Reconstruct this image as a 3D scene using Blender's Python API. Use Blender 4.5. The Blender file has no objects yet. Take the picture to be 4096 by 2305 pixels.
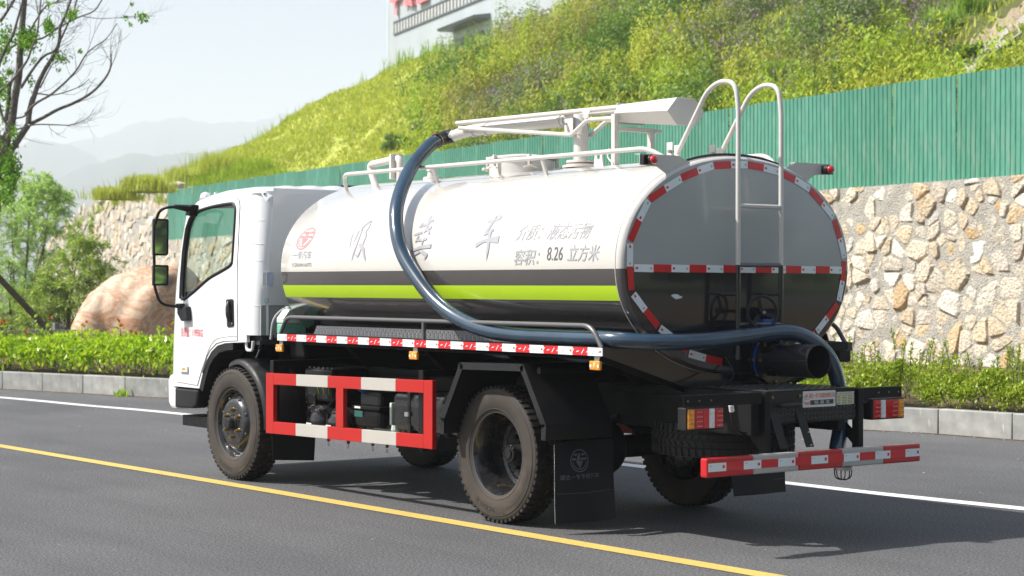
import bpy, bmesh, math, random
import numpy as np
from mathutils import Vector, Matrix
from mathutils.geometry import tessellate_polygon

random.seed(7)
RNG = np.random.default_rng(7)
PI = math.pi
sc = bpy.context.scene
COL = sc.collection

# ---------------------------------------------------------------- camera
CAM = Vector((-10.7166, 8.8125, 1.6715))
YAW, PITCH, ROLL = 0.6396, -0.0010, 0.0021
fw = Vector((math.cos(YAW) * math.cos(PITCH), -math.sin(YAW) * math.cos(PITCH), math.sin(PITCH)))
rt = Vector((-math.sin(YAW), -math.cos(YAW), 0))
up = rt.cross(fw)
rt, up = rt * math.cos(ROLL) + up * math.sin(ROLL), up * math.cos(ROLL) - rt * math.sin(ROLL)
cd = bpy.data.cameras.new('camera')
cd.sensor_width = 36.0
cd.lens = 7540.4 / 4096 * 36
cd.clip_start = 0.1
cd.clip_end = 20000
cd.dof.use_dof = True
cd.dof.focus_distance = 13.6
cd.dof.aperture_fstop = 4.0
cam = bpy.data.objects.new('camera', cd)
cam.matrix_world = Matrix(((rt.x, up.x, -fw.x, CAM.x), (rt.y, up.y, -fw.y, CAM.y), (rt.z, up.z, -fw.z, CAM.z), (0, 0, 0, 1)))
COL.objects.link(cam)
sc.camera = cam

# ---------------------------------------------------------------- sky and sun
SUN = Vector((0.48, 0.75, 1.0)).normalized()
elev = math.asin(SUN.z)
az = math.atan2(SUN.x, SUN.y)
w = bpy.data.worlds.new('World')
sc.world = w
w.use_nodes = True
nt = w.node_tree
nt.nodes.clear()
wo = nt.nodes.new('ShaderNodeOutputWorld')
bg = nt.nodes.new('ShaderNodeBackground')
sky = nt.nodes.new('ShaderNodeTexSky')
sky.sky_type = 'NISHITA'
sky.sun_disc = False
sky.sun_elevation = elev
sky.sun_rotation = az
sky.altitude = 300
sky.air_density = 1.0
sky.dust_density = 3.5
sky.ozone_density = 1.0
bg.inputs['Strength'].default_value = 0.095
nt.links.new(sky.outputs[0], bg.inputs[0])
nt.links.new(bg.outputs[0], wo.inputs[0])
sl = bpy.data.lights.new('sun', 'SUN')
sl.energy = 5.0
sl.angle = math.radians(0.55)
sl.color = (1.0, 0.965, 0.915)
sun = bpy.data.objects.new('sun', sl)
sun.rotation_euler = (-SUN).to_track_quat('-Z', 'Y').to_euler()
COL.objects.link(sun)
vs = sc.view_settings
vs.view_transform = 'Standard'
vs.look = 'None'
vs.exposure = 0.78
vs.gamma = 1.0
vs.use_curve_mapping = False
cy = sc.cycles
cy.use_denoising = True
cy.max_bounces = 8
cy.diffuse_bounces = 3
cy.glossy_bounces = 4
cy.transmission_bounces = 6
cy.transparent_max_bounces = 12
cy.volume_bounces = 1
cy.caustics_reflective = False
cy.caustics_refractive = False
cy.sample_clamp_indirect = 6.0

# ---------------------------------------------------------------- materials
def newmat(name):
    m = bpy.data.materials.new(name)
    m.use_nodes = True
    t = m.node_tree
    return m, t, t.nodes['Principled BSDF'], t.nodes['Material Output']

def noise(t, scale, detail=4, coord='Object', rough=0.55, stretch=None):
    tc = t.nodes.new('ShaderNodeTexCoord')
    n = t.nodes.new('ShaderNodeTexNoise')
    n.inputs['Scale'].default_value = scale
    n.inputs['Detail'].default_value = detail
    n.inputs['Roughness'].default_value = rough
    src = tc.outputs[coord]
    if stretch:
        mp = t.nodes.new('ShaderNodeMapping')
        mp.inputs['Scale'].default_value = stretch
        t.links.new(src, mp.inputs[0])
        src = mp.outputs[0]
    t.links.new(src, n.inputs['Vector'])
    return n

def ramp(t, fac, stops):
    r = t.nodes.new('ShaderNodeValToRGB')
    while len(r.color_ramp.elements) < len(stops):
        r.color_ramp.elements.new(0.5)
    for e, (p, c) in zip(r.color_ramp.elements, stops):
        e.position = p
        e.color = (*c, 1)
    t.links.new(fac, r.inputs[0])
    return r

def mixc(t, fac, a, b, mode='MIX'):
    m = t.nodes.new('ShaderNodeMix')
    m.data_type = 'RGBA'
    m.blend_type = mode
    for i, v in ((0, fac), (6, a), (7, b)):
        if isinstance(v, (int, float)):
            m.inputs[i].default_value = v
        elif isinstance(v, tuple):
            m.inputs[i].default_value = (*v, 1)
        else:
            t.links.new(v, m.inputs[i])
    return m.outputs[2]

def bumpn(t, h, strength, dist=0.02):
    b = t.nodes.new('ShaderNodeBump')
    b.inputs['Strength'].default_value = strength
    b.inputs['Distance'].default_value = dist
    t.links.new(h, b.inputs['Height'])
    return b

def M(name, col, rough=0.5, metal=0.0, coat=0.0, var=0.0, vscale=6.0, bump=0.0, bscale=60.0, dirt=None, dscale=3.0, damt=0.5, spec=0.5):
    m, t, p, o = newmat(name)
    p.inputs['Base Color'].default_value = (*col, 1)
    p.inputs['Roughness'].default_value = rough
    p.inputs['Metallic'].default_value = metal
    p.inputs['Specular IOR Level'].default_value = spec
    p.inputs['Coat Weight'].default_value = coat
    p.inputs['Coat Roughness'].default_value = 0.04
    c = None
    if var:
        n = noise(t, vscale, 6)
        c = ramp(t, n.outputs[0], [(0.3, tuple(x * (1 - var) for x in col)), (0.7, tuple(min(1, x * (1 + var)) for x in col))]).outputs[0]
    if dirt:
        n = noise(t, dscale, 8, rough=0.7)
        f = ramp(t, n.outputs[0], [(0.48, (0, 0, 0)), (0.75, (damt,) * 3)]).outputs[0]
        c = mixc(t, f, c if c else tuple(col), dirt)
        rr = ramp(t, n.outputs[0], [(0.45, (rough,) * 3), (0.75, (min(1, rough + 0.35),) * 3)]).outputs[0]
        t.links.new(rr, p.inputs['Roughness'])
    if c:
        t.links.new(c, p.inputs['Base Color'])
    if bump:
        n = noise(t, bscale, 3)
        t.links.new(bumpn(t, n.outputs[0], bump).outputs[0], p.inputs['Normal'])
    return m

def leafmat(name, cols, rough=0.45, trans=0.35, gloss=0.4):
    m, t, p, o = newmat(name)
    g = t.nodes.new('ShaderNodeNewGeometry')
    r = ramp(t, g.outputs['Random Per Island'], [(i / max(1, len(cols) - 1), c) for i, c in enumerate(cols)])
    p.inputs['Roughness'].default_value = rough
    p.inputs['Specular IOR Level'].default_value = gloss
    t.links.new(r.outputs[0], p.inputs['Base Color'])
    tr = t.nodes.new('ShaderNodeBsdfTranslucent')
    bc = mixc(t, 1.0, r.outputs[0], (1.25, 1.3, 0.55), 'MULTIPLY')
    t.links.new(bc, tr.inputs[0])
    mx = t.nodes.new('ShaderNodeMixShader')
    mx.inputs[0].default_value = trans
    t.links.new(p.outputs[0], mx.inputs[1])
    t.links.new(tr.outputs[0], mx.inputs[2])
    t.links.new(mx.outputs[0], o.inputs[0])
    return m

def glassmat(name, tint, refl=1.0):
    m, t, p, o = newmat(name)
    t.nodes.remove(p)
    tp = t.nodes.new('ShaderNodeBsdfTransparent')
    tp.inputs[0].default_value = (*tint, 1)
    gl = t.nodes.new('ShaderNodeBsdfGlossy')
    gl.inputs['Roughness'].default_value = 0.01
    lw = t.nodes.new('ShaderNodeLayerWeight')
    pw = t.nodes.new('ShaderNodeMath'); pw.operation = 'POWER'; pw.inputs[1].default_value = 4.0
    t.links.new(lw.outputs['Facing'], pw.inputs[0])
    lw.inputs[0].default_value = 0.5
    mu = t.nodes.new('ShaderNodeMath'); mu.operation = 'MULTIPLY_ADD'
    mu.inputs[1].default_value = 0.9 * refl; mu.inputs[2].default_value = 0.045 * refl
    t.links.new(pw.outputs[0], mu.inputs[0])
    mx = t.nodes.new('ShaderNodeMixShader')
    t.links.new(mu.outputs[0], mx.inputs[0])
    t.links.new(tp.outputs[0], mx.inputs[1])
    t.links.new(gl.outputs[0], mx.inputs[2])
    t.links.new(mx.outputs[0], o.inputs[0])
    return m

MAT = {}
def mk(key, *a, **k):
    MAT[key] = M(key, *a, **k)

mk('head_grey', (0.36, 0.375, 0.37), 0.3, coat=0.5, var=0.03, vscale=1.2)
mk('tank_paint', (0.56, 0.535, 0.49), 0.22, coat=1.0, var=0.025, vscale=1.2)
mk('tank_fitting', (0.56, 0.54, 0.505), 0.35, coat=0.25, var=0.05, vscale=5, dirt=(0.30, 0.19, 0.11), dscale=5, damt=0.18)
mk('head_dark', (0.020, 0.020, 0.022), 0.14, coat=0.9, var=0.06, vscale=1.5)
mk('dark_paint', (0.062, 0.056, 0.053), 0.14, coat=1.0, var=0.06, vscale=1.5)
mk('lime', (0.42, 0.62, 0.012), 0.38, coat=0.2, var=0.02)
mk('cab_white', (0.72, 0.725, 0.725), 0.22, coat=0.8)
mk('black_plastic', (0.010, 0.010, 0.011), 0.38, spec=0.35, var=0.15, dirt=(0.045, 0.04, 0.036), dscale=6, damt=0.25)
mk('chassis', (0.004, 0.004, 0.0045), 0.5, spec=0.25, var=0.2, dirt=(0.014, 0.013, 0.012), dscale=5, damt=0.35, bump=0.05, bscale=90)
mk('fender_grey', (0.009, 0.009, 0.0095), 0.42, spec=0.35, var=0.15, dirt=(0.035, 0.032, 0.03), dscale=7, damt=0.35)
mk('tyre', (0.046, 0.039, 0.033), 0.7, spec=0.3, var=0.18, vscale=8, dirt=(0.100, 0.080, 0.063), dscale=4, damt=0.5, bump=0.08, bscale=120)
mk('tyre_tread', (0.022, 0.020, 0.018), 0.8, spec=0.2, var=0.25, vscale=9, dirt=(0.11, 0.10, 0.09), dscale=12, damt=0.5)
mk('tyre_dark', (0.009, 0.009, 0.009), 0.75, var=0.2, vscale=9)
mk('tyre_mark', (0.045, 0.040, 0.036), 0.6)
mk('rim_black', (0.014, 0.014, 0.015), 0.2, coat=0.6, dirt=(0.10, 0.09, 0.08), dscale=9, damt=0.25)
mk('rim_lip', (0.10, 0.10, 0.10), 0.35, metal=0.6, dirt=(0.05, 0.045, 0.04), dscale=12)
mk('brass', (0.34, 0.26, 0.11), 0.33, metal=0.9, var=0.2, vscale=40)
mk('red_paint', (0.42, 0.008, 0.004), 0.38, coat=0.1, var=0.04, vscale=3)
mk('bumper_red', (0.46, 0.008, 0.011), 0.34, coat=0.3, var=0.05, vscale=3)
mk('rail_grey', (0.44, 0.415, 0.37), 0.38, coat=0.2, var=0.03)
mk('bumper_grey', (0.42, 0.40, 0.375), 0.38, coat=0.2, var=0.03)
mk('tape_red', (0.58, 0.010, 0.016), 0.3, coat=0.3, var=0.08, vscale=30)
mk('tape_white', (0.72, 0.77, 0.78), 0.3, coat=0.3, var=0.03, vscale=30)
mk('tape_print', (0.34, 0.36, 0.37), 0.5)
mk('lamp_amber', (0.80, 0.30, 0.012), 0.12, coat=1.0, var=0.3, vscale=60)
mk('lamp_red', (0.55, 0.008, 0.010), 0.1, coat=1.0, var=0.35, vscale=50)
mk('lamp_clear', (0.78, 0.78, 0.78), 0.15, coat=1.0, var=0.2, vscale=80)
mk('chrome', (0.70, 0.70, 0.70), 0.15, metal=1.0)
mk('steel', (0.36, 0.36, 0.36), 0.35, metal=0.8, var=0.1)
mk('rail_dark', (0.13, 0.125, 0.125), 0.3, metal=0.25, coat=0.4)
mk('flap_rubber', (0.008, 0.0085, 0.010), 0.45, spec=0.3, var=0.2, vscale=8, dirt=(0.05, 0.05, 0.05), dscale=11, damt=0.25)
mk('flap_print', (0.12, 0.125, 0.145), 0.6)
mk('letter_grey', (0.34, 0.34, 0.36), 0.2, coat=0.8)
mk('letter_pale', (0.38, 0.38, 0.40), 0.2, coat=0.8)
mk('letter_dark', (0.10, 0.10, 0.105), 0.25, coat=0.8)
mk('letter_red', (0.62, 0.03, 0.06), 0.35)
mk('logo_red', (0.68, 0.22, 0.22), 0.3, coat=0.5)
mk('plate_cream', (0.62, 0.62, 0.56), 0.4)
mk('plate_yellow', (0.55, 0.55, 0.34), 0.4, var=0.08, vscale=60)
mk('ink', (0.03, 0.03, 0.035), 0.5)
mk('valve_blue', (0.01, 0.09, 0.45), 0.3, coat=0.4)
mk('bottle', (0.52, 0.62, 0.55), 0.25, var=0.12, vscale=9)
mk('coolant', (0.16, 0.42, 0.30), 0.2, coat=0.5, var=0.2, vscale=12)
mk('label_white', (0.75, 0.75, 0.74), 0.5, var=0.05, vscale=50)
mk('label_green', (0.10, 0.45, 0.36), 0.5, var=0.1, vscale=40)
mk('label_blue', (0.46, 0.52, 0.64), 0.5, var=0.15, vscale=60)
mk('seat_fabric', (0.035, 0.035, 0.038), 0.85, bump=0.2, bscale=150)
mk('dash', (0.03, 0.03, 0.032), 0.6)
mk('trim_grey', (0.30, 0.30, 0.30), 0.7)
mk('rust', (0.22, 0.10, 0.05), 0.7, var=0.3, vscale=20)
mk('scuff', (0.62, 0.62, 0.62), 0.6)
MAT['glass'] = glassmat('glass', (0.90, 0.95, 0.925), 0.5)
MAT['glass_band'] = glassmat('glass_band', (0.42, 0.82, 0.72), 1.0)
MAT['mirror'] = M('mirror', (0.82, 0.84, 0.84), 0.02, metal=1.0)

def hose_material():
    m, t, p, o = newmat('hose_blue')
    n = noise(t, 3.0, 5)
    c = ramp(t, n.outputs[0], [(0.3, (0.010, 0.030, 0.055)), (0.7, (0.020, 0.055, 0.095))])
    t.links.new(c.outputs[0], p.inputs['Base Color'])
    p.inputs['Roughness'].default_value = 0.2
    p.inputs['Coat Weight'].default_value = 1.0
    p.inputs['Coat Roughness'].default_value = 0.10
    p.inputs['Specular IOR Level'].default_value = 0.5
    return m
MAT['hose'] = hose_material()

def checker_plate():
    m, t, p, o = newmat('checker_plate')
    p.inputs['Base Color'].default_value = (0.085, 0.085, 0.088, 1)
    p.inputs['Metallic'].default_value = 0.35
    p.inputs['Roughness'].default_value = 0.32
    return m
MAT['checker'] = checker_plate()

# ---------------------------------------------------------------- mesh helpers
class MB:
    def __init__(s):
        s.v, s.f, s.m = [], [], []
        s.mi = 0
    def add(s, vs, fs):
        b = len(s.v)
        s.v += [tuple(x) for x in vs]
        for f in fs:
            s.f.append([b + i for i in f])
            s.m.append(s.mi)
        return s
    def box(s, x0, x1, y0, y1, z0, z1):
        if x0 > x1: x0, x1 = x1, x0
        if y0 > y1: y0, y1 = y1, y0
        if z0 > z1: z0, z1 = z1, z0
        v = [(x0, y0, z0), (x1, y0, z0), (x1, y1, z0), (x0, y1, z0), (x0, y0, z1), (x1, y0, z1), (x1, y1, z1), (x0, y1, z1)]
        return s.add(v, [(3, 2, 1, 0), (4, 5, 6, 7), (0, 1, 5, 4), (1, 2, 6, 5), (2, 3, 7, 6), (3, 0, 4, 7)])
    def bar(s, p0, p1, a, b, upv=(0, 0, 1)):
        p0, p1 = Vector(p0), Vector(p1)
        d = (p1 - p0).normalized()
        u = Vector(upv)
        if abs(d.dot(u)) > 0.98: u = Vector((1, 0, 0))
        x = d.cross(u).normalized() * a / 2
        y = x.cross(d).normalized() * b / 2
        v = [p + sx * x + sy * y for p in (p0, p1) for sx, sy in ((-1, -1), (1, -1), (1, 1), (-1, 1))]
        return s.add(v, [(0, 1, 2, 3), (7, 6, 5, 4), (0, 4, 5, 1), (1, 5, 6, 2), (2, 6, 7, 3), (3, 7, 4, 0)])
    def hexa(s, v):   # 8 corners: 0-3 one face, 4-7 the opposite
        return s.add(v, [(3, 2, 1, 0), (4, 5, 6, 7), (0, 1, 5, 4), (1, 2, 6, 5), (2, 3, 7, 6), (3, 0, 4, 7)])
    def prism(s, pts, axis, a0, a1):   # polygon (2D) extruded along axis
        def P(p, a):
            return {0: (a, p[0], p[1]), 1: (p[0], a, p[1]), 2: (p[0], p[1], a)}[axis]
        n = len(pts)
        v = [P(p, a0) for p in pts] + [P(p, a1) for p in pts]
        return s.add(v, [list(range(n))[::-1], list(range(n, 2 * n))] + [(i, (i + 1) % n, n + (i + 1) % n, n + i) for i in range(n)])
    def tube(s, path, r, n=10, cap=True, closed=False):
        P = [Vector(p) for p in path]
        R = r if isinstance(r, (list, tuple, np.ndarray)) else [r] * len(P)
        k = len(P)
        T = []
        for i in range(k):
            a = P[(i - 1) % k] if closed or i else P[0]
            b = P[(i + 1) % k] if closed or i < k - 1 else P[-1]
            T.append((b - a).normalized() if (b - a).length > 1e-9 else Vector((0, 0, 1)))
        u = T[0].orthogonal().normalized()
        vs = []
        for i in range(k):
            u = (u - T[i] * u.dot(T[i])).normalized()
            w_ = T[i].cross(u)
            for j in range(n):
                a = 2 * PI * j / n
                vs.append(P[i] + (u * math.cos(a) + w_ * math.sin(a)) * R[i])
        fs = []
        for i in range(k if closed else k - 1):
            i2 = (i + 1) % k
            for j in range(n):
                j2 = (j + 1) % n
                fs.append((i * n + j, i * n + j2, i2 * n + j2, i2 * n + j))
        if cap and not closed:
            fs.append(tuple(range(n))[::-1])
            fs.append(tuple((k - 1) * n + j for j in range(n)))
        return s.add(vs, fs)
    def cyl(s, p0, p1, r0, r1=None, n=16):
        return s.tube([p0, p1], [r0, r0 if r1 is None else r1], n)
    def lathe(s, prof, n=32, axis='y', org=(0, 0, 0), a0=0.0, a1=2 * PI):
        full = abs(a1 - a0 - 2 * PI) < 1e-6
        k = n if full else n + 1
        vs = []
        for (r, h) in prof:
            for j in range(k):
                a = a0 + (a1 - a0) * j / n
                c, q = r * math.cos(a), r * math.sin(a)
                p = {'y': (c, h, q), 'z': (c, q, h), 'x': (h, c, q)}[axis]
                vs.append((p[0] + org[0], p[1] + org[1], p[2] + org[2]))
        fs = []
        for i in range(len(prof) - 1):
            for j in range(n):
                j2 = (j + 1) % k if full else j + 1
                fs.append((i * k + j, i * k + j2, (i + 1) * k + j2, (i + 1) * k + j))
        return s.add(vs, fs)
    def grid(s, fn, nu, nv):
        vs = [fn(i / nu, j / nv) for i in range(nu + 1) for j in range(nv + 1)]
        return s.add(vs, [(i * (nv + 1) + j, (i + 1) * (nv + 1) + j, (i + 1) * (nv + 1) + j + 1, i * (nv + 1) + j + 1) for i in range(nu) for j in range(nv)])
    def ball(s, c, rx, ry=None, rz=None, n=12, m=8):
        ry, rz = ry or rx, rz or rx
        prof = [(math.sin(PI * i / m), -math.cos(PI * i / m)) for i in range(m + 1)]
        b = len(s.v)
        s.lathe(prof, n, 'z')
        for i in range(b, len(s.v)):
            x, y, z = s.v[i]
            s.v[i] = (c[0] + x * rx, c[1] + y * ry, c[2] + z * rz)
        return s
    def disc(s, c, r, axis='y', n=16):
        vs = []
        for j in range(n):
            a = 2 * PI * j / n
            p = {'y': (math.cos(a) * r, 0, math.sin(a) * r), 'x': (0, math.cos(a) * r, math.sin(a) * r), 'z': (math.cos(a) * r, math.sin(a) * r, 0)}[axis]
            vs.append((c[0] + p[0], c[1] + p[1], c[2] + p[2]))
        return s.add(vs, [tuple(range(n))])
    def xf(s, fn):
        s.v = [tuple(fn(p)) for p in s.v]
        return s
    def build(s, name, mat, parent=None, smooth=35, bevel=0.0, seg=2, local=False, fix=True):
        me = bpy.data.meshes.new(name)
        me.from_pydata(s.v, [], s.f)
        mats = mat if isinstance(mat, (list, tuple)) else [mat]
        for q in mats:
            me.materials.append(MAT[q] if isinstance(q, str) else q)
        if len(mats) > 1:
            me.polygons.foreach_set('material_index', s.m)
        if fix:
            b = bmesh.new(); b.from_mesh(me)
            bmesh.ops.remove_doubles(b, verts=b.verts, dist=1e-6)
            bmesh.ops.recalc_face_normals(b, faces=b.faces)
            b.to_mesh(me); b.free()
        if smooth:
            me.polygons.foreach_set('use_smooth', [True] * len(me.polygons))
            me.set_sharp_from_angle(angle=math.radians(smooth))
        me.update()
        return link(name, me, parent, bevel, seg, local)

def link(name, me, parent=None, bevel=0.0, seg=2, local=False):
    o = bpy.data.objects.new(name, me)
    COL.objects.link(o)
    if parent is not None:
        o.parent = parent
        if parent.type == 'EMPTY' and not local:
            o.matrix_parent_inverse = Matrix.Translation(-parent.location)
    if bevel:
        bm = o.modifiers.new('bevel', 'BEVEL')
        bm.width = bevel
        bm.segments = seg
        bm.limit_method = 'ANGLE'
        bm.angle_limit = math.radians(40)
    return o

def thing(name, label, cat, loc=(0, 0, 0), group=None):
    o = bpy.data.objects.new(name, None)
    o.empty_display_size = 0.1
    o.location = loc
    COL.objects.link(o)
    return tag(o, label, cat, group)

def tag(o, label=None, cat=None, group=None, kind=None):
    if label: o['label'] = label
    if cat: o['category'] = cat
    if group: o['group'] = group
    if kind: o['kind'] = kind
    return o

def sub(name, parent, loc=(0, 0, 0), rz=0.0):   # an Empty that holds a part's own pieces
    o = bpy.data.objects.new(name, None)
    o.empty_display_size = 0.1
    o.parent = parent
    o.location = loc
    o.rotation_euler = (0, 0, rz)
    COL.objects.link(o)
    return o

def copy_tree(o, parent):
    c = o.copy()
    COL.objects.link(c)
    c.parent = parent
    for ch in list(o.children):
        copy_tree(ch, c)
    return c

def npmesh(name, V, F, mat, parent=None, smooth=False, mats=None, midx=None):
    me = bpy.data.meshes.new(name)
    V = np.asarray(V, np.float32)
    F = np.asarray(F, np.int32)
    k = F.shape[1]
    me.vertices.add(len(V)); me.vertices.foreach_set('co', V.ravel())
    me.loops.add(F.size); me.loops.foreach_set('vertex_index', F.ravel())
    me.polygons.add(len(F))
    me.polygons.foreach_set('loop_start', np.arange(0, F.size, k, dtype=np.int32))
    for q in (mats or [mat]):
        me.materials.append(MAT[q] if isinstance(q, str) else q)
    if midx is not None:
        me.polygons.foreach_set('material_index', np.asarray(midx, np.int32))
    if smooth:
        me.polygons.foreach_set('use_smooth', np.ones(len(F), bool))
    me.update(calc_edges=True)
    me.validate()
    return link(name, me, parent)

def unit(a):
    return a / np.maximum(np.linalg.norm(a, axis=1, keepdims=True), 1e-9)

def leaf_quads(C, D, N, L, W):
    """C centres, D long axis, N normal, L length, W width -> rhombic leaves folded a little along the midrib"""
    S = unit(np.cross(D, N))
    L = np.broadcast_to(L, (len(C),))[:, None]; W = np.broadcast_to(W, (len(C),))[:, None]
    a = C - D * L * 0.5
    b = C + S * W * 0.5 + N * W * 0.12 - D * L * 0.05
    c = C + D * L * 0.5 - N * L * 0.08
    d = C - S * W * 0.5 + N * W * 0.12 - D * L * 0.05
    V = np.stack([a, b, c, d], 1).reshape(-1, 3)
    return V, np.arange(len(V)).reshape(-1, 4)

def rnd_unit(n, zb=0.0):
    v = RNG.normal(size=(n, 3))
    v[:, 2] += zb
    return unit(v)

def blades(P, H, Wd, lean, bend=0.5):
    n = len(P)
    a = RNG.uniform(0, 2 * PI, n)
    side = np.stack([np.cos(a), np.sin(a), 0 * a], 1)
    ld = np.stack([np.cos(a + 1.57 + RNG.normal(0, .5, n)), np.sin(a + 1.57 + RNG.normal(0, .5, n)), 0 * a], 1)
    H = np.broadcast_to(H, (n,))[:, None]; Wd = np.broadcast_to(Wd, (n,))[:, None]
    le = RNG.uniform(0.1, 1, (n, 1)) * lean
    upz = np.array([0, 0, 1.0])
    m = P + upz * H * 0.55 + ld * H * le * 0.35
    t = P + upz * H * (1 - bend * 0.25 * le) + ld * H * le
    V = np.stack([P - side * Wd * .5, P + side * Wd * .5, m + side * Wd * .4, m - side * Wd * .4, t], 1)
    b = (np.arange(n) * 5)[:, None]
    Q = np.concatenate([b + np.array([0, 1, 2]), b + np.array([0, 2, 3]), b + np.array([3, 2, 4])], 1).reshape(-1, 3)
    return V.reshape(-1, 3), Q

_txt = {}
def text_geo(body, size=1.0, shear=0.0, bold=0.0, res=3):
    key = (body, size, shear, bold)
    if key in _txt: return _txt[key]
    cu = bpy.data.curves.new('txt', 'FONT')
    cu.body = body; cu.size = size; cu.shear = shear; cu.offset = bold; cu.resolution_u = res
    ob = bpy.data.objects.new('txt', cu)
    COL.objects.link(ob)
    dg = bpy.context.evaluated_depsgraph_get()
    ev = ob.evaluated_get(dg)
    me = ev.to_mesh()
    v = np.array([x.co[:] for x in me.vertices]) if len(me.vertices) else np.zeros((0, 3))
    f = [tuple(p.vertices) for p in me.polygons]
    ev.to_mesh_clear()
    bpy.data.objects.remove(ob); bpy.data.curves.remove(cu)
    _txt[key] = (v, f)
    return v, f

def text_on(mb, body, fn, x0, x1, z0, z1, shear=0.0, bold=0.0, slices=0):
    """lay text into the box x0..x1 (reading direction) by z0..z1 and map it with fn(s, h)"""
    v, f = text_geo(body, 1.0, shear, bold)
    if not len(v): return
    lo, hi = v.min(0), v.max(0)
    s = x0 + (v[:, 0] - lo[0]) / max(1e-6, hi[0] - lo[0]) * (x1 - x0)
    h = z0 + (v[:, 1] - lo[1]) / max(1e-6, hi[1] - lo[1]) * (z1 - z0)
    if slices:
        b = bmesh.new()
        bv = [b.verts.new((a, 0, c)) for a, c in zip(s, h)]
        for q in f:
            try: b.faces.new([bv[i] for i in q])
            except ValueError: pass
        for i in range(1, slices):
            zz = z0 + (z1 - z0) * i / slices
            bmesh.ops.bisect_plane(b, geom=b.verts[:] + b.edges[:] + b.faces[:], plane_co=(0, 0, zz), plane_no=(0, 0, 1))
        b.verts.index_update()
        mb.add([fn(q.co.x, q.co.z) for q in b.verts], [[q.index for q in fc.verts] for fc in b.faces])
        b.free()
    else:
        mb.add([fn(a, c) for a, c in zip(s, h)], f)

def panel(mb, loops, fn, th, cuts=()):
    """filled 2D outline with holes, mapped by fn(a, b, depth) and given thickness"""
    flat = [p for l in loops for p in l]
    tri = tessellate_polygon([[Vector((p[0], p[1], 0)) for p in l] for l in loops])
    b = bmesh.new()
    bv = [b.verts.new((p[0], p[1], 0)) for p in flat]
    for t_ in tri:
        try: b.faces.new([bv[i] for i in t_])
        except ValueError: pass
    for c in cuts:
        bmesh.ops.bisect_plane(b, geom=b.verts[:] + b.edges[:] + b.faces[:], plane_co=(0, c, 0), plane_no=(0, 1, 0))
    b.verts.index_update()
    n = len(b.verts)
    V = [fn(q.co.x, q.co.y, 0) for q in b.verts] + [fn(q.co.x, q.co.y, th) for q in b.verts]
    F = []
    for fc in b.faces:
        ix = [q.index for q in fc.verts]
        F.append(ix); F.append([i + n for i in ix[::-1]])
    for e in b.edges:
        if len(e.link_faces) == 1:
            i, j = e.verts[0].index, e.verts[1].index
            F.append((i, j, j + n, i + n))
    b.free()
    mb.add(V, F)

def smooth_path(pts, n=8):
    """Catmull-Rom through the points"""
    P = [Vector(p) for p in pts]
    P = [P[0] * 2 - P[1]] + P + [P[-1] * 2 - P[-2]]
    out = []
    for i in range(1, len(P) - 2):
        a, b, c, d = P[i - 1], P[i], P[i + 1], P[i + 2]
        for k in range(n):
            t = k / n
            out.append(0.5 * ((2 * b) + (c - a) * t + (2 * a - 5 * b + 4 * c - d) * t * t + (3 * b - a - 3 * c + d) * t ** 3))
    out.append(P[-2])
    return out

def bend_path(pts, r=0.06, n=5):
    """polyline with its corners rounded"""
    P = [Vector(p) for p in pts]
    out = [P[0]]
    for i in range(1, len(P) - 1):
        a, b, c = P[i - 1], P[i], P[i + 1]
        ra = min(r, (a - b).length * 0.49, (c - b).length * 0.49)
        p0 = b + (a - b).normalized() * ra
        p1 = b + (c - b).normalized() * ra
        for k in range(n + 1):
            t = k / n
            out.append(p0 * (1 - t) ** 2 + b * 2 * t * (1 - t) + p1 * t * t)
    out.append(P[-1])
    return out

# ================================================================ SETTING
def at(u, v, d):   # a point at distance d on the line of sight of photo pixel (u, v): used to lay out far things at their own distances
    return CAM + (fw + rt * ((u - 2048) / 7540.4) - up * ((v - 1152.5) / 7540.4)) * d

def asphalt():
    m, t, p, o = newmat('asphalt')
    f = noise(t, 60, 6, rough=0.8)
    g = noise(t, 0.35, 5)
    h = noise(t, 2.2, 6, stretch=(0.12, 1.0, 1.0))
    c = ramp(t, g.outputs[0], [(0.3, (0.080, 0.080, 0.083)), (0.7, (0.116, 0.116, 0.118))]).outputs[0]
    sp = ramp(t, f.outputs[0], [(0.36, (0.05, 0.05, 0.06)), (0.5, (0.95, 0.95, 0.95)), (0.64, (2.4, 2.4, 2.36))]).outputs[0]
    c = mixc(t, 0.85, c, sp, 'MULTIPLY')
    st = ramp(t, h.outputs[0], [(0.45, (1, 1, 1)), (0.66, (0.86, 0.86, 0.87))]).outputs[0]
    c = mixc(t, 0.8, c, st, 'MULTIPLY')
    v = t.nodes.new('ShaderNodeTexVoronoi')
    tc = t.nodes.new('ShaderNodeTexCoord')
    v.inputs['Scale'].default_value = 7
    t.links.new(tc.outputs['Object'], v.inputs['Vector'])
    ch = ramp(t, v.outputs['Distance'], [(0.0, (0.9, 0.9, 0.9)), (0.045, (0.9, 0.9, 0.9)), (0.06, (0, 0, 0))]).outputs[0]
    n2 = noise(t, 3.1, 2)
    gate = ramp(t, n2.outputs[0], [(0.52, (0, 0, 0)), (0.58, (1.0, 1.0, 1.0))]).outputs[0]
    ch = mixc(t, 1.0, ch, gate, 'MULTIPLY')
    c = mixc(t, ch, c, (0.42, 0.41, 0.38))
    t.links.new(c, p.inputs['Base Color'])
    p.inputs['Roughness'].default_value = 0.82
    p.inputs['Specular IOR Level'].default_value = 0.3
    t.links.new(bumpn(t, f.outputs[0], 0.8, 0.012).outputs[0], p.inputs['Normal'])
    return m
MAT['asphalt'] = asphalt()

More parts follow.
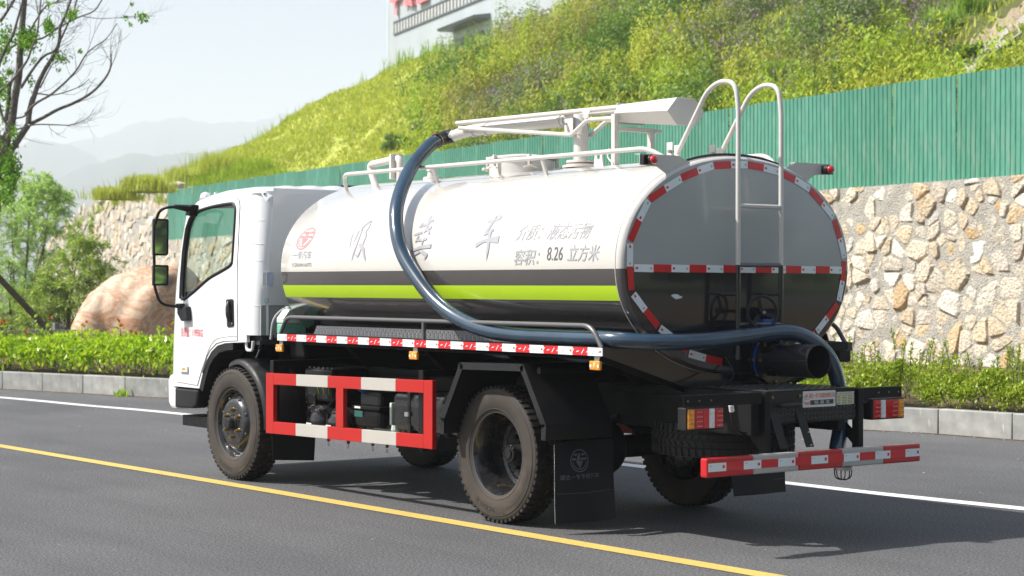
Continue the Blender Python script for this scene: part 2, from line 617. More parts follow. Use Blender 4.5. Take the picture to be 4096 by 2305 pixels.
def paintmat(name, col, worn):
    m, t, p, o = newmat(name)
    f = noise(t, 70, 6, rough=0.75)
    g = noise(t, 3, 5)
    c = ramp(t, g.outputs[0], [(0.3, tuple(x * 0.88 for x in col)), (0.7, col)]).outputs[0]
    w_ = ramp(t, f.outputs[0], [(0.50, (0, 0, 0)), (0.64, (worn,) * 3)]).outputs[0]
    t.links.new(mixc(t, w_, c, (0.13, 0.13, 0.12)), p.inputs['Base Color'])
    p.inputs['Roughness'].default_value = 0.7
    t.links.new(bumpn(t, f.outputs[0], 0.3, 0.004).outputs[0], p.inputs['Normal'])
    return m
MAT['line_white'] = paintmat('line_white', (0.72, 0.72, 0.70), 0.5)
MAT['line_yellow'] = paintmat('line_yellow', (0.60, 0.43, 0.10), 0.55)

def groundmat(name, a, b, c3, s=0.6, bump=0.4):
    m, t, p, o = newmat(name)
    n1 = noise(t, s, 8, rough=0.65)
    n2 = noise(t, s * 9, 6)
    k = ramp(t, n1.outputs[0], [(0.32, a), (0.5, b), (0.7, c3)]).outputs[0]
    q = ramp(t, n2.outputs[0], [(0.3, (0.65, 0.65, 0.65)), (0.7, (1.25, 1.25, 1.25))]).outputs[0]
    t.links.new(mixc(t, 0.8, k, q, 'MULTIPLY'), p.inputs['Base Color'])
    p.inputs['Roughness'].default_value = 0.95
    p.inputs['Specular IOR Level'].default_value = 0.15
    t.links.new(bumpn(t, n2.outputs[0], bump, 0.1).outputs[0], p.inputs['Normal'])
    return m
MAT['earth'] = groundmat('earth', (0.075, 0.055, 0.035), (0.12, 0.09, 0.055), (0.17, 0.13, 0.08), 1.5)
MAT['field'] = groundmat('field', (0.06, 0.09, 0.03), (0.10, 0.13, 0.05), (0.15, 0.17, 0.07), 0.05)
MAT['hill'] = groundmat('hill', (0.32, 0.36, 0.075), (0.42, 0.44, 0.10), (0.45, 0.42, 0.17), 0.25, 0.6)
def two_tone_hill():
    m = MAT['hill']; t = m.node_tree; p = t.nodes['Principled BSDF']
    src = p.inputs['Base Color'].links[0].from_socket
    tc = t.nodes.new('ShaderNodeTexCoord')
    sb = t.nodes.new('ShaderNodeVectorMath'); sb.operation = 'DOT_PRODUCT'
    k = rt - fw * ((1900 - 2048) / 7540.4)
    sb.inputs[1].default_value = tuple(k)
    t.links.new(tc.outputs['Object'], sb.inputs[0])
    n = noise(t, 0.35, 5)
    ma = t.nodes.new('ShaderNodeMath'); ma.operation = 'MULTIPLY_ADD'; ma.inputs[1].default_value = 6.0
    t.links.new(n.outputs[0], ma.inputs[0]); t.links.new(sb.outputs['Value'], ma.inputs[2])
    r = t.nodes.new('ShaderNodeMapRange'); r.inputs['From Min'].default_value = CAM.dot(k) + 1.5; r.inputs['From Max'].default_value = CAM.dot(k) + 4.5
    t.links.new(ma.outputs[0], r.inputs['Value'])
    t.links.new(mixc(t, r.outputs[0], src, (0.085, 0.095, 0.03)), p.inputs['Base Color'])   # soil and litter tone under the scrub, darkened to stand for shadows between shrubs
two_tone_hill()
MAT['hill_far'] = groundmat('hill_far', (0.020, 0.034, 0.030), (0.028, 0.044, 0.036), (0.036, 0.052, 0.040), 0.004)
MAT['sand'] = groundmat('sand', (0.24, 0.19, 0.125), (0.31, 0.25, 0.17), (0.38, 0.32, 0.23), 1.2, 0.7)
MAT['concrete'] = groundmat('concrete', (0.30, 0.275, 0.235), (0.36, 0.335, 0.29), (0.42, 0.40, 0.35), 2.0, 0.3)
MAT['mortar'] = groundmat('mortar', (0.41, 0.385, 0.33), (0.51, 0.48, 0.415), (0.59, 0.555, 0.48), 3.5, 1.0)

def kerbmat():
    m, t, p, o = newmat('kerb_stone')
    oi = t.nodes.new('ShaderNodeObjectInfo')
    n = noise(t, 5, 6)
    n2 = noise(t, 9, 4, stretch=(1.6, 1.0, 0.25))
    a = ramp(t, oi.outputs['Random'], [(0, (0.24, 0.245, 0.235)), (1, (0.34, 0.34, 0.325))]).outputs[0]
    q = ramp(t, n.outputs[0], [(0.3, (0.70, 0.70, 0.68)), (0.7, (1.15, 1.15, 1.13))]).outputs[0]
    c = mixc(t, 1.0, a, q, 'MULTIPLY')
    s = ramp(t, n2.outputs[0], [(0.66, (0, 0, 0)), (0.74, (0.5, 0.5, 0.5))]).outputs[0]
    c = mixc(t, s, c, (0.62, 0.61, 0.58))
    t.links.new(c, p.inputs['Base Color'])
    p.inputs['Roughness'].default_value = 0.75
    t.links.new(bumpn(t, n.outputs[0], 0.25, 0.01).outputs[0], p.inputs['Normal'])
    return m
MAT['kerb'] = kerbmat()

def stonemat(name, island):
    m, t, p, o = newmat(name)
    if island:
        r = t.nodes.new('ShaderNodeNewGeometry').outputs['Random Per Island']
    else:
        r = t.nodes.new('ShaderNodeObjectInfo').outputs['Random']
    c = ramp(t, r, [(0.0, (0.497, 0.452, 0.373)), (0.14, (0.678, 0.610, 0.486)), (0.30, (0.588, 0.497, 0.350)), (0.42, (0.723, 0.678, 0.588)),
                    (0.55, (0.621, 0.452, 0.237)), (0.64, (0.531, 0.508, 0.463)), (0.76, (0.655, 0.531, 0.339)), (0.88, (0.800, 0.768, 0.678)), (1.0, (0.520, 0.328, 0.136))]).outputs[0]
    n = noise(t, 4.5, 8, rough=0.65)
    n3 = noise(t, 16, 6)
    rs = ramp(t, n.outputs[0], [(0.56, (0, 0, 0)), (0.68, (0.55, 0.55, 0.55))]).outputs[0]
    c = mixc(t, rs, c, (0.46, 0.27, 0.11))
    q = ramp(t, n3.outputs[0], [(0.3, (0.72, 0.72, 0.72)), (0.7, (1.15, 1.15, 1.15))]).outputs[0]
    c = mixc(t, 0.8, c, q, 'MULTIPLY')
    t.links.new(c, p.inputs['Base Color'])
    p.inputs['Roughness'].default_value = 0.85
    t.links.new(bumpn(t, n3.outputs[0], 1.0, 0.09).outputs[0], p.inputs['Normal'])
    return m
MAT['stone'] = stonemat('stone', False)
MAT['stone_mass'] = stonemat('stone_mass', True)

def boxed(o):
    return tag(o, kind='structure')

# ---- far ground, road, markings
g = MB(); g.box(-600, 6500, -4600, 2100, -0.5, -0.05)
boxed(g.build('ground', 'field', smooth=0))
g = MB(); g.add([(-80, -40, 0), (95, -40, 0), (95, 70, 0), (-80, 70, 0)], [(0, 1, 2, 3)])
boxed(g.build('road', 'asphalt', smooth=0))

def strip(pts, wd, z):
    P = smooth_path([(x, y, 0) for x, y in pts], 10)
    mb = MB()
    V = []
    for i, q in enumerate(P):
        d = (P[min(i + 1, len(P) - 1)] - P[max(i - 1, 0)]).normalized()
        s = Vector((-d.y, d.x, 0)) * wd / 2
        V += [(q + s)[:2] + (z,), (q - s)[:2] + (z,)]
    mb.add(V, [(2 * i, 2 * i + 1, 2 * i + 3, 2 * i + 2) for i in range(len(P) - 1)])
    return mb
boxed(strip([(-40, 0.25), (-12, 0.91), (-2.866, 1.128), (3.07, 1.249), (8.15, 1.395), (20, 1.7), (60, 2.7)], 0.155, 0.004).build('yellow_line', 'line_yellow', smooth=0))
boxed(strip([(-40, -5.6), (-12, -3.65), (-1.608, -2.76), (0.665, -2.62), (6, -2.5), (11.435, -2.36), (13.89, -2.06), (16.28, -1.8), (21, -0.9), (30, 2.2)], 0.19, 0.004).build('white_line', 'line_white', smooth=0))

# ---- kerb of granite blocks
KP = smooth_path([(-30, -10.0, 0), (-12, -8.75, 0), (2.45, -7.95, 0), (4.6, -7.62, 0), (9.5, -5.9, 0), (14.6, -3.85, 0), (18.56, -2.7, 0), (26, -0.3, 0), (36, 3.5, 0)], 40)
def arclen(P):
    L = [0.0]
    for a, b in zip(P, P[1:]): L.append(L[-1] + (b - a).length)
    return L
KL = arclen(KP)
def along(P, L, s):
    i = min(max(int(np.searchsorted(L, s)) - 1, 0), len(P) - 2)
    t = (s - L[i]) / max(1e-9, L[i + 1] - L[i])
    return P[i].lerp(P[i + 1], t), (P[i + 1] - P[i]).normalized()
kerb = thing('kerb', None, None); boxed(kerb)
kb = MB(); kb.box(0.004, 0.986, -0.14, 0, -0.1, 0.283)
kme = kb.build('kerb_stone', 'kerb', kerb, smooth=30)
first = True
s = 0.0
while s < KL[-1] - 1.1:
    p0, _ = along(KP, KL, s); p1, _ = along(KP, KL, s + 0.99)
    if -9 < p0.x < 30:
        o = kme if first else kme.copy()
        if not first: COL.objects.link(o)
        first = False
        d = p1 - p0
        o.location = (p0.x, p0.y, random.uniform(-0.004, 0.004))
        o.rotation_euler = (0, 0, math.atan2(d.y, d.x) + random.uniform(-0.004, 0.004))
        if not o.modifiers:
            bm_ = o.modifiers.new('bevel', 'BEVEL'); bm_.width = 0.012; bm_.segments = 2
    s += 0.99

mb = MB(); V = []
for i in range(0, len(KP), 2):
    q = KP[i]; d = (KP[min(i + 1, len(KP) - 1)] - KP[max(i - 1, 0)]).normalized(); n = Vector((-d.y, d.x, 0))
    V += [tuple((q + n * -0.02)[:2]) + (0.004,), tuple((q + n * (0.05 + 0.05 * abs(math.sin(i * 0.7)) + random.uniform(0, 0.05)))[:2]) + (0.004,)]
mb.add(V, [(2 * i, 2 * i + 1, 2 * i + 3, 2 * i + 2) for i in range(len(V) // 2 - 1)])
boxed(mb.build('gutter_dirt', 'earth', smooth=0))
def wall_y(x): return -18.9 - 0.121 * (x - 11)
# ---- planting bed behind the kerb
mb = MB(); V = []
for i in range(0, len(KP), 4):
    q = KP[i]; a, d = q, (KP[min(i + 1, len(KP) - 1)] - KP[max(i - 1, 0)]).normalized()
    n = Vector((d.y, -d.x, 0))
    V.append([q + n * 0.12 + Vector((0, 0, 0.22))] + [q + n * k + Vector((0, 0, 0.22 + 0.1 * math.sin(k))) for k in (1.2, 3, 6, 10)] + [Vector((q.x + 8, min(q.y - 12, wall_y(q.x + 8) - 3), 0.25))])
mb.add([p for r in V for p in r], [(i * 6 + j, i * 6 + j + 1, (i + 1) * 6 + j + 1, (i + 1) * 6 + j) for i in range(len(V) - 1) for j in range(5)])
boxed(mb.build('planting_bed', 'earth'))

# ---- rubble stone walls: every stone is cut from a Voronoi cell
def voronoi(x0, x1, h0, h1, sx, sh, jit=0.46):
    pts = []
    r = 0
    h = h0 - sh
    while h < h1 + sh:
        x = x0 - sx + (r % 2) * sx * 0.5
        while x < x1 + sx:
            if random.random() > 0.24:
                pts.append((x + random.uniform(-jit, jit) * sx, h + random.uniform(-jit, jit) * sh))
                if random.random() < 0.14: pts.append((pts[-1][0] + random.uniform(-0.5, 0.5) * sx, pts[-1][1] + random.choice((-0.5, 0.5)) * sh))
            x += sx * random.choice((0.75, 1.0, 1.0, 1.25))
        h += sh; r += 1
    P = np.array(pts)
    wt = np.random.default_rng(3).uniform(0, 1, len(P))
    cells = []
    for i, c in enumerate(P):
        if not (x0 < c[0] < x1 and h0 < c[1] < h1): continue
        dd = ((P - c) / (sx, sh)) ** 2
        nb = np.argsort(dd.sum(1))[1:17]
        poly = [(c[0] - sx * 1.3, c[1] - sh * 1.3), (c[0] + sx * 1.3, c[1] - sh * 1.3), (c[0] + sx * 1.3, c[1] + sh * 1.3), (c[0] - sx * 1.3, c[1] + sh * 1.3)]
        for j in nb:
            m_ = c + (P[j] - c) * (0.5 + 0.26 * (wt[i] - wt[j])); nx, ny = (P[j] - c)
            out = []
            for k in range(len(poly)):
                a, b = poly[k], poly[(k + 1) % len(poly)]
                da = (a[0] - m_[0]) * nx + (a[1] - m_[1]) * ny
                db = (b[0] - m_[0]) * nx + (b[1] - m_[1]) * ny
                if da <= 0: out.append(a)
                if (da < 0) != (db < 0):
                    t = da / (da - db); out.append((a[0] + (b[0] - a[0]) * t, a[1] + (b[1] - a[1]) * t))
            poly = out
            if len(poly) < 3: break
        if len(poly) >= 4: cells.append((c, poly))
    return cells

def stone_shape(c, poly, place):
    """place(x, h, depth) -> world"""
    sh = random.choice((0.74, 0.86, 0.92, 0.96, 0.98))
    pts = []
    n = len(poly)
    for k in range(n):   # corners cut so the outline is blunt
        a, b = poly[k], poly[(k + 1) % n]
        for t in ((0.10, 0.90) if random.random() < 0.6 else (0.25, 0.75)):
            q = (a[0] + (b[0] - a[0]) * t, a[1] + (b[1] - a[1]) * t)
            pts.append((c[0] + (q[0] - c[0]) * sh * random.uniform(0.93, 1.05), c[1] + (q[1] - c[1]) * sh * random.uniform(0.93, 1.05)))
    pr = random.choice((0.035, 0.05, 0.06, 0.08, 0.10))
    k = len(pts)
    tx, th = random.uniform(-0.10, 0.10), random.uniform(-0.10, 0.10)
    fr = [(c[0] + (x - c[0]) * 0.88, c[1] + (h - c[1]) * 0.86) for x, h in pts]
    V = [place(x, h, -0.04) for x, h in pts] + [place(x, h, pr * 0.55) for x, h in pts] + [place(x, h, pr + (x - c[0]) * tx + (h - c[1]) * th) for x, h in fr] + [place(c[0], c[1], pr + random.uniform(0, 0.025))]
    F = [(i, (i + 1) % k, k + (i + 1) % k, k + i) for i in range(k)] + [(k + i, k + (i + 1) % k, 2 * k + (i + 1) % k, 2 * k + i) for i in range(k)] + [(2 * k + i, 2 * k + (i + 1) % k, 3 * k) for i in range(k)]
    return V, F

def stone_wall(root, x0, x1, h0, hfun, place, sx, sh, show, limit=300):
    hmax = max(hfun(x) for x in np.linspace(x0, x1, 40))
    cells = [c for c in voronoi(x0, x1, h0, hmax, sx, sh) if c[0][1] < hfun(c[0][0])]
    near = sorted([c for c in cells if show(c[0])], key=lambda c: c[0][0])[:limit]
    ids = set(id(c) for c in near)
    mass = MB()
    for c in cells:
        V, F = stone_shape(c[0], c[1], place)
        if id(c) in ids:
            MB().add(V, F).build('stone', 'stone', root, smooth=28)
        else:
            mass.add(V, F)
    if mass.v:
        tag(mass.build('stones', 'stone_mass', root, smooth=28), kind='stuff')
    b = MB()
    n = 90
    b.grid(lambda a, c: place(x0 + (x1 - x0) * a, h0 + (hfun(x0 + (x1 - x0) * a) - h0) * c, random.uniform(0.03, 0.06)), n * 6, 26)
    b.grid(lambda a, c: place(x0 + (x1 - x0) * a, hfun(x0 + (x1 - x0) * a), -0.9 * c), n, 2)
    b.grid(lambda a, c: place(x1, h0 + (hfun(x1) - h0) * c, -0.9 * a), 2, 4)
    b.build('mortar', 'mortar', root, smooth=60)

NW = Vector((0.121, 1.0, 0)).normalized()
def place_low(x, h, d):
    h = min(h, 3.70 - 0.0058 * (x - 11))
    return Vector((x, wall_y(x) + 0.02 + 0.06 * (3.6 - h), h)) + NW * d
wl = thing('stone_retaining_wall', 'long retaining wall of pale rubble stone below the green metal fence', 'wall', (30, wall_y(30), 0))
stone_wall(wl, 6.0, 74.5, 0.0, lambda x: 3.74 - 0.0058 * (x - 11), place_low, 0.36, 0.27, lambda c: 10.4 < c[0] and c[1] > 0.75)
def place_up(x, h, d):
    return Vector((x, wall_y(x) - 0.55 + 0.05 * (5.6 - h), h)) + NW * d
wu = thing('upper_stone_wall', 'ragged upper tier of rubble stone beyond the end of the green fence', 'wall', (62, wall_y(62) - 0.5, 3.4))
def uph(x): return float(np.interp(x, [48, 54, 58.6, 63, 67.7, 70, 72.5, 74.4], [5.1, 5.2, 5.58, 5.45, 5.25, 4.95, 4.2, 3.6])) + 0.08 * math.sin(x * 3.1) + 0.07 * math.sin(x * 7.7)
stone_wall(wu, 48, 74.4, 3.3, uph, place_up, 0.42, 0.32, lambda c: c[0] > 56.0)
for k, (x, h, w_) in enumerate(((66.4, 5.35, 0.6), (59.2, 5.66, 0.7), (57.4, 5.62, 0.9))):
    b = MB(); b.ball(place_up(x, h, -0.15), w_ * 0.6, 0.35, 0.17, 9, 6)
    b.xf(lambda p: (p[0] + random.uniform(-.05, .05), p[1] + random.uniform(-.05, .05), p[2] + random.uniform(-.05, .05)))
    b.build('coping_stone', 'stone', wu, smooth=25)

# ---- green corrugated hoarding fence
def fencemat():
    m, t, p, o = newmat('fence_green')
    oi = t.nodes.new('ShaderNodeObjectInfo')
    n = noise(t, 0.8, 5, coord='Generated')
    n2 = noise(t, 6, 4, stretch=(4, 1, 0.4))
    a = ramp(t, oi.outputs['Random'], [(0, (0.058, 0.225, 0.145)), (0.5, (0.066, 0.25, 0.165)), (1, (0.080, 0.275, 0.19))]).outputs[0]
    q = ramp(t, n2.outputs[0], [(0.35, (0.80, 0.82, 0.85)), (0.7, (1.12, 1.1, 1.08))]).outputs[0]
    c = mixc(t, 1.0, a, q, 'MULTIPLY')
    n3 = noise(t, 1.6, 8, rough=0.7, stretch=(2.5, 1, 0.5))
    d_ = ramp(t, n3.outputs[0], [(0.5, (0, 0, 0)), (0.72, (0.35, 0.35, 0.35))]).outputs[0]
    c = mixc(t, d_, c, (0.30, 0.36, 0.29))
    t.links.new(c, p.inputs['Base Color'])
    p.inputs['Roughness'].default_value = 0.42
    return m
MAT['fence'] = fencemat()
fn = thing('metal_hoarding_fence', 'green corrugated metal fence standing on top of the stone wall', 'fence', (30, wall_y(30), 3.6))
prof = []
for r in range(7):
    x = r * 0.13
    prof += [(x, 0.0), (x + 0.012, 0.017), (x + 0.106, 0.017), (x + 0.118, 0.0)]
prof.append((0.91, 0.0))
fb = MB()
fb.add([(a, b, z) for z in (0, 0.5, 1.0, 1.5, 2.0) for a, b in prof], [(r * len(prof) + i, r * len(prof) + i + 1, (r + 1) * len(prof) + i + 1, (r + 1) * len(prof) + i) for r in range(4) for i in range(len(prof) - 1)])
fo = fb.build('panel', 'fence', None, smooth=0)
fme = fo.data
bpy.data.objects.remove(fo)
fang = math.atan2(-0.121, 1)
x = 4.0
while x < 56.6:
    o = bpy.data.objects.new('panel', fme); COL.objects.link(o)
    o.parent = fn; o.matrix_parent_inverse = Matrix.Translation(-fn.location)
    o.location = (x, wall_y(x) - 0.20 + random.uniform(-0.004, 0.004), 3.735 - 0.0064 * (x - 11) - 0.02 + random.uniform(-0.012, 0.012))
    o.rotation_euler = (random.uniform(-0.010, 0.010), 0, fang + random.uniform(-0.005, 0.005))
    x += 0.905 * math.cos(fang)
for z in (0.4, 1.6):
    b = MB(); b.bar((4, wall_y(4) - 0.25, 3.75 + z), (56.6, wall_y(56.6) - 0.25, 3.42 + z), 0.04, 0.04); b.build('rail', 'steel', fn)
for i in range(18):
    x = 4.5 + i * 3.05
    b = MB(); b.bar((x, wall_y(x) - 0.31, 3.2), (x, wall_y(x) - 0.31, 5.5 - 0.0064 * (x - 11)), 0.05, 0.05); b.build('post', 'steel', fn)

# ---- hillside
def zcap(x):
    return np.interp(x, [-10, 20, 40, 45, 48.5, 51, 57, 60, 61.6, 63.2, 65.5, 68, 72, 76, 82], [26, 20, 15.9, 14.6, 13.3, 12.8, 12.25, 11.7, 10.6, 8.9, 7.5, 6.6, 5.7, 4.4, 1.5])
def hz(x, t):
    base = np.interp(x, [0, 50, 58, 64, 68, 72, 76, 84], [3.9, 4.0, 5.1, 5.0, 4.7, 4.1, 3.0, 0.2])
    a = base + 0.60 * np.maximum(t - 0.6, 0) + 0.22 * np.sin(x * 0.9 + t * 0.5) * np.minimum(t / 3, 1) + 0.15 * np.sin(t * 1.7 + x * 0.33)
    b = zcap(x)
    k = 0.8
    return -np.log(np.exp(-np.clip(a, -50, 60) / k) + np.exp(-np.clip(b, -50, 60) / k)) * k
def hillp(x, t):
    x = np.asarray(x, float); t = np.asarray(t, float)
    return np.stack([x, wall_y(x) - 0.9 - t, hz(x, t)], -1)
nx, nt_ = 150, 70
X, T = np.meshgrid(np.linspace(-6, 84, nx), np.linspace(0, 60, nt_) ** 1.0, indexing='ij')
V = hillp(X.ravel(), T.ravel())
V[:, 2] += RNG.normal(0, 0.06, len(V))
ii = np.arange(nx * nt_).reshape(nx, nt_)
F = np.stack([ii[:-1, :-1], ii[1:, :-1], ii[1:, 1:], ii[:-1, 1:]], -1).reshape(-1, 4)
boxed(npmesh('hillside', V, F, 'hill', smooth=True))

def bearing(P):
    d = P - np.array(CAM)
    return 2048 + 7540.4 * (d @ np.array(rt)) / (d @ np.array(fw))
def rise(P):
    d = P - np.array(CAM)
    return 1152.5 - 7540.4 * (d @ np.array(up)) / (d @ np.array(fw))

MAT['grass'] = leafmat('grass_blades', [(0.38, 0.44, 0.075), (0.44, 0.50, 0.090), (0.49, 0.53, 0.11), (0.52, 0.52, 0.16)], 0.6, 0.35, 0.15)
MAT['tallgrass'] = leafmat('tall_grass_blades', [(0.150, 0.284, 0.044), (0.240, 0.390, 0.074), (0.360, 0.496, 0.120), (0.450, 0.540, 0.180)], 0.5, 0.35, 0.4)
MAT['goldscrub'] = leafmat('gold_scrub_leaf', [(0.325, 0.375, 0.044), (0.400, 0.438, 0.056), (0.450, 0.463, 0.075)], 0.6, 0.3, 0.15)
MAT['limescrub'] = leafmat('lime_scrub_leaf', [(0.253, 0.356, 0.034), (0.310, 0.425, 0.040), (0.356, 0.460, 0.057)], 0.6, 0.3, 0.15)
MAT['ochrescrub'] = leafmat('ochre_scrub_leaf', [(0.322, 0.310, 0.086), (0.380, 0.345, 0.103), (0.276, 0.276, 0.069)], 0.6, 0.3, 0.15)
MAT['greenscrub'] = leafmat('green_scrub_leaf', [(0.085, 0.165, 0.028), (0.12, 0.21, 0.033), (0.155, 0.25, 0.04)], 0.5, 0.3, 0.25)
MAT['greyscrub'] = leafmat('grey_scrub_leaf', [(0.13, 0.18, 0.065), (0.17, 0.22, 0.085), (0.20, 0.25, 0.10)], 0.6, 0.25, 0.25)
MAT['purple'] = leafmat('purple_flower', [(0.300, 0.160, 0.420), (0.420, 0.240, 0.520), (0.360, 0.220, 0.400)], 0.6, 0.3, 0.2)
MAT['bark'] = M('bark', (0.16, 0.135, 0.12), 0.85, var=0.35, vscale=14, bump=0.6, bscale=45)
MAT['twig'] = M('twig', (0.11, 0.085, 0.065), 0.8, var=0.3, vscale=12)

# grass sward
n = 420000
x = RNG.uniform(8, 76, n); t = RNG.uniform(0.2, 26, n)
P = hillp(x, t); U = bearing(P); R_ = rise(P)
keep = (U > 250) & (U < 4200) & (R_ > -60)
lim = np.where(U < 1800, 1.0, np.where(U < 2150, 1.0 - (U - 1800) / 350 * 0.8, 0.2))
keep &= RNG.uniform(0, 1, n) < lim
keep &= ~((U > 3700) & (R_ < 560 - (U - 3700) * 0.9) & (RNG.uniform(0, 1, n) < 0.7))
P = P[keep]
clump = 0.5 + 0.5 * np.sin(P[:, 0] * 2.3 + 2 * np.sin(P[:, 1] * 1.9)) * np.sin(P[:, 1] * 2.9 + P[:, 0])
V, F = blades(P, RNG.uniform(0.14, 0.30, len(P)) * (0.6 + 0.6 * clump), 0.05, 0.8)
tag(npmesh('hillside_grass', V, F, 'grass'), 'bright yellow-green grass covering the hillside behind the green fence', 'grass', kind='stuff')
# taller grass along the crest
n = 26000
x = RNG.uniform(44, 74, n)
tt = RNG.uniform(3, 22, n)
P = hillp(x, tt)
near_top = (zcap(x) - P[:, 2]) < 0.9
P = P[near_top & (np.abs(np.sin(x * 1.7) + np.sin(tt * 2.3)) > 0.5)]
V, F = blades(P, RNG.uniform(0.35, 1.05, len(P)), 0.05, 0.35)
tag(npmesh('crest_grass', V, F, 'tallgrass'), 'taller green grass fringing the crest of the hill', 'grass', kind='stuff')

def clumps(C, R, per, L, W, upb, flat=0.8):
    """leaf masses: centres C, radii R"""
    cc, dd, nn = [], [], []
    for c, r in zip(C, R):
        k = int(per * r * r)
        a = rnd_unit(k, 0.35)
        a[:, 2] = np.abs(a[:, 2])
        rad = r * RNG.uniform(0.55, 1.02, (k, 1)) * (1 + 0.25 * np.sin(a[:, :1] * 5 + a[:, 1:2] * 7 + c[0]))
        p = c + a * rad * np.array([1, 1, flat])
        cc.append(p)
        d = unit(a * 0.5 + rnd_unit(k) * 0.8 + np.array([0, 0, upb]))
        nv = unit(a * 1.0 + rnd_unit(k) * 0.65)      # leaves lie over the clump like tiles, so it shades as a body
        d = unit(d - nv * (d * nv).sum(1, keepdims=True) * 0.8)
        dd.append(d); nn.append(unit(np.cross(np.cross(d, nv), d)))
    C_, D_, N_ = np.concatenate(cc), np.concatenate(dd), np.concatenate(nn)
    k = len(C_)
    return leaf_quads(C_, D_, N_, RNG.uniform(0.7, 1.3, k) * L, RNG.uniform(0.7, 1.3, k) * W)

n = 3600
x = RNG.uniform(6, 60, n); t = RNG.uniform(0.4, 24, n)
P = hillp(x, t); U = bearing(P); Rr = rise(P)
ok = (U > 1680) & (U < 4250) & ~((U < 2010) & (Rr < 240)) & (Rr > -110) & ~((U < 1720) & (Rr < 330)) & ~((U < 2000) & (Rr < 560 - (U - 1560) * 1.2) & (Rr > 190) & (RNG.uniform(0, 1, n) < 0.75))
ok &= ~((U > 3800) & (Rr < 520 - (U - 3800) * 0.8))
P, U, Rr = P[ok], U[ok], Rr[ok]
kind = np.full(len(P), 0)
h1 = np.sin(P[:, 0] * 0.55 + 1.3 * np.sin(P[:, 1] * 0.6)) + np.sin(P[:, 1] * 0.9 + 0.5)
kind[h1 > 0.35] = 1
kind[(h1 < -0.75)] = 2
kind[(U > 2950) & (U < 3750) & (Rr < 330) & (RNG.uniform(0, 1, len(P)) < 0.8)] = 2
kind[(U > 2900) & (Rr > 250) & (RNG.uniform(0, 1, len(P)) < 0.75)] = 0
hk = RNG.uniform(0, 1, len(P))
kind[(kind == 0) & (hk < 0.36)] = 3
kind[(kind == 0) & (hk > 0.78)] = 4
sel = RNG.permutation(len(P))[:700]
P, kind = P[sel], kind[sel]
R_ = 0.45 + 1.15 * RNG.uniform(0, 1, len(P)) ** 1.6
R_ = np.minimum(R_, 0.35 + 0.6 * np.maximum(0, wall_y(P[:, 0]) - 0.9 - P[:, 1]))   # nothing grows through the fence
for kk, nm, mt, L, W_, ub, per, lb in ((0, 'golden_scrub', 'goldscrub', 0.17, 0.05, 0.9, 470, 'golden-yellow feathery scrub spread over the hillside'),
                                       (1, 'green_scrub', 'greenscrub', 0.12, 0.065, 0.3, 470, 'mid green leafy scrub patches on the hillside'),
                                       (3, 'lime_scrub', 'limescrub', 0.15, 0.05, 0.8, 470, 'lime green leafy scrub between the golden patches on the hillside'),
                                       (4, 'ochre_scrub', 'ochrescrub', 0.17, 0.04, 0.9, 470, 'ochre dry weedy scrub patches on the hillside'),
                                       (2, 'grey_green_scrub', 'greyscrub', 0.11, 0.05, 0.4, 470, 'grey-green scrub with purple blossom above the fence')):
    q = kind == kk
    C = P[q] + np.array([0, 0, 0.05])
    V, F = clumps(C, R_[q], per, L, W_, ub, 1.15)
    tag(npmesh(nm, V, F, mt), lb, 'scrub', kind='stuff')
    if kk == 2:
        k = 5200
        idx = RNG.integers(0, len(C), k)
        a = rnd_unit(k, 0.6); a[:, 2] = np.abs(a[:, 2])
        p = C[idx] + a * R_[q][idx][:, None] * np.array([1.03, 1.03, 1.2])
        d = unit(a + np.array([0, 0, 1.2]))
        V, F = leaf_quads(p, d, unit(np.cross(d, rnd_unit(k))), 0.13, 0.05)
        tag(npmesh('purple_blossom', V, F, 'purple'), 'small purple blossom dotted over the grey-green hillside scrub', 'blossom', kind='stuff')

# distinct shrubs on the slope
def hit_hill(u, v):
    for d in np.linspace(30, 95, 900):
        p = np.array(at(u, v, d))
        t = wall_y(p[0]) - 0.9 - p[1]
        if t > -0.3 and p[2] < hz(p[0], t): return p
    return np.array(at(u, v, 60))
def shrub(name, label, u, v, r, h, mt, L, W_, per, group=None):
    c = hit_hill(u, v)   # foot of the shrub on the ground
    root = thing(name, label, 'shrub', tuple(c), group)
    C = c + np.stack([RNG.normal(0, 0.5, 14) * r, RNG.normal(0, 0.5, 14) * r, RNG.uniform(0.0, 0.62, 14) * h], 1)
    V, F = clumps(C, RNG.uniform(0.3, 0.55, 14) * r, per, L, W_, 0.5, 0.9)
    tag(npmesh('foliage', V, F, mt, root), kind='stuff')
    b = MB()
    for e in C[:9]:
        b.tube(smooth_path([c - np.array([0, 0, 0.1]), (c + e) / 2, e], 3), [0.02 - 0.002 * j for j in range(7)], 5)
    b.build('stems', 'twig', root)
    return root
shrub('dark_shrub', 'rounded dark green shrub just above the fence beside the hose top', 1585, 605, 0.75, 0.7, 'greenscrub', 0.10, 0.055, 2400)
shrub('grey_shrub', 'grey-green shrub beside the dark round shrub behind the hose top', 1745, 545, 0.85, 1.0, 'greyscrub', 0.10, 0.04, 2200)
shrub('bright_shrub', 'fresh bright green shrub above the hexagonal box on the truck', 2600, 410, 0.7, 0.7, 'greenscrub', 0.11, 0.065, 2400)
shrub('ivy_shrub', 'small leafy green shrub beside the bare concrete gutter strip', 3895, 250, 0.42, 0.5, 'greenscrub', 0.085, 0.055, 4500)
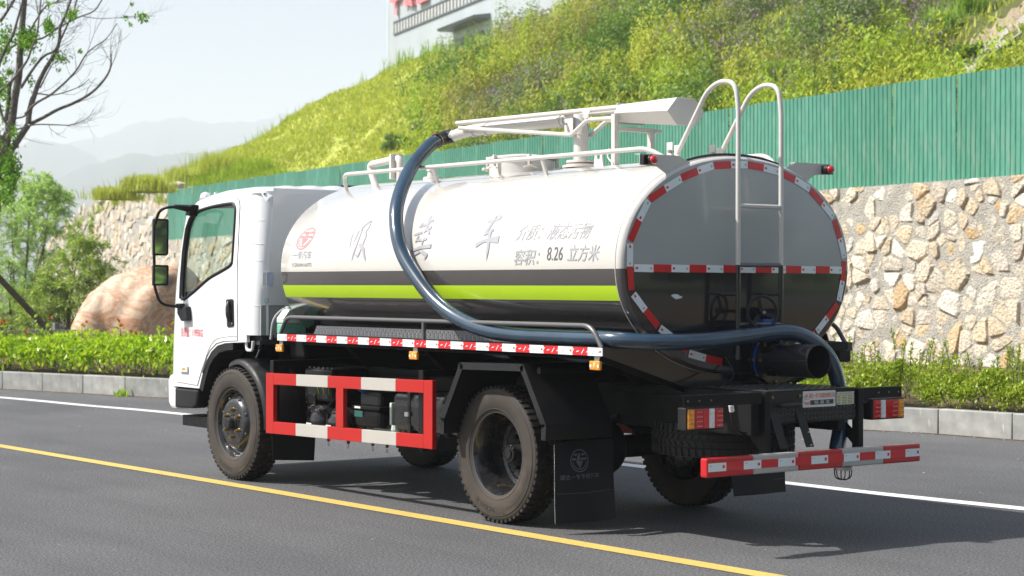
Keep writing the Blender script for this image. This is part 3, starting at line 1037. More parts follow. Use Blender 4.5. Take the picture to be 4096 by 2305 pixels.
# pampas tufts
for k, (u, v, d, hh) in enumerate(((3760, 150, 42, 0.9), (3880, 70, 41, 0.9), (3650, 215, 42, 0.8), (3120, 320, 45, 0.7))):
    c = hit_hill(u, v)
    P = c + RNG.normal(0, 0.22, (420, 3)) * np.array([1, 1, 0.1])
    V, F = blades(P, RNG.uniform(0.7, 1.25, 420) * hh, 0.03, 1.1, 2.2)
    tag(npmesh('pampas_tuft', V, F, 'tallgrass'), ('arching long-bladed grass tuft high on the hill near the bare slope', 'long-bladed grass tuft nearest the sandy bare patch of slope',
        'small arching grass tuft below the tallest tufts near the gutter', 'small arching grass tuft on the slope above the ladder hoops')[k], 'grass tuft', 'long grass tufts on the hill')
# feathery shrubs on top of the upper wall
for k, (u, v, r, h, lb) in enumerate(((885, 700, 1.0, 0.95, 'largest feathery yellow-green shrub above the stone wall, nearest the grass slope'), (740, 735, 0.8, 0.7, 'feathery yellow-green shrub above the wall behind the cab mirror arm'),
                                      (590, 770, 0.7, 0.55, 'low feathery shrub in the middle of the wall top'), (455, 800, 0.6, 0.4, 'smallest feathery shrub on the falling end of the wall'))):
    c = hit_hill(u, v)
    root = thing('wall_top_shrub', lb, 'shrub', tuple(c), 'shrubs along the wall top')
    m_ = 1500
    P = c + np.stack([RNG.normal(0, 0.5, m_) * r, RNG.normal(0, 0.5, m_) * r, 0 * RNG.normal(0, 1, m_)], 1)
    V, F = blades(P, RNG.uniform(0.5, 1.25, m_) * h, 0.03, 0.55)
    tag(npmesh('stalks', V, F, 'grass', root), kind='stuff')
    C = c + np.stack([RNG.normal(0, 0.45, 12) * r, RNG.normal(0, 0.45, 12) * r, RNG.uniform(0.1, 0.5, 12) * h], 1)
    V, F = clumps(C, RNG.uniform(0.2, 0.4, 12) * r, 3000, 0.15, 0.03, 0.9, 1.0)
    tag(npmesh('foliage', V, F, 'goldscrub', root), kind='stuff')
n = 22000
x = RNG.uniform(50, 73.5, n); t = RNG.uniform(-0.55, 3.2, n)
ok = (np.sin(x * 2.3 + 2 * t) + 0.8 * np.sin(x * 5.1) + RNG.uniform(-1, 1, n) > -0.35) | (t > 0.6)
x, t = x[ok], t[ok]; n = len(x)
P = hillp(x, t)
V, F = blades(P, RNG.uniform(0.2, 0.8, n) * (0.5 + 0.5 * np.abs(np.sin(x * 1.1 + t))), 0.035, 0.95)
tag(npmesh('wall_top_grass', V, F, 'limescrub'), 'dry yellow-green grass along the top of the ragged stone wall', 'grass', kind='stuff')
# bare sandy slope and concrete gutter at the top right
gp = [np.array(q) for q in ((3852, 282), (3935, 205), (4010, 150), (4096, 88), (4210, 10))]
def gpt(f):
    i = min(int(f * 4), 3); return gp[i] + (gp[i + 1] - gp[i]) * (f * 4 - i)
mb = MB(); V = []
for i in range(41):
    u, v = gpt(i / 40)
    for du, dv, dz in ((0, 0, -0.1), (0, 0, 0.16), (7, 13, 0.10), (17, 34, 0.10), (22, 46, 0.16), (22, 46, -0.1)):
        V.append(hit_hill(u + du, v + dv) + np.array([0, 0, dz]))
mb.add(V, [(6 * i + j, 6 * i + j + 1, 6 * i + 7 + j, 6 * i + 6 + j) for i in range(40) for j in range(5)])
boxed(mb.build('gutter_path', 'concrete'))
mb = MB(); V = []
for i in range(31):
    u, v = 3880 + i * 11, 205 - i * 8.4
    for j in range(9):
        q = hit_hill(u - 10 + j * (5 + i * 0.5), v - 24 + j * (5.5 + i * 0.15))
        V.append(q + np.array([0, 0, (0.12 + 0.05 * math.sin(i * 1.3 + j) + random.uniform(-0.04, 0.04)) if 0 < j < 8 and 0 < i else -0.1]))
mb.add(V, [(9 * i + j, 9 * i + j + 1, 9 * i + 10 + j, 9 * i + 9 + j) for i in range(30) for j in range(8)])
boxed(mb.build('bare_slope', 'sand', smooth=70))

# ---- warehouse on the hill
MAT['siding'] = M('siding', (0.50, 0.54, 0.56), 0.45, metal=0.1, var=0.05, vscale=0.4)
MAT['pane'] = M('pane', (0.46, 0.46, 0.43), 0.15, coat=0.5, var=0.06, vscale=0.7)
MAT['steel_frame'] = M('steel_frame', (0.10, 0.11, 0.12), 0.5)
MAT['canopy'] = M('canopy', (0.13, 0.145, 0.155), 0.5, var=0.1)
MAT['sign_red'] = M('sign_red', (0.72, 0.20, 0.22), 0.5)
A = Vector((98.77, -61.93, 0)); B = Vector((50.0, -48.37, 0))
bd = (B - A).normalized(); bn = Vector((bd.y, -bd.x, 0))
if bn.dot(CAM - A) < 0: bn = -bn
LB = (B - A).length
wh = thing('warehouse', 'pale grey corrugated metal warehouse with red sign letters on top of the hill', 'building', (A.x, A.y, 8))
def bp(s, z, d=0.0):
    q = A + bd * s + bn * d
    return (q.x, q.y, z)
mb = MB(); V = []; k = 0; s = 0.0
while s < LB:
    for ds, dp in ((0, 0), (0.05, 0.045), (0.13, 0.045), (0.18, 0)):
        V += [bp(s + ds, 8, dp), bp(s + ds, 25.5, dp)]
    s += 0.26
n = len(V) // 2
mb.add(V, [(2 * i, 2 * i + 2, 2 * i + 3, 2 * i + 1) for i in range(n - 1)])
mb.add([bp(0, 8), bp(0, 25.5), bp(0, 25.5, -26), bp(0, 8, -26)], [(0, 1, 2, 3)])
mb.add([bp(LB, 8), bp(LB, 25.5), bp(LB, 25.5, -26), bp(LB, 8, -26)], [(0, 1, 2, 3)])
mb.build('wall', 'siding', wh, smooth=0)
mb = MB(); mb.hexa([bp(-0.4, 25.5, 0.4), bp(LB, 25.5, 0.4), bp(LB, 26.5, -13), bp(-0.4, 26.5, -13), bp(-0.4, 25.8, 0.4), bp(LB, 25.8, 0.4), bp(LB, 27, -13), bp(-0.4, 27, -13)])
mb.build('roof', 'siding', wh, smooth=0)
mb = MB(); mb.hexa([bp(-0.05, 8, 0.06), bp(0.25, 8, 0.06), bp(0.25, 8, -0.2), bp(-0.05, 8, -0.2), bp(-0.05, 25.5, 0.06), bp(0.25, 25.5, 0.06), bp(0.25, 25.5, -0.2), bp(-0.05, 25.5, -0.2)])
mb.build('corner_flashing', 'siding', wh, smooth=0)
s0, z0, z1 = 1.6, 18.80, 19.62
mb = MB()
for zz in (z0, z1): mb.hexa([bp(s0, zz - 0.05, 0.03), bp(40, zz - 0.05, 0.03), bp(40, zz - 0.05, 0.13), bp(s0, zz - 0.05, 0.13), bp(s0, zz + 0.05, 0.03), bp(40, zz + 0.05, 0.03), bp(40, zz + 0.05, 0.13), bp(s0, zz + 0.05, 0.13)])
mb.build('window_frame', 'steel_frame', wh, smooth=0)
i = 0; s = s0
while s < 40:
    mb = MB(); mb.hexa([bp(s + 0.14, z0 + 0.05, 0.03), bp(s + 0.62, z0 + 0.05, 0.03), bp(s + 0.62, z0 + 0.05, 0.07), bp(s + 0.14, z0 + 0.05, 0.07), bp(s + 0.14, z1 - 0.05, 0.03), bp(s + 0.62, z1 - 0.05, 0.03), bp(s + 0.62, z1 - 0.05, 0.07), bp(s + 0.14, z1 - 0.05, 0.07)])
    mb.build('pane', 'pane', wh, smooth=0)
    mb = MB(); mb.hexa([bp(s, z0, 0.03), bp(s + 0.12, z0, 0.03), bp(s + 0.12, z0, 0.11), bp(s, z0, 0.11), bp(s, z1, 0.03), bp(s + 0.12, z1, 0.03), bp(s + 0.12, z1, 0.11), bp(s, z1, 0.11)])
    mb.build('mullion', 'canopy', wh, smooth=0)
    s += 0.64
mb = MB(); mb.hexa([bp(13.6, 17.45, 0.05), bp(20.4, 17.45, 0.05), bp(20.4, 17.45, 1.0), bp(13.6, 17.45, 1.0), bp(13.6, 17.75, 0.05), bp(20.4, 17.75, 0.05), bp(20.4, 17.6, 1.1), bp(13.6, 17.6, 1.1)])
cn = mb.build('canopy', 'canopy', wh, smooth=0)
mb = MB(); mb.hexa([bp(14.2, 12, 0.05), bp(19.2, 12, 0.05), bp(19.2, 12, 0.1), bp(14.2, 12, 0.1), bp(14.2, 16.9, 0.05), bp(19.2, 16.9, 0.05), bp(19.2, 16.9, 0.1), bp(14.2, 16.9, 0.1)])
mb.build('door', 'steel_frame', wh, smooth=0)
for k, (ch, s, zb) in enumerate((('十', 1.5, 20.0), ('堰', 4.3, 20.05), ('亚', 7.2, 20.05), ('车', 10.1, 20.1))):
    mb = MB(); text_on(mb, ch, lambda a, h: bp(a, h, 0.35), s, s + 2.1, zb, zb + 1.95, bold=0.03)
    nv = len(mb.v)
    mb.add([tuple(Vector(p) - bn * 0.2) for p in mb.v[:nv]], [list(f)[::-1] for f in mb.f])
    mb.build('sign_letter', 'sign_red', wh, smooth=0)
rl = thing('hill_railing', 'rusty railing in front of the warehouse behind the hilltop shrubs', 'railing', bp(32, 14, 1.2))
for z in (15.75, 16.25):
    mb = MB(); mb.bar(bp(25, z + 0.1, 1.2), bp(46, z - 0.1, 1.2), 0.05, 0.05); mb.build('rail', 'rust', rl, smooth=0)
for i in range(14):
    mb = MB(); mb.bar(bp(25.2 + i * 1.5, 12, 1.2), bp(25.2 + i * 1.5, 16.3 - i * 0.015, 1.2), 0.05, 0.05); mb.build('post', 'rust', rl, smooth=0)

# ---- far mountains
def ridge(name, pts, dist, lift):
    us = np.linspace(-2600, 3600, 420)
    vs_ = np.interp(us, [p[0] for p in pts], [p[1] for p in pts]) + 9 * np.sin(us * 0.011 + lift) + 5 * np.sin(us * 0.031 + 1) + 3 * np.sin(us * 0.083) + RNG.normal(0, 1.2, 420)
    V = []
    for i, (u, v) in enumerate(zip(us, vs_)):
        top = np.array(at(u, v, dist))
        sp_ = math.sin(u * 0.017 + lift) + 0.6 * math.sin(u * 0.043)
        for f, hh in ((0.70, -0.02), (0.80, 0.28 + 0.08 * sp_), (0.90, 0.62 + 0.07 * sp_), (0.96, 0.86), (1.0, 1.0), (1.15, -0.02)):
            q = np.array(at(u, v, dist * f)); V.append((q[0], q[1], top[2] * hh))
    V = np.array(V)
    i = np.arange(419)[:, None] * 6
    F = np.concatenate([i + np.array([j, j + 6, j + 7, j + 1]) for j in range(5)], 1).reshape(-1, 4)
    return boxed(npmesh(name, V, F, 'hill_far', smooth=True))
ridge('mountain_ridge', [(-2600, 640), (-600, 735), (100, 720), (250, 700), (430, 650), (530, 620), (700, 610), (1000, 590), (1800, 540), (3600, 570)], 2800, 0)
ridge('mountain_ridge', [(-2600, 560), (-500, 650), (0, 610), (140, 562), (250, 580), (400, 640), (560, 675), (1200, 650), (3600, 610)], 3500, 2)
ridge('mountain_ridge', [(-2600, 560), (-300, 640), (150, 600), (330, 555), (550, 500), (700, 480), (950, 485), (1300, 450), (3600, 500)], 4300, 4)

# ================================================================ PLANTING, TREES, BOULDER
MAT['photinia'] = leafmat('photinia_leaf', [(0.171, 0.310, 0.018), (0.310, 0.482, 0.022), (0.451, 0.621, 0.028), (0.559, 0.683, 0.047), (0.248, 0.420, 0.031), (0.652, 0.699, 0.078)], 0.32, 0.35, 0.6)
MAT['red_shoot'] = leafmat('red_shoot', [(0.425, 0.061, 0.031), (0.506, 0.101, 0.035), (0.364, 0.051, 0.051)], 0.35, 0.35, 0.6)
MAT['privet'] = leafmat('privet_leaf', [(0.159, 0.244, 0.020), (0.280, 0.378, 0.027), (0.389, 0.476, 0.037), (0.207, 0.305, 0.025), (0.462, 0.499, 0.073)], 0.4, 0.35, 0.5)
MAT['willow'] = leafmat('willow_leaf', [(0.304, 0.467, 0.173), (0.426, 0.608, 0.203), (0.547, 0.708, 0.264), (0.243, 0.386, 0.121)], 0.5, 0.35, 0.4)
MAT['willow_dark'] = leafmat('willow_dark_leaf', [(0.216, 0.334, 0.068), (0.334, 0.451, 0.099), (0.431, 0.529, 0.138), (0.175, 0.255, 0.059)], 0.5, 0.35, 0.4)
MAT['tree_leaf'] = leafmat('tree_leaf', [(0.081, 0.203, 0.020), (0.135, 0.297, 0.027), (0.216, 0.405, 0.034), (0.068, 0.162, 0.020)], 0.4, 0.4, 0.5)

def kerb_off(s, off):
    p, d = along(KP, KL, s)
    return np.array([p.x + d.y * off, p.y - d.x * off, 0.0])
def kerb_s(x):   # arc length at which the kerb passes x
    i = int(np.argmin([abs(p.x - x) for p in KP]))
    return KL[i]

def hedge(name, label, x0, x1, w0, w1, ztop, n, L, W, mt, shoots, seed, lump):
    sa, sb = kerb_s(x0), kerb_s(x1)
    mid = kerb_off((sa + sb) / 2, (w0 + w1) / 2)
    root = thing(name, label, 'hedge', (mid[0], mid[1], 0.22))
    def top(s, o): return ztop + (np.clip((o - 1.2) * 0.06, 0, 0.12)) + lump * (0.5 * np.sin(s * 2.1 + seed) * np.sin(o * 3 + s) + 0.35 * np.sin(s * 5.3 + 2 * o) + 0.3 * np.sin(s * 11.7 + 5 * o))
    s = RNG.uniform(sa, sb, n)
    o = np.where(RNG.uniform(0, 1, n) < 0.55, w0 + np.abs(RNG.normal(0, 0.16, n)), RNG.uniform(w0, w1, n))
    tp = top(s, o) - 0.30 * np.clip((w0 + 0.12 - o) / 0.25, 0, 1)
    q = RNG.beta(3.2, 1.0, n)
    front = o < w0 + 0.35
    z = np.where(front, 0.25 + (tp - 0.25) * q, tp - np.abs(RNG.normal(0, 0.09, n)))
    base = np.array([kerb_off(a, b) for a, b in zip(s, o)])
    base[:, 2] = z
    out = np.array([kerb_off(a, w0 - 1.0) - kerb_off(a, w0) for a in (sa, sb)]).mean(0)
    d = unit(rnd_unit(n) * 0.8 + np.array([0, 0, 0.75]) + out * 0.35)
    nn = unit(np.cross(d, rnd_unit(n)))
    V, F = leaf_quads(base, d, nn, RNG.uniform(0.7, 1.25, n) * L, RNG.uniform(0.8, 1.2, n) * W)
    tag(npmesh('foliage', V, F, mt, root), kind='stuff')
    st = MB()
    k = int((sb - sa) * 26)
    for i in range(k):
        a = random.uniform(sa, sb); b = random.uniform(w0 + 0.06, w1)
        p = kerb_off(a, b); t = float(top(a, b))
        e = p + np.array([random.uniform(-.12, .12), random.uniform(-.12, .12), t - 0.04])
        p[2] = 0.2
        st.tube([p, (p + e) / 2 + np.array([random.uniform(-.05, .05), random.uniform(-.05, .05), 0]), e], [0.008, 0.006, 0.003], 4)
    tag(st.build('stems', 'twig', root), kind='stuff')
    # upright shoots standing above the clipped top
    sm = MB(); lc, ldd = [], []; rc, rdd = [], []
    for (x, b, h, red) in shoots:
        a = kerb_s(x) + random.uniform(-0.2, 0.2)
        p = kerb_off(a, b); t = float(top(a, b))
        le = np.array([random.uniform(-.4, .4), random.uniform(-.3, .3), 1.0]) if L < 0.08 else np.array([random.uniform(-.12, .12), random.uniform(-.12, .12), 1.0])
        tip = p + np.array([0, 0, t]) + le * h
        sm.tube([p + np.array([0, 0, t - 0.2]), p + np.array([0, 0, t]) + le * h * .5, tip], [0.006, 0.005, 0.003], 4)
        m_ = max(6, int(h * (42 if L > 0.08 else 120))) if not red else 4
        for i in range(m_):
            f = random.uniform(0.25, 1.0)
            q_ = p + np.array([0, 0, t]) + le * h * f
            aa = random.uniform(0, 2 * PI)
            dv = np.array([math.cos(aa), math.sin(aa), random.uniform(0.4, 1.3)]); dv /= np.linalg.norm(dv)
            lc.append(q_ + dv * L * 0.5); ldd.append(dv)
        if red:
            for i in range(4):
                aa = random.uniform(0, 2 * PI)
                dv = np.array([math.cos(aa) * .45, math.sin(aa) * .6, random.uniform(0.7, 1.3)]); dv /= np.linalg.norm(dv)
                rc.append(tip + dv * L * 0.5); rdd.append(dv)
    if sm.v: tag(sm.build('shoot_stems', 'twig', root), kind='stuff')
    for cc, dd, nm, mm in ((lc, ldd, 'shoot_leaves', mt), (rc, rdd, 'red_shoots', 'red_shoot')):
        if cc:
            C, D = np.array(cc), np.array(dd)
            V, F = leaf_quads(C, D, unit(np.cross(D, rnd_unit(len(C)))), RNG.uniform(0.6, 1.0, len(C)) * L, RNG.uniform(0.5, 0.8, len(C)) * W)
            tag(npmesh(nm, V, F, mm, root), kind='stuff')
    return root

sh = [(random.uniform(13, 22), random.uniform(0.5, 1.5), random.uniform(0.08, 0.28), random.random() < 0.6) for i in range(36)]
sh += [(15.6, 1.2, 0.42, False), (19.2, 1.2, 0.34, False), (18.6, 1.0, 0.32, True)]
hedge('photinia_hedge', 'clipped yellow-green hedge with red shoot tips in front of the pink boulder', 11.5, 24.0, 0.34, 1.75, 0.80, 21000, 0.105, 0.046, 'photinia', sh, 1.0, 0.13)
sh = [(random.uniform(-2, 8), random.uniform(0.4, 2.4), random.uniform(0.10, 0.38), False) for i in range(190)]
hedge('privet_hedge', 'loose small-leaved green hedge with upright shoots below the stone wall', -3.0, 9.0, 0.30, 2.7, 0.64, 70000, 0.05, 0.026, 'privet', sh, 2.2, 0.2)

# ---- boulder of banded pink stone
def bouldermat():
    m, t, p, o = newmat('boulder_stone')
    tc = t.nodes.new('ShaderNodeTexCoord')
    mp = t.nodes.new('ShaderNodeMapping')
    mp.inputs['Rotation'].default_value = (0.3, 0.5, 0.9)
    mp.inputs['Scale'].default_value = (0.5, 1.5, 2.0)
    t.links.new(tc.outputs['Object'], mp.inputs[0])
    n = t.nodes.new('ShaderNodeTexNoise'); n.inputs['Scale'].default_value = 1.3; n.inputs['Detail'].default_value = 10; n.inputs['Roughness'].default_value = 0.62; n.inputs['Distortion'].default_value = 0.5
    t.links.new(mp.outputs[0], n.inputs['Vector'])
    c = ramp(t, n.outputs[0], [(0.28, (0.33, 0.15, 0.075)), (0.40, (0.43, 0.25, 0.14)), (0.47, (0.55, 0.41, 0.29)), (0.53, (0.40, 0.19, 0.09)), (0.60, (0.56, 0.43, 0.31)), (0.72, (0.38, 0.21, 0.12))]).outputs[0]
    wv = t.nodes.new('ShaderNodeTexWave'); wv.inputs['Scale'].default_value = 0.30; wv.inputs['Distortion'].default_value = 9; wv.inputs['Detail'].default_value = 4; wv.inputs['Detail Scale'].default_value = 0.8
    mp2 = t.nodes.new('ShaderNodeMapping'); mp2.inputs['Rotation'].default_value = (0.2, -0.75, 0.4)
    t.links.new(tc.outputs['Object'], mp2.inputs[0]); t.links.new(mp2.outputs[0], wv.inputs['Vector'])
    f = ramp(t, wv.outputs['Fac'], [(0.0, (0.9, 0.9, 0.9)), (0.05, (0.7, 0.7, 0.7)), (0.10, (0, 0, 0))]).outputs[0]
    c = mixc(t, f, c, (0.10, 0.09, 0.08))
    t.links.new(c, p.inputs['Base Color'])
    p.inputs['Roughness'].default_value = 0.6
    n2 = noise(t, 9, 6)
    t.links.new(bumpn(t, n2.outputs[0], 0.25, 0.05).outputs[0], p.inputs['Normal'])
    return m
MAT['boulder'] = bouldermat()
bx = np.array(rt) ; by = np.array(fw); by[2] = 0; by /= np.linalg.norm(by); bx[2] = 0; bx /= np.linalg.norm(bx)
bc = np.array(at(610, 1215, 36.6)); bc[2] = 0.2
def bould(a, b):
    th, ph = 2 * PI * a, PI * (0.5 - 0.62 * b) + 0.0
    ph = PI / 2 - b * PI * 0.62
    # outline height along the width
    cx, cz = math.cos(ph) * math.cos(th), math.sin(ph)
    cyv = math.cos(ph) * math.sin(th)
    px = 1.62 * math.copysign(abs(cx) ** 0.75, cx); py = 0.75 * cyv
    prof_h = float(np.interp(px, [-1.62, -1.5, -1.2, -0.8, -0.5, -0.1, 0.4, 0.9, 1.3, 1.62], [1.0, 1.35, 1.62, 1.72, 1.70, 1.86, 1.92, 1.78, 1.5, 1.0]))
    pz = prof_h * (max(cz, -0.4) ** 1 if cz > 0 else cz * 0.5) ** 1
    pz = math.copysign(abs(cz) ** 0.55, cz) * prof_h if cz > 0 else cz * 0.6
    # carved swelling lobes on the face, folded in ridges
    w1 = abs(math.sin(px * 1.9 + 0.8 + 0.9 * math.sin(pz * 1.6))); w2 = abs(math.sin(px * 3.3 - pz * 2.1 + 0.4)); w3 = abs(math.sin(px * 5.0 + pz * 4.2))
    lob = 0.34 * (w1 - 0.6) + 0.10 * (w2 - 0.6) + 0.025 * (w3 - 0.6)
    k = 1 + lob * (1.0 if cyv < 0 else 0.5)
    pz += 0.10 * (w2 - 0.6) * (1 if cz > 0.2 else 0)
    p = bc + bx * px * (1 + lob * 0.12) + by * py * k + np.array([0, 0, pz])
    return tuple(p)
b = MB(); b.grid(bould, 120, 60)
tag(b.build('boulder', 'boulder', None, smooth=70), 'large pink and tan veined boulder standing behind the red-tipped hedge', 'boulder')

# ---- grey plank rail and stake behind the hedge
MAT['old_wood'] = M('old_wood', (0.19, 0.18, 0.175), 0.8, var=0.25, vscale=6, bump=0.4, bscale=30)
MAT['pole_wood'] = M('pole_wood', (0.11, 0.082, 0.058), 0.8, var=0.25, vscale=7, bump=0.4, bscale=30)
r0 = thing('plank_rail', 'low grey plank rail with a short post behind the red-tipped hedge', 'rail', tuple(at(150, 1400, 33)))
b = MB(); b.bar(at(-120, 1329, 33.2), at(305, 1325, 33), 0.05, 0.055); b.build('plank', 'old_wood', r0, bevel=0.004)
for u in (225, -60):
    b = MB(); b.bar(at(u, 1480, 33.15), at(u, 1292, 33.15), 0.09, 0.09); b.build('post', 'old_wood', r0, bevel=0.004)

# ---- tree with half-bare limbs
tr = thing('street_tree', 'half-bare leaning tree with smooth grey limbs in front of the willow', 'tree', tuple(at(-70, 1450, 32)))
def px(pts, d): return [at(u, v, d + dd) for u, v, dd in [(q + (0,))[:3] for q in pts]]
def tz(pts, d): return px([(a / 1.812, b_ / 1.812) + tuple(c) for a, b_, *c in pts], d)
limbs = []
def limb(name, pts, r0_, r1_, n=6):
    P = smooth_path(pts, n)
    R = [1.2 * (r0_ + (r1_ - r0_) * i / (len(P) - 1)) for i in range(len(P))]
    b = MB(); b.tube(P, R, 9)
    limbs.append((P, R))
    return b.build(name, 'bark', tr, smooth=60)
limb('trunk', px([(-70, 1480), (-62, 1250), (-45, 1000), (-20, 760), (8, 600), (22, 545)], 32), 0.135, 0.085)
limb('limb', px([(15, 580), (45, 490), (58, 400), (75, 300), (80, 210), (88, 110), (100, -30)], 32), 0.062, 0.040)
limb('limb', px([(0, 690), (25, 620), (55, 585), (112, 500)], 32), 0.055, 0.045)
limb('limb', tz([(205, 900), (215, 800), (250, 690), (280, 600), (330, 500), (390, 400), (430, 300), (435, 200), (470, 120), (520, -20)], 32), 0.042, 0.016)
limb('limb', tz([(215, 900), (300, 860), (420, 795), (530, 750), (640, 690), (720, 620), (780, 540), (804, 470), (803, 390)], 32.2), 0.027, 0.011)
limb('limb', tz([(180, 830), (260, 750), (370, 685), (480, 590), (560, 500), (620, 400), (680, 345), (770, 280), (850, 170)], 31.7), 0.020, 0.005)
limb('limb', tz([(0, 450), (50, 370), (180, 290), (300, 280), (420, 205), (560, 130), (680, 80), (745, -10)], 32.4), 0.018, 0.009)
limb('limb', tz([(150, 640), (200, 560), (270, 460), (330, 400), (400, 360), (480, 200), (540, 60), (560, -40)], 31.8), 0.022, 0.010)
limb('limb', tz([(0, 160), (60, 70), (110, -20)], 31.8), 0.022, 0.016)
limb('limb', tz([(-20, 500), (30, 370), (90, 260), (130, 130), (170, -10)], 31.6), 0.026, 0.014)
limb('limb', tz([(-20, 680), (90, 580), (190, 450), (230, 350), (270, 230), (285, 100), (300, -30)], 31.5), 0.020, 0.010)
limb('limb', tz([(45, 880), (60, 740), (70, 600)], 32), 0.034, 0.03)
limb('limb', tz([(-10, 740), (20, 850), (70, 940), (60, 980), (0, 1120)], 31.6), 0.022, 0.014)
limb('limb', tz([(110, 860), (190, 830), (240, 690), (380, 690), (500, 660), (590, 620), (650, 570)], 32.3), 0.014, 0.004)
limb('limb', tz([(120, 940), (250, 905), (400, 905), (530, 905), (640, 850), (680, 790)], 31.8), 0.012, 0.003)
limb('limb', tz([(290, 640), (350, 520), (380, 470), (430, 440)], 32), 0.012, 0.004)
limb('limb', tz([(200, 250), (320, 60), (400, 20), (450, -20)], 32.2), 0.015, 0.008)
limb('limb', tz([(600, 120), (720, 135), (850, 130), (960, 120), (1040, 130)], 32), 0.006, 0.003)
tw = MB()
def twig(p, d, L, r, lev):
    P = [p]
    for i in range(5):
        d = (d + Vector((random.gauss(0, .16), random.gauss(0, .16), random.gauss(0.10, .12)))).normalized()
        P.append(P[-1] + d * L / 5)
    tw.tube(P, [r * (1 - 0.13 * i) for i in range(6)], 4)
    if lev > 0:
        for k in range(random.randint(1, 3)):
            q = random.randint(1, 4)
            a = (P[q] - P[q - 1]).normalized()
            twig(P[q], (a + Vector((random.gauss(0, .6), random.gauss(0, .6), random.gauss(0, .6)))).normalized(), L * random.uniform(0.4, 0.7), r * 0.6, lev - 1)
for P, R in limbs[3:]:
    for k in range(6):
        i = random.randint(len(P) // 3, len(P) - 2)
        a = (P[i + 1] - P[i]).normalized()
        twig(P[i], (a + Vector((random.gauss(0, .5), random.gauss(0, .5), random.gauss(0, .5)))).normalized(), random.uniform(0.35, 0.9), min(0.006, R[i] * 0.45), 2)
tag(tw.build('twigs', 'twig', tr, smooth=60), kind='stuff')
lc = []
for a, b_, sa, sb_, n in ((190, 290, 75, 80, 620), (355, 195, 38, 55, 170), (525, 110, 45, 40, 150), (430, 420, 70, 45, 70), (1030, 130, 50, 40, 60), (915, 130, 20, 20, 14), (945, 180, 12, 14, 8), (960, 35, 12, 10, 8), (580, 375, 20, 16, 14), (430, 510, 20, 12, 12),
                          (40, 330, 60, 120, 240), (20, 640, 50, 110, 180), (60, 1230, 75, 150, 1150), (40, 1380, 70, 100, 700), (90, 960, 40, 60, 110), (20, 30, 30, 25, 30), (240, 440, 25, 20, 14), (360, 30, 30, 20, 22), (70, 520, 25, 30, 40), (230, 600, 25, 60, 24), (-60, 300, 120, 300, 500), (-80, 1000, 120, 300, 900)):
    for k in range(n):
        lc.append(np.array(at((a + random.gauss(0, sa * .5)) / 1.812, (b_ + random.gauss(0, sb_ * .5)) / 1.812, 32 + random.gauss(0, 0.35))))
C = np.array(lc)
D = unit(rnd_unit(len(C)) * 0.8 + np.array([0, 0, -0.8]))
V, F = leaf_quads(C, D, unit(np.cross(D, rnd_unit(len(C)))), RNG.uniform(0.06, 0.11, len(C)), RNG.uniform(0.025, 0.042, len(C)))
tag(npmesh('leaves', V, F, 'tree_leaf', tr), kind='stuff')
b = MB(); b.tube([at(-90, 1020, 32.6), at(215, 1345, 33.2)], [0.055, 0.06], 8)
tag(b.build('tree_stake', 'pole_wood', None), 'dark wooden prop pole leaning towards the half-bare tree', 'pole')

# ---- soft willows
def willow(name, label, base, crowns, n, mt, seed, L=0.13, W=0.022):
    root = thing(name, label, 'tree', tuple(base))
    st = MB()
    C, D = [], []
    for (c, r, k) in crowns:
        c = np.array(c)
        st.tube(smooth_path([base + np.array([random.uniform(-.15, .15), random.uniform(-.15, .15), 0]), base * 0.45 + c * 0.55 + np.array([random.uniform(-.2, .2), random.uniform(-.2, .2), -0.2]), c], 5), [0.035 - 0.0028 * i for i in range(11)], 6)
        for j in range(k):
            a = rnd_unit(1, 0.3)[0]
            q = c + a * r * random.uniform(0.15, 1.0)
            if j % 4 == 0: st.tube([c + (q - c) * 0.15, c + (q - c) * 0.6 + np.array([0, 0, r * 0.1]), q], [0.012, 0.008, 0.004], 4)
            dv = unit((a * 0.6 + np.array([random.gauss(0, .35), random.gauss(0, .35), random.uniform(-0.5, 0.8)]))[None])[0]
            m_ = int(n / sum(z[2] for z in crowns))
            s_ = np.linspace(0, 1, m_)[:, None]
            ln = r * random.uniform(0.35, 0.75)
            pts = q + dv * s_ * ln + np.array([0, 0, -0.45]) * (s_ ** 2) * ln + RNG.normal(0, 0.035, (m_, 3))
            C.append(pts)
            D.append(unit(dv + RNG.normal(0, 0.55, (m_, 3)) + np.array([0, 0, -0.35])))
    st.build('trunk', 'twig', root, smooth=60)
    C, D = np.concatenate(C), np.concatenate(D)
    V, F = leaf_quads(C, D, unit(np.cross(D, rnd_unit(len(C)))), RNG.uniform(0.7, 1.3, len(C)) * L, RNG.uniform(0.7, 1.3, len(C)) * W)
    tag(npmesh('crown', V, F, mt, root), kind='stuff')
wb = np.array(at(60, 1395, 45))
willow('willow_tree', 'tall soft blue-green willow behind the half-bare tree', wb,
       [(at(u, v, 45 + dd), r, 34) for u, v, dd, r in ((-60, 900, 0, 0.9), (40, 800, .5, 0.75), (120, 860, -.4, 0.8), (200, 800, .3, 0.6), (60, 960, 0, 0.9), (150, 1010, .5, 0.8), (30, 1100, -.4, 0.9), (-80, 1120, 0, 0.9), (225, 790, .2, 0.42), (120, 770, 0, 0.5), (180, 920, -.5, 0.7), (90, 1200, 0, 0.9), (-20, 1280, .2, 0.9), (160, 1180, -.3, 0.8))], 19000, 'willow', 1)
wb = np.array(at(270, 1400, 40))
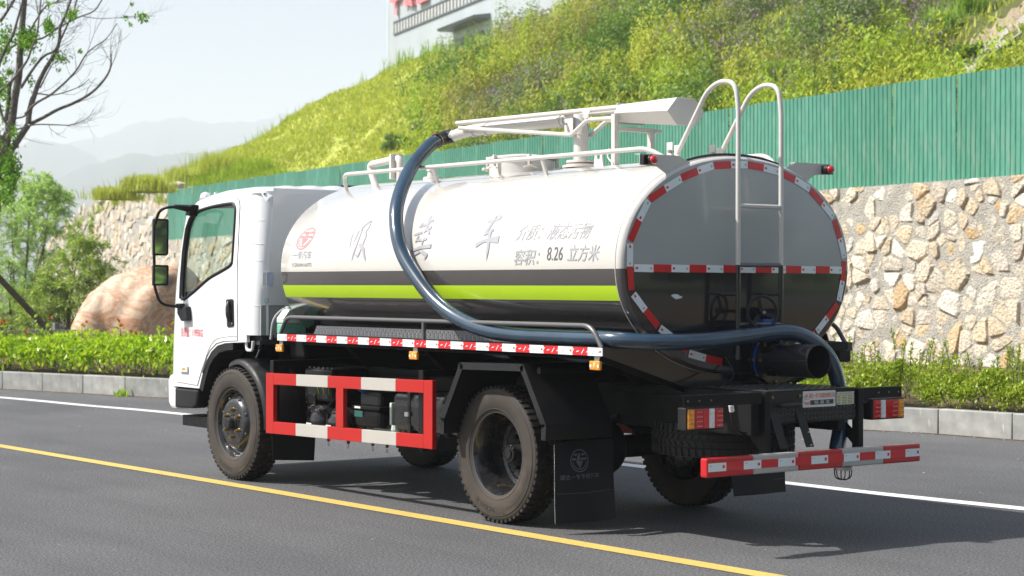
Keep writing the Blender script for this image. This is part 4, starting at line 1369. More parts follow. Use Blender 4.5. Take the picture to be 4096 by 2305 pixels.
willow('willow_bush', 'darker drooping willow bush in front of the stone wall end', wb,
       [(at(u, v, 40 + dd), r, 26) for u, v, dd, r in ((320, 985, 0, 0.55), (290, 1060, .3, 0.6), (360, 1050, -.2, 0.5), (250, 1120, .2, 0.55), (400, 1120, .2, 0.35), (330, 1130, -.4, 0.55), (210, 1180, .1, 0.55), (170, 1250, 0, 0.6), (280, 1230, .3, 0.5), (240, 1300, 0, 0.5), (100, 1310, 0, 0.6), (20, 1330, 0, 0.6))], 13000, 'willow_dark', 2)

# ---- wood on the far side of the road, behind the viewer; seen only as the dark band mirrored in paint and mirrors
C, R_ = [], []
for i in range(560):
    a = random.uniform(0.55, 1.75) * PI
    d = random.uniform(52, 75)
    C.append((-10 + d * math.cos(a + 0.1), 9 + d * abs(math.sin(a)) * (1 if math.sin(a) > 0 else -1), random.uniform(0.3, 9.5))); R_.append(random.uniform(2.0, 3.6))
C, R_ = np.array(C), np.array(R_)
ok = ~((C[:, 1] < -4) & (C[:, 0] > -40))
V, F = clumps(C[ok], R_[ok], 30, 0.9, 0.7, 0.2, 1.0)
tag(npmesh('roadside_wood', V, F, 'greenscrub'), 'dark green wood across the road that is mirrored in the tank end', 'wood', kind='stuff')

# ---- grit swept against the kerb, a weed at its foot
MAT['grit'] = M('grit', (0.34, 0.31, 0.27), 0.9, var=0.4, vscale=30)
gr = MB()
for i in range(420):
    a = random.uniform(kerb_s(-6), kerb_s(26)); o_ = -abs(random.gauss(0, 0.22)) - 0.02 if i % 3 else -random.uniform(0.1, 5.5)
    p = kerb_off(a, o_); r = random.uniform(0.003, 0.012)
    gr.ball((p[0], p[1], 0.004 + r * 0.4), r * random.uniform(0.8, 1.6), r, r * 0.7, 5, 3)
tag(gr.build('road_grit', 'grit', None, smooth=0), 'small stones and grit lying on the asphalt near the kerb', 'grit', kind='stuff')
c = np.array([15.55, -3.40, 0.0])
P = c + RNG.normal(0, 0.05, (60, 3)) * np.array([1, 1, 0])
V, F = blades(P, RNG.uniform(0.05, 0.16, 60), 0.02, 0.9)
tag(npmesh('kerb_weed', V, F, 'photinia'), 'small green weed growing from the asphalt at the foot of the kerb', 'weed')

# ================================================================ THE TRUCK (x forward, y to its left, z up; origin under the rear axle)
TK = thing('tanker_truck', 'white vacuum tanker truck with lime stripe and blue suction hose parked on the road', 'truck')
TA, TB, TZ, TN = 1.055, 0.735, 1.815, 2.12
XR, XF = -1.41, 2.90
def sgnp(v, e): return math.copysign(abs(v) ** e, v)
def tank_yz(th, k=1.0):
    return TA * sgnp(math.cos(th), 2 / TN) * k, TZ + TB * sgnp(math.sin(th), 2 / TN) * k
def tank_y(z):
    q = min(1.0, abs((z - TZ) / TB))
    return TA * max(0.0, 1 - q ** TN) ** (1 / TN)
def tank_top(y):
    return TZ + TB * max(0.0, 1 - abs(y / TA) ** TN) ** (1 / TN)
def tank_pt(x, z, off=0.003):
    y = tank_y(z)
    e = 1e-3
    n = Vector((0, abs(y / TA) ** (TN - 1) / TA, sgnp((z - TZ) / TB, TN - 1) / TB)).normalized()
    return (x, y + n.y * off, z + n.z * off)
def th_of(z):   # parameter on the left side
    return math.asin(sgnp((z - TZ) / TB, TN / 2))
ZS, ZL1, ZL0 = 1.785, 1.676, 1.579
ths = sorted(set([2 * PI * i / 128 for i in range(128)] + [th_of(ZS) % (2 * PI), (PI - th_of(ZS)) % (2 * PI)]))
def split(mb, th0, th1):
    zm = tank_yz((th0 + th1) / 2)[1]
    mb.mi = 0 if zm > ZS else 1
tank = None
mb = MB()
secs = [(XF + 0.05, 0.955), (XF + 0.035, 0.985), (XF, 1.0), (1.9, 1.0), (0.8, 1.0), (-0.3, 1.0), (XR, 1.0), (XR - 0.02, 0.996), (XR - 0.036, 0.986), (XR - 0.044, 0.972)]
for a, b in zip(secs, secs[1:]):
    for i in range(len(ths)):
        t0, t1 = ths[i], ths[(i + 1) % len(ths)]
        if t1 < t0: t1 += 2 * PI
        split(mb, t0, t1)
        V = []
        for (x, k), t_ in ((a, t0), (a, t1), (b, t1), (b, t0)):
            y, z = tank_yz(t_, k); V.append((x, y, z))
        mb.add(V, [(0, 1, 2, 3)])
tank = mb.build('tank', ['tank_paint', 'dark_paint'], TK, smooth=40)
# rear and front dished heads
def head_x(y, z):
    r = (abs(y / TA) ** TN + abs((z - TZ) / TB) ** TN) ** (1 / TN)
    return XR - 0.044 - 0.028 * max(0, 1 - r * r)
def head(xfun, name):
    m_ = MB()
    rs = [0.0, 0.2, 0.4, 0.6, 0.75, 0.85, 0.92, 0.972]
    ct = (xfun(0, TZ), 0, TZ)
    # cut every ring at the colour line z = ZS by building upper and lower halves separately
    b_ = bmesh.new()
    R = []
    for r in rs[1:]:
        R.append([b_.verts.new((0, *tank_yz(t_, r))) for t_ in ths])
    c = b_.verts.new((0, 0, TZ))
    n_ = len(ths)
    for i in range(n_): b_.faces.new((c, R[0][i], R[0][(i + 1) % n_]))
    for a, q in zip(R, R[1:]):
        for i in range(n_): b_.faces.new((a[i], q[i], q[(i + 1) % n_], a[(i + 1) % n_]))
    bmesh.ops.bisect_plane(b_, geom=b_.verts[:] + b_.edges[:] + b_.faces[:], plane_co=(0, 0, ZS), plane_no=(0, 0, 1))
    b_.verts.index_update()
    V = [(xfun(v.co.y, v.co.z), v.co.y, v.co.z) for v in b_.verts]
    m_.v = V
    for f in b_.faces:
        m_.f.append([v.index for v in f.verts]); m_.m.append(0 if f.calc_center_median().z > ZS else 1)
    b_.free()
    return m_.build(name, ['head_grey', 'head_dark'], tank, smooth=60)
head(head_x, 'rear_head')
head(lambda y, z: XF + 0.05 + 0.03 * max(0, 1 - (abs(y / TA) ** TN + abs((z - TZ) / TB) ** TN)), 'front_head')
# weld bead where head meets shell, lime stripe
mb = MB(); mb.tube([(XR + 0.012, *tank_yz(t_, 1.0)) for t_ in ths], 0.004, 5, closed=True); mb.build('seam', 'tank_fitting', tank)
mb = MB()
nz = 10
for j in range(nz):
    za, zb = ZL0 + (ZL1 - ZL0) * j / nz, ZL0 + (ZL1 - ZL0) * (j + 1) / nz
    mb.add([tank_pt(XR + 0.016, za, .002), tank_pt(XF - 0.004, za, .002), tank_pt(XF - 0.004, zb, .002), tank_pt(XR + 0.016, zb, .002)], [(0, 1, 2, 3)])
mb.build('lime_stripe', 'lime', tank, smooth=60)
mb = MB()
for j in range(nz):
    za, zb = ZL0 + (ZL1 - ZL0) * j / nz, ZL0 + (ZL1 - ZL0) * (j + 1) / nz
    mb.add([(p[0], -p[1], p[2]) for p in (tank_pt(XR + 0.016, za, .002), tank_pt(XF - 0.004, za, .002), tank_pt(XF - 0.004, zb, .002), tank_pt(XR + 0.016, zb, .002))], [(0, 1, 2, 3)])
mb.build('lime_stripe', 'lime', tank, smooth=60)

# ---- brushed characters and lettering on the tank side
STROKES = {
 'xi': [[(1.875, 2.084, .010), (1.871, 2.021, .011), (1.858, 1.962, .004)], [(1.804, 2.104, .011), (1.808, 2.053, .012), (1.821, 2.003, .003)], [(1.706, 2.181, .009), (1.771, 2.126, .019), (1.76, 2.082, .012), (1.766, 1.994, .014), (1.787, 1.928, .018), (1.805, 1.865, .002)], [(1.702, 2.181, .006), (1.681, 2.13, .010), (1.697, 2.089, .014), (1.67, 2.051, .014), (1.686, 1.968, .012), (1.722, 1.902, .013), (1.764, 1.915, .006)], [(1.73, 1.993, .022), (1.664, 1.959, .028), (1.631, 1.909, .022), (1.604, 1.864, .003)]],
 'fen': [[(.899, 2.189, .026), (.865, 2.122, .025), (.877, 2.047, .013)], [(.971, 2.113, .013), (.893, 2.125, .018), (.829, 2.162, .014)], [(.948, 2.139, .013), (.949, 2.104, .010)], [(.897, 2.162, .014), (.816, 2.152, .013)], [(.989, 2.049, .013), (.893, 2.071, .017), (.801, 2.103, .02)], [(.83, 2.082, .014), (.795, 2.055, .017)], [(.94, 2.008, .014), (.858, 2.013, .018), (.807, 2.019, .014)], [(.924, 2.044, .013), (.945, 1.995, .014)], [(.846, 2.03, .013), (.853, 1.977, .013)], [(.983, 1.925, .011), (.861, 1.954, .02), (.727, 1.965, .027)], [(.859, 1.925, .017), (.934, 1.899, .011)], [(.835, 1.923, .021), (.773, 1.899, .027), (.796, 1.863, .002)]],
 'che': [[(.115, 2.128, .018), (.052, 2.133, .021), (-.028, 2.152, .018)], [(.021, 2.182, .007), (-.029, 2.152, .017)], [(.037, 2.172, .011), (.056, 2.106, .028), (.092, 2.031, .018)], [(.095, 2.031, .013), (.045, 2.051, .018), (-.005, 2.066, .017)], [(.164, 1.958, .027), (.066, 1.99, .018), (-.1, 1.997, .042)], [(.034, 2.075, .027), (.013, 1.972, .027), (.008, 1.912, .021), (.014, 1.851, .002)]]}
for key, sts in STROKES.items():
    mb = MB()
    for k, st in enumerate(sts):
        P = smooth_path([(x, 0, z) for x, z, _ in st], 8)
        Wd = np.interp(np.linspace(0, len(st) - 1, len(P)), range(len(st)), [q[2] for q in st])
        V = []
        for i, q in enumerate(P):
            d = (P[min(i + 1, len(P) - 1)] - P[max(i - 1, 0)]).normalized()
            n = Vector((-d.z, 0, d.x)) * Wd[i] * 0.62
            o_ = 0.0022 + 0.0004 * k
            V += [tank_pt((q + n).x, (q + n).z, o_), tank_pt(q.x, q.z, o_), tank_pt((q - n).x, (q - n).z, o_)]
        mb.add(V, [(3 * i + j, 3 * i + j + 1, 3 * i + j + 4, 3 * i + j + 3) for i in range(len(P) - 1) for j in (0, 1)])
    mb.build('brush_character', 'letter_grey', tank, smooth=60)
def tank_text(body, x0, x1, z0, z1, mt, shear=0.0, bold=0.0, sl=10):
    mb = MB(); text_on(mb, body, lambda s_, h: tank_pt(-s_, h, 0.0025), -x0, -x1, z0, z1, shear, bold, sl)
    return mb.build('lettering', mt, tank, smooth=60)
tank_text('介质：液态污物', -0.30, -1.115, 1.985, 2.095, 'letter_pale', 0.28, 0.004)
tank_text('容积：', -0.31, -0.60, 1.815, 1.925, 'letter_grey', 0.22, 0.012)
tank_text('8.26', -0.68, -0.85, 1.845, 1.935, 'letter_dark', 0.05, 0.0, 6)
tank_text('立方米', -0.90, -1.235, 1.835, 1.945, 'letter_grey', 0.2, 0.012)
tank_text('一专汽车', 2.73, 2.425, 1.885, 1.955, 'letter_grey', 0.2, 0.012, 6)
tank_text('YI ZHUAN AUTO', 2.726, 2.415, 1.826, 1.855, 'letter_dark', 0.0, 0.0, 2)

def emblem(mb, fn):
    """ring with bars and a bolt, in a unit disc mapped by fn(a, b); a to the right, b up"""
    def ringp(r0, r1, a0, a1, n=40):
        V = []
        for i in range(n + 1):
            a = a0 + (a1 - a0) * i / n
            V += [fn(r0 * math.cos(a), r0 * math.sin(a)), fn(r1 * math.cos(a), r1 * math.sin(a))]
        mb.add(V, [(2 * i, 2 * i + 1, 2 * i + 3, 2 * i + 2) for i in range(n)])
    ringp(0.90, 1.0, 0, 2 * PI)
    ringp(0.70, 0.78, PI * 1.05, PI * 1.95, 24)
    def poly(p): mb.add([fn(*q) for q in p], [tuple(range(len(p)))])
    poly([(-0.55, 0.62), (-0.20, 0.62), (-0.28, 0.44), (-0.62, 0.44)]); poly([(0.28, 0.62), (0.60, 0.62), (0.66, 0.44), (0.20, 0.44)])
    poly([(-0.78, 0.24), (-0.36, 0.24), (-0.44, 0.05), (-0.80, 0.05)]); poly([(0.14, 0.24), (0.76, 0.24), (0.80, 0.05), (0.10, 0.05)])
    poly([(0.12, 0.62), (-0.10, 0.62), (-0.38, -0.12), (-0.02, -0.12)]); poly([(-0.38, -0.12), (-0.02, -0.12), (0.0, -0.66)]) 
    poly([(0.40, -0.02), (0.04, -0.02), (-0.02, -0.14), (0.0, -0.66)])
mb = MB(); emblem(mb, lambda a, b_: tank_pt(2.59 - a * 0.115 - b_ * 0.03, 2.055 + b_ * 0.09, 0.0025))
mb.build('emblem', 'logo_red', tank, smooth=60)

# ---- reflective strips on the rear head
def tape3(mb_w, mb_r, mb_p, p0, p1, kind, wd=0.05, off=0.004, n=4):
    (y0, z0), (y1, z1) = p0, p1
    d = Vector((y1 - y0, z1 - z0)).normalized(); nn = Vector((-d.y, d.x)) * wd / 2
    V = []
    for i in range(n + 1):
        y, z = y0 + (y1 - y0) * i / n, z0 + (z1 - z0) * i / n
        for sg in (-1, 1):
            a, c = y + nn.x * sg, z + nn.y * sg
            V.append((head_x(a, c) - off, a, c))
    (mb_w if kind == 'W' else mb_r).add(V, [(2 * i, 2 * i + 1, 2 * i + 3, 2 * i + 2) for i in range(n)])
    if kind == 'W':   # printed maker's marks on the white field
        for f, hh, mat_ in ((0.13, 0.011, 1), (0.87, 0.008, 0)):
            y, z = y0 + (y1 - y0) * f, z0 + (z1 - z0) * f
            q = []
            for sa, sb_ in ((-1, -1), (1, -1), (1, 1), (-1, 1)):
                a, c = y + d.x * sa * hh * 0.9 + nn.x * sb_ * 0.26, z + d.y * sa * hh * 0.9 + nn.y * sb_ * 0.26
                q.append((head_x(a, c) - off - 0.0015, a, c))
            mb_p[mat_].add(q, [(0, 1, 2, 3)])
RING = [[(0.984, 1.965, 'R'), (0.908, 2.098, 'W'), (0.831, 2.229)], [(0.823, 2.237, 'R'), (0.686, 2.308, 'W'), (0.545, 2.379)], [(0.548, 2.383, 'R'), (0.402, 2.434, 'W'), (0.261, 2.476)], [(0.255, 2.476, 'R'), (0.101, 2.488, 'W'), (-0.051, 2.493)], [(-0.057, 2.493, 'R'), (-0.202, 2.48, 'W'), (-0.349, 2.455)], [(-0.385, 2.444, 'R'), (-0.502, 2.409, 'W'), (-0.643, 2.350)], [(-0.653, 2.34, 'R'), (-0.769, 2.252, 'W'), (-0.88, 2.16)], [(-0.89, 2.14, 'R'), (-0.945, 2.012, 'W'), (-0.99, 1.875)], [(-0.99, 1.851, 'R'), (-0.972, 1.713, 'W'), (-0.935, 1.572)], [(-0.92, 1.55, 'R'), (-0.82, 1.456, 'W'), (-0.714, 1.359)], [(0.99, 1.947, 'W'), (0.985, 1.799, 'R'), (0.972, 1.646)], [(0.955, 1.622, 'W'), (0.855, 1.517, 'R'), (0.746, 1.411)], [(0.732, 1.402, 'W'), (0.59, 1.317, 'R'), (0.492, 1.252)], [(0.477, 1.231, 'W'), (0.328, 1.196, 'R'), (0.179, 1.168)], [(-0.70, 1.35, 'R'), (-0.56, 1.28, 'W'), (-0.42, 1.22)]]
SC = 0.972 * 0.985
def clampin(y, z):   # keep the strips on the flat of the head
    r = (abs(y / TA) ** TN + abs((z - TZ) / TB) ** TN) ** (1 / TN)
    k = min(1.0, 0.945 / r)
    return (y * k, TZ + (z - TZ) * k)
for seg_ in RING:
    for a, b_ in zip(seg_, seg_[1:]):
        W_, R_m, Pm = MB(), MB(), (MB(), MB())
        tape3(W_, R_m, Pm, clampin(*a[:2]), clampin(*b_[:2]), a[2])
        if a[2] == 'W':
            o = W_.build('reflective_strip', 'tape_white', tank, smooth=60)
        else:
            o = R_m.build('reflective_strip', 'tape_red', tank, smooth=60)
        for m_, mt in zip(Pm, ('tape_print', 'tape_red')):
            if m_.v: m_.build('strip_print', mt, tank, smooth=0)
yy = [0.951, 0.793, 0.643, 0.49, 0.342, 0.192, 0.044, -0.104, -0.255, -0.392, -0.545, -0.69, -0.835, -0.96]
for i in range(len(yy) - 1):
    W_, R_m, Pm = MB(), MB(), (MB(), MB())
    tape3(W_, R_m, Pm, (yy[i], 1.790), (yy[i + 1], 1.788), 'W' if i % 2 == 0 else 'R', 0.05, 0.005)
    (W_ if i % 2 == 0 else R_m).build('reflective_strip', 'tape_white' if i % 2 == 0 else 'tape_red', tank, smooth=60)
    for m_, mt in zip(Pm, ('tape_print', 'tape_red')):
        if m_.v: m_.build('strip_print', mt, tank, smooth=0)
mb = MB()
mb.add([(head_x(a, c) - 0.004, a, c) for a, c in ((0.645, 1.612), (0.62, 1.622), (0.585, 1.620), (0.57, 1.610), (0.547, 1.606), (0.556, 1.595), (0.60, 1.588), (0.622, 1.598))], [tuple(range(8))])
mb.build('scuff_mark', 'scuff', tank, smooth=0)

# ---- end marker lamps on their arms
for s in (1, -1):
    arm = sub('marker_arm', TK)
    mb = MB(); pts = [(0.878, 2.527), (0.53, 2.527), (0.43, 2.487), (0.62, 2.39), (0.73, 2.452), (0.878, 2.458)]
    mb.prism([(y * s, z) for y, z in pts], 0, XR - 0.02, XR - 0.016)
    mb.box(XR - 0.02, XR + 0.03, 0.876 * s, 0.53 * s, 2.5275, 2.531)
    mb.build('bracket', 'tank_fitting', arm, smooth=0, local=True)
    mb = MB(); mb.prism([(0.872 * s, 2.522), (0.79 * s, 2.522), (0.785 * s, 2.46), (0.872 * s, 2.458)], 0, XR - 0.055, XR - 0.0205)
    mb.lathe([(0.034, XR - 0.05), (0.034, XR - 0.075), (0.028, XR - 0.08)], 16, 'x', (0, 0.815 * s, 2.49))
    mb.build('lamp_housing', 'black_plastic', arm, bevel=0.004, local=True)
    mb = MB(); mb.lathe([(0.0285, XR - 0.076), (0.0285, XR - 0.088), (0.02, XR - 0.103), (0.0, XR - 0.107)], 16, 'x', (0, 0.815 * s, 2.49))
    mb.build('lens', 'lamp_red', arm, smooth=50, local=True)

# ---- top hand rails
for s in (1, -1):
    hr = sub('top_rail', TK)
    mb = MB()
    mb.tube(bend_path([(2.78, 0.50 * s, tank_top(.5) - .01), (2.76, 0.545 * s, 2.60), (-1.13, 0.55 * s, 2.597), (-1.30, 0.49 * s, 2.50)], 0.09), 0.0165, 10)
    mb.build('rail', 'tank_fitting', hr, smooth=60, local=True)
    for x in (1.43, 0.04):
        mb = MB(); mb.bar((x, 0.498 * s, tank_top(.5) - .01), (x, 0.545 * s, 2.59), 0.02, 0.03, (1, 0, 0)); mb.build('post', 'tank_fitting', hr, bevel=0.003, local=True)

# ---- manhole
mh = sub('manhole', TK)
mb = MB(); mb.lathe([(0.255, 2.50), (0.255, 2.645)], 40, 'z', (1.0, 0, 0)); mb.build('neck', 'tank_fitting', mh, local=True)
mb = MB(); mb.lathe([(0.262, 2.648), (0.272, 2.653), (0.272, 2.668), (0.25, 2.675), (0.12, 2.692), (0.0, 2.697)], 40, 'z', (1.0, 0, 0)); mb.build('lid', 'tank_fitting', mh, smooth=40, local=True)
mb = MB(); mb.lathe([(0.258, 2.645), (0.265, 2.646), (0.258, 2.650)], 40, 'z', (1.0, 0, 0)); mb.build('gasket', 'black_plastic', mh, local=True)
for k in range(6):
    a = k * PI / 3 + 0.6
    c = Vector((1.0 + 0.285 * math.cos(a), 0.285 * math.sin(a), 2.605)); d = Vector((math.cos(a), math.sin(a), 0)); e = Vector((-d.y, d.x, 0))
    mb = MB(); mb.bar(c + Vector((0, 0, -.02)), c + Vector((0, 0, .075)), 0.022, 0.022)
    mb.bar(c - e * 0.055 + d * 0.02 + Vector((0, 0, -.03)), c + d * 0.03 + Vector((0, 0, -.012)), 0.02, 0.014); mb.bar(c + e * 0.055 + d * 0.02 + Vector((0, 0, -.03)), c + d * 0.03 + Vector((0, 0, -.012)), 0.02, 0.014)
    mb.build('wing_clamp', 'tank_fitting', mh, bevel=0.003, local=True)
    mb = MB(); mb.cyl(c + Vector((0, 0, -.005)), c + Vector((0, 0, .05)), 0.012, n=8); mb.build('clamp_bolt', 'rust', mh, local=True)

# ---- suction boom
bo = sub('suction_boom', TK)
EACH = {'tank_cradle', 'apron_lip', 'hanger', 'stay', 'strap', 'pipe_collar', 'cross_member', 'leaf_spring', 'roof_bolt', 'cover_bolt', 'flange_bolt', 'corner_bolt', 'top_bolt', 'hub_bolt', 'arm_bolt', 'rivet', 'corner_screw', 'air_line', 'yellow_wire', 'plate_bracket', 'slot', 'lens_facet', 'bracket_tube', 'lamp_reflector', 'cable', 'foot_plate', 'underbody', 'flange', 'boom_stand', 'engine_block', 'wheel_nut'}
def islands(mb):
    par = list(range(len(mb.v)))
    def find(i):
        while par[i] != i:
            par[i] = par[par[i]]; i = par[i]
        return i
    for f in mb.f:
        for q in f[1:]: par[find(q)] = find(f[0])
    out = {}
    for f in mb.f: out.setdefault(find(f[0]), []).append(f)
    res = []
    for fs in out.values():
        ids = sorted({i for f in fs for i in f}); mp = {i: k for k, i in enumerate(ids)}
        m = MB(); m.add([mb.v[i] for i in ids], [[mp[i] for i in f] for f in fs]); res.append(m)
    return res
def part(name, mat, root, fn, smooth=45, bevel=0.0):
    mb = MB(); fn(mb)
    if name in EACH and not (name == 'wheel_nut' and root is not None and root.name.startswith('front')):
        for m in islands(mb): o = m.build(name, mat, root, smooth=smooth, bevel=bevel, local=True)
        return o
    return mb.build(name, mat, root, smooth=smooth, bevel=bevel, local=True)
MX = 0.27
part('mast', 'tank_fitting', bo, lambda m: m.lathe([(0.055, 2.50), (0.055, 2.80), (0.058, 2.802), (0.058, 2.812), (0.055, 2.814), (0.055, 2.83)], 20, 'z', (MX, 0, 0)))
part('base_flange', 'tank_fitting', bo, lambda m: m.lathe([(0.0, 2.556), (0.14, 2.556), (0.14, 2.572), (0.135, 2.574), (0.11, 2.576), (0.11, 2.59), (0.11, 2.604), (0.108, 2.61), (0.0, 2.61)], 28, 'z', (MX, 0, 0)))
part('flange_gasket', 'rust', bo, lambda m: m.lathe([(0.112, 2.584), (0.113, 2.586), (0.113, 2.590), (0.112, 2.592)], 28, 'z', (MX, 0, 0)))
part('elbow', 'tank_fitting', bo, lambda m: m.tube([(MX + 0.105 - 0.105 * math.cos(a), 0, 2.815 + 0.105 * math.sin(a)) for a in np.linspace(0, PI / 2, 9)], 0.056, 18))
part('boom_pipe', 'tank_fitting', bo, lambda m: m.tube([(MX + 0.105, 0, 2.92), (MX + 0.2, 0, 2.92), (1.70, 0, 2.925), (1.82, 0, 2.915), (1.97, 0, 2.892)], [0.050, 0.046, 0.046, 0.046, 0.046], 18))
part('pipe_collar', 'tank_fitting', bo, lambda m: [m.cyl((x, 0, 2.921), (x + 0.03, 0, 2.921), 0.053, n=18) for x in (MX + 0.16, MX + 0.21, 1.45, 1.62)])
for s in (1, -1):
    y = 0.09 * s
    part('boom_tube', 'tank_fitting', bo, lambda m: m.tube([(1.76, y, 2.984), (-0.30, y, 2.962)], 0.0185, 10))
    part('boom_tube', 'tank_fitting', bo, lambda m: m.tube(bend_path([(1.72, y, 2.944), (0.27, y, 2.797), (0.08, y, 2.897), (-0.30, y, 2.884)], 0.03), 0.0165, 10))
    part('pivot_plate', 'tank_fitting', bo, lambda m: m.box(0.27, 0.37, (0.072 * s), (0.079 * s), 2.805, 2.955), 0)
    part('pivot_bolt', 'steel', bo, lambda m: (m.cyl((0.345, 0.045 * s, 2.885), (0.345, 0.125 * s, 2.885), 0.008, n=8), m.cyl((0.345, 0.105 * s, 2.885), (0.345, 0.13 * s, 2.885), 0.015, n=8)))
    part('gusset', 'tank_fitting', bo, lambda m: m.prism([(0.13, 2.965), (0.02, 2.965), (0.075, 2.90)], 1, 0.106 * s, 0.110 * s), 0)
part('end_plate', 'tank_fitting', bo, lambda m: m.box(-0.31, -0.30, -0.13, 0.13, 2.84, 2.99), 0)
def hexbox(m):
    A_ = [(0.125, 2.975), (-0.125, 2.975), (-0.165, 2.915), (-0.125, 2.85), (0.125, 2.85), (0.165, 2.915)]
    B_ = [(0.085, 2.985), (-0.085, 2.985), (-0.175, 2.888), (-0.085, 2.792), (0.085, 2.792), (0.175, 2.888)]
    V = [(-0.312, y, z) for y, z in A_] + [(-0.90, y, z) for y, z in B_]
    m.add(V, [tuple(range(6)), tuple(range(11, 5, -1))] + [(i, (i + 1) % 6, 6 + (i + 1) % 6, 6 + i) for i in range(6)])
part('hexagonal_box', 'tank_fitting', bo, hexbox, 20, 0.003)
part('boom_stand', 'tank_fitting', bo, lambda m: (m.box(-0.35, -0.31, 0.15, 0.19, 2.51, 2.905), m.box(-0.35, -0.31, -0.19, -0.15, 2.51, 2.815), m.box(-0.349, -0.311, -0.1505, 0.151, 2.785, 2.815), m.box(-0.349, -0.311, -0.26, -0.1905, 2.787, 2.814)), 0, 0.003)
def eye(m):
    lp = [(-0.05, 2.545), (0.06, 2.545), (0.045, 2.64), (0.02, 2.665), (-0.01, 2.665), (-0.035, 2.64)]
    panel(m, [[(x, z) for x, z in lp], [(0.005 + 0.02 * math.cos(a), 2.625 + 0.024 * math.sin(a)) for a in np.linspace(0, 2 * PI, 13)[:-1]]], lambda a, b_, t_: (a, 0.05 - t_, b_), 0.012)
part('lifting_eye', 'tank_fitting', bo, eye, 0)
part('tie_strap', 'plate_cream', bo, lambda m: m.tube(smooth_path([(-0.30, 0.20, 2.66), (-0.29, 0.205, 2.60), (-0.33, 0.20, 2.56), (-0.345, 0.20, 2.53)], 4), 0.006, 5))
# breather pipe and valve near the front
fp = sub('breather_pipe', TK)
part('pipe', 'tank_fitting', fp, lambda m: m.tube(bend_path([(2.80, 0.2, 2.52), (2.90, 0.2, 2.70), (2.42, 0.2, 2.735), (2.42, 0.2, 2.52)], 0.06), 0.032, 12))
part('clamp', 'tank_fitting', fp, lambda m: m.box(2.47, 2.50, 0.14, 0.26, 2.56, 2.77), 0, 0.004)
part('valve', 'tank_fitting', fp, lambda m: m.lathe([(0.075, 2.53), (0.07, 2.555), (0.04, 2.56), (0.036, 2.60), (0.045, 2.605), (0.045, 2.65), (0.02, 2.655), (0, 2.655)], 14, 'z', (1.95, 0.2, 0)))

# ---- ladder
ld = sub('ladder', TK)
LX = -1.632
for s in (1, -1):
    y = 0.197 * s
    P = bend_path([(LX, y, 1.815), (LX, y, 2.86), (LX + 0.03, y, 3.02), (LX + 0.17, y, 3.045), (LX + 0.30, y, 2.99), (LX + 0.60, y, 2.585)], 0.13, 6)
    part('upper_rail', 'tank_fitting', ld, lambda m: m.tube(P, 0.0165, 12), 60)
    part('lower_rail', 'head_dark', ld, lambda m: m.tube([(LX, y, 1.19), (LX, y, 1.8145)], 0.0168, 12), 60)
    part('foot_plate', 'tank_fitting', ld, lambda m: (m.box(LX + 0.58, LX + 0.63, y - 0.004, y + 0.004, tank_top(0.2) - 0.02, 2.64), m.box(LX + 0.66, LX + 0.72, y - 0.014, y - 0.006, tank_top(0.2) - 0.02, 2.665)), 0)
    part('foot_bolt', 'steel', ld, lambda m: m.cyl((LX + 0.67, y - 0.02, 2.60), (LX + 0.67, y + 0.022, 2.60), 0.012, n=8))
    part('stay', 'dark_paint', ld, lambda m: (m.cyl((LX, y, 1.30), (XR - 0.04, y, 1.30), 0.011, n=8), m.cyl((LX, y, 1.62), (XR - 0.05, y, 1.62), 0.011, n=8)))
for z, mt in ((2.205, 'tank_fitting'), (1.815, 'dark_paint'), (1.42, 'dark_paint')):
    part('rung', mt, ld, lambda m: m.cyl((LX, -0.197, z), (LX, 0.197, z), 0.0155, n=10))
# seal strip along the top edge of the head
mb = MB(); mb.tube([(XR + 0.02, *(lambda q: (q[0], q[1] + 0.012))(tank_yz(t_))) for t_ in np.linspace(PI * 0.36, PI * 0.62, 24)], 0.009, 6); mb.build('wiring', 'black_plastic', TK)

# ---- suction hose: ribbed, from the boom end down the flank, round the rear
HP = [(1.93, 0, 2.905), (1.995, 0.02, 2.885), (1.90, 0.2, 2.84), (1.799, 0.35, 2.777), (1.497, 0.72, 2.564), (1.237, 1.0, 2.301), (1.094, 1.10, 2.086), (0.971, 1.125, 1.905), (0.784, 1.125, 1.729), (0.56, 1.115, 1.564), (0.304, 1.1, 1.445), (-0.021, 1.09, 1.366), (-0.379, 1.08, 1.338), (-0.821, 1.08, 1.334), (-1.227, 1.07, 1.334), (-1.421, 1.03, 1.328), (-1.56, 0.881, 1.315), (-1.66, 0.577, 1.318), (-1.70, 0.254, 1.340), (-1.73, -0.042, 1.367), (-1.755, -0.223, 1.357), (-1.77, -0.392, 1.288), (-1.79, -0.504, 1.18), (-1.81, -0.558, 1.031), (-1.83, -0.56, 0.88), (-1.87, -0.52, 0.72), (-1.90, -0.46, 0.60), (-1.93, -0.42, 0.50)]
ho = sub('suction_hose', TK)
HS = smooth_path(HP[2:], 40)
HL = arclen(HS)
step = 0.0075
Pp, Rr_ = [], []
k = int(HL[-1] / step)
for i in range(k + 1):
    p, _ = along(HS, HL, min(i * step, HL[-1] - 1e-6)); Pp.append(p); Rr_.append(0.0545 if i % 2 else 0.0508)
mb = MB(); mb.tube(Pp, Rr_, 20); mb.build('hose', 'hose', ho, smooth=75, local=True, fix=False)
part('hose_cuff', 'black_plastic', ho, lambda m: m.tube(smooth_path([(1.945, 0, 2.90), (1.985, 0.05, 2.885), (1.95, 0.13, 2.865), (1.90, 0.2, 2.84)], 4), 0.0575, 18), 60)
part('pipe_stub', 'tank_fitting', ho, lambda m: m.tube([(1.93, 0, 2.903), (1.985, 0.045, 2.886)], 0.05, 16), 60)
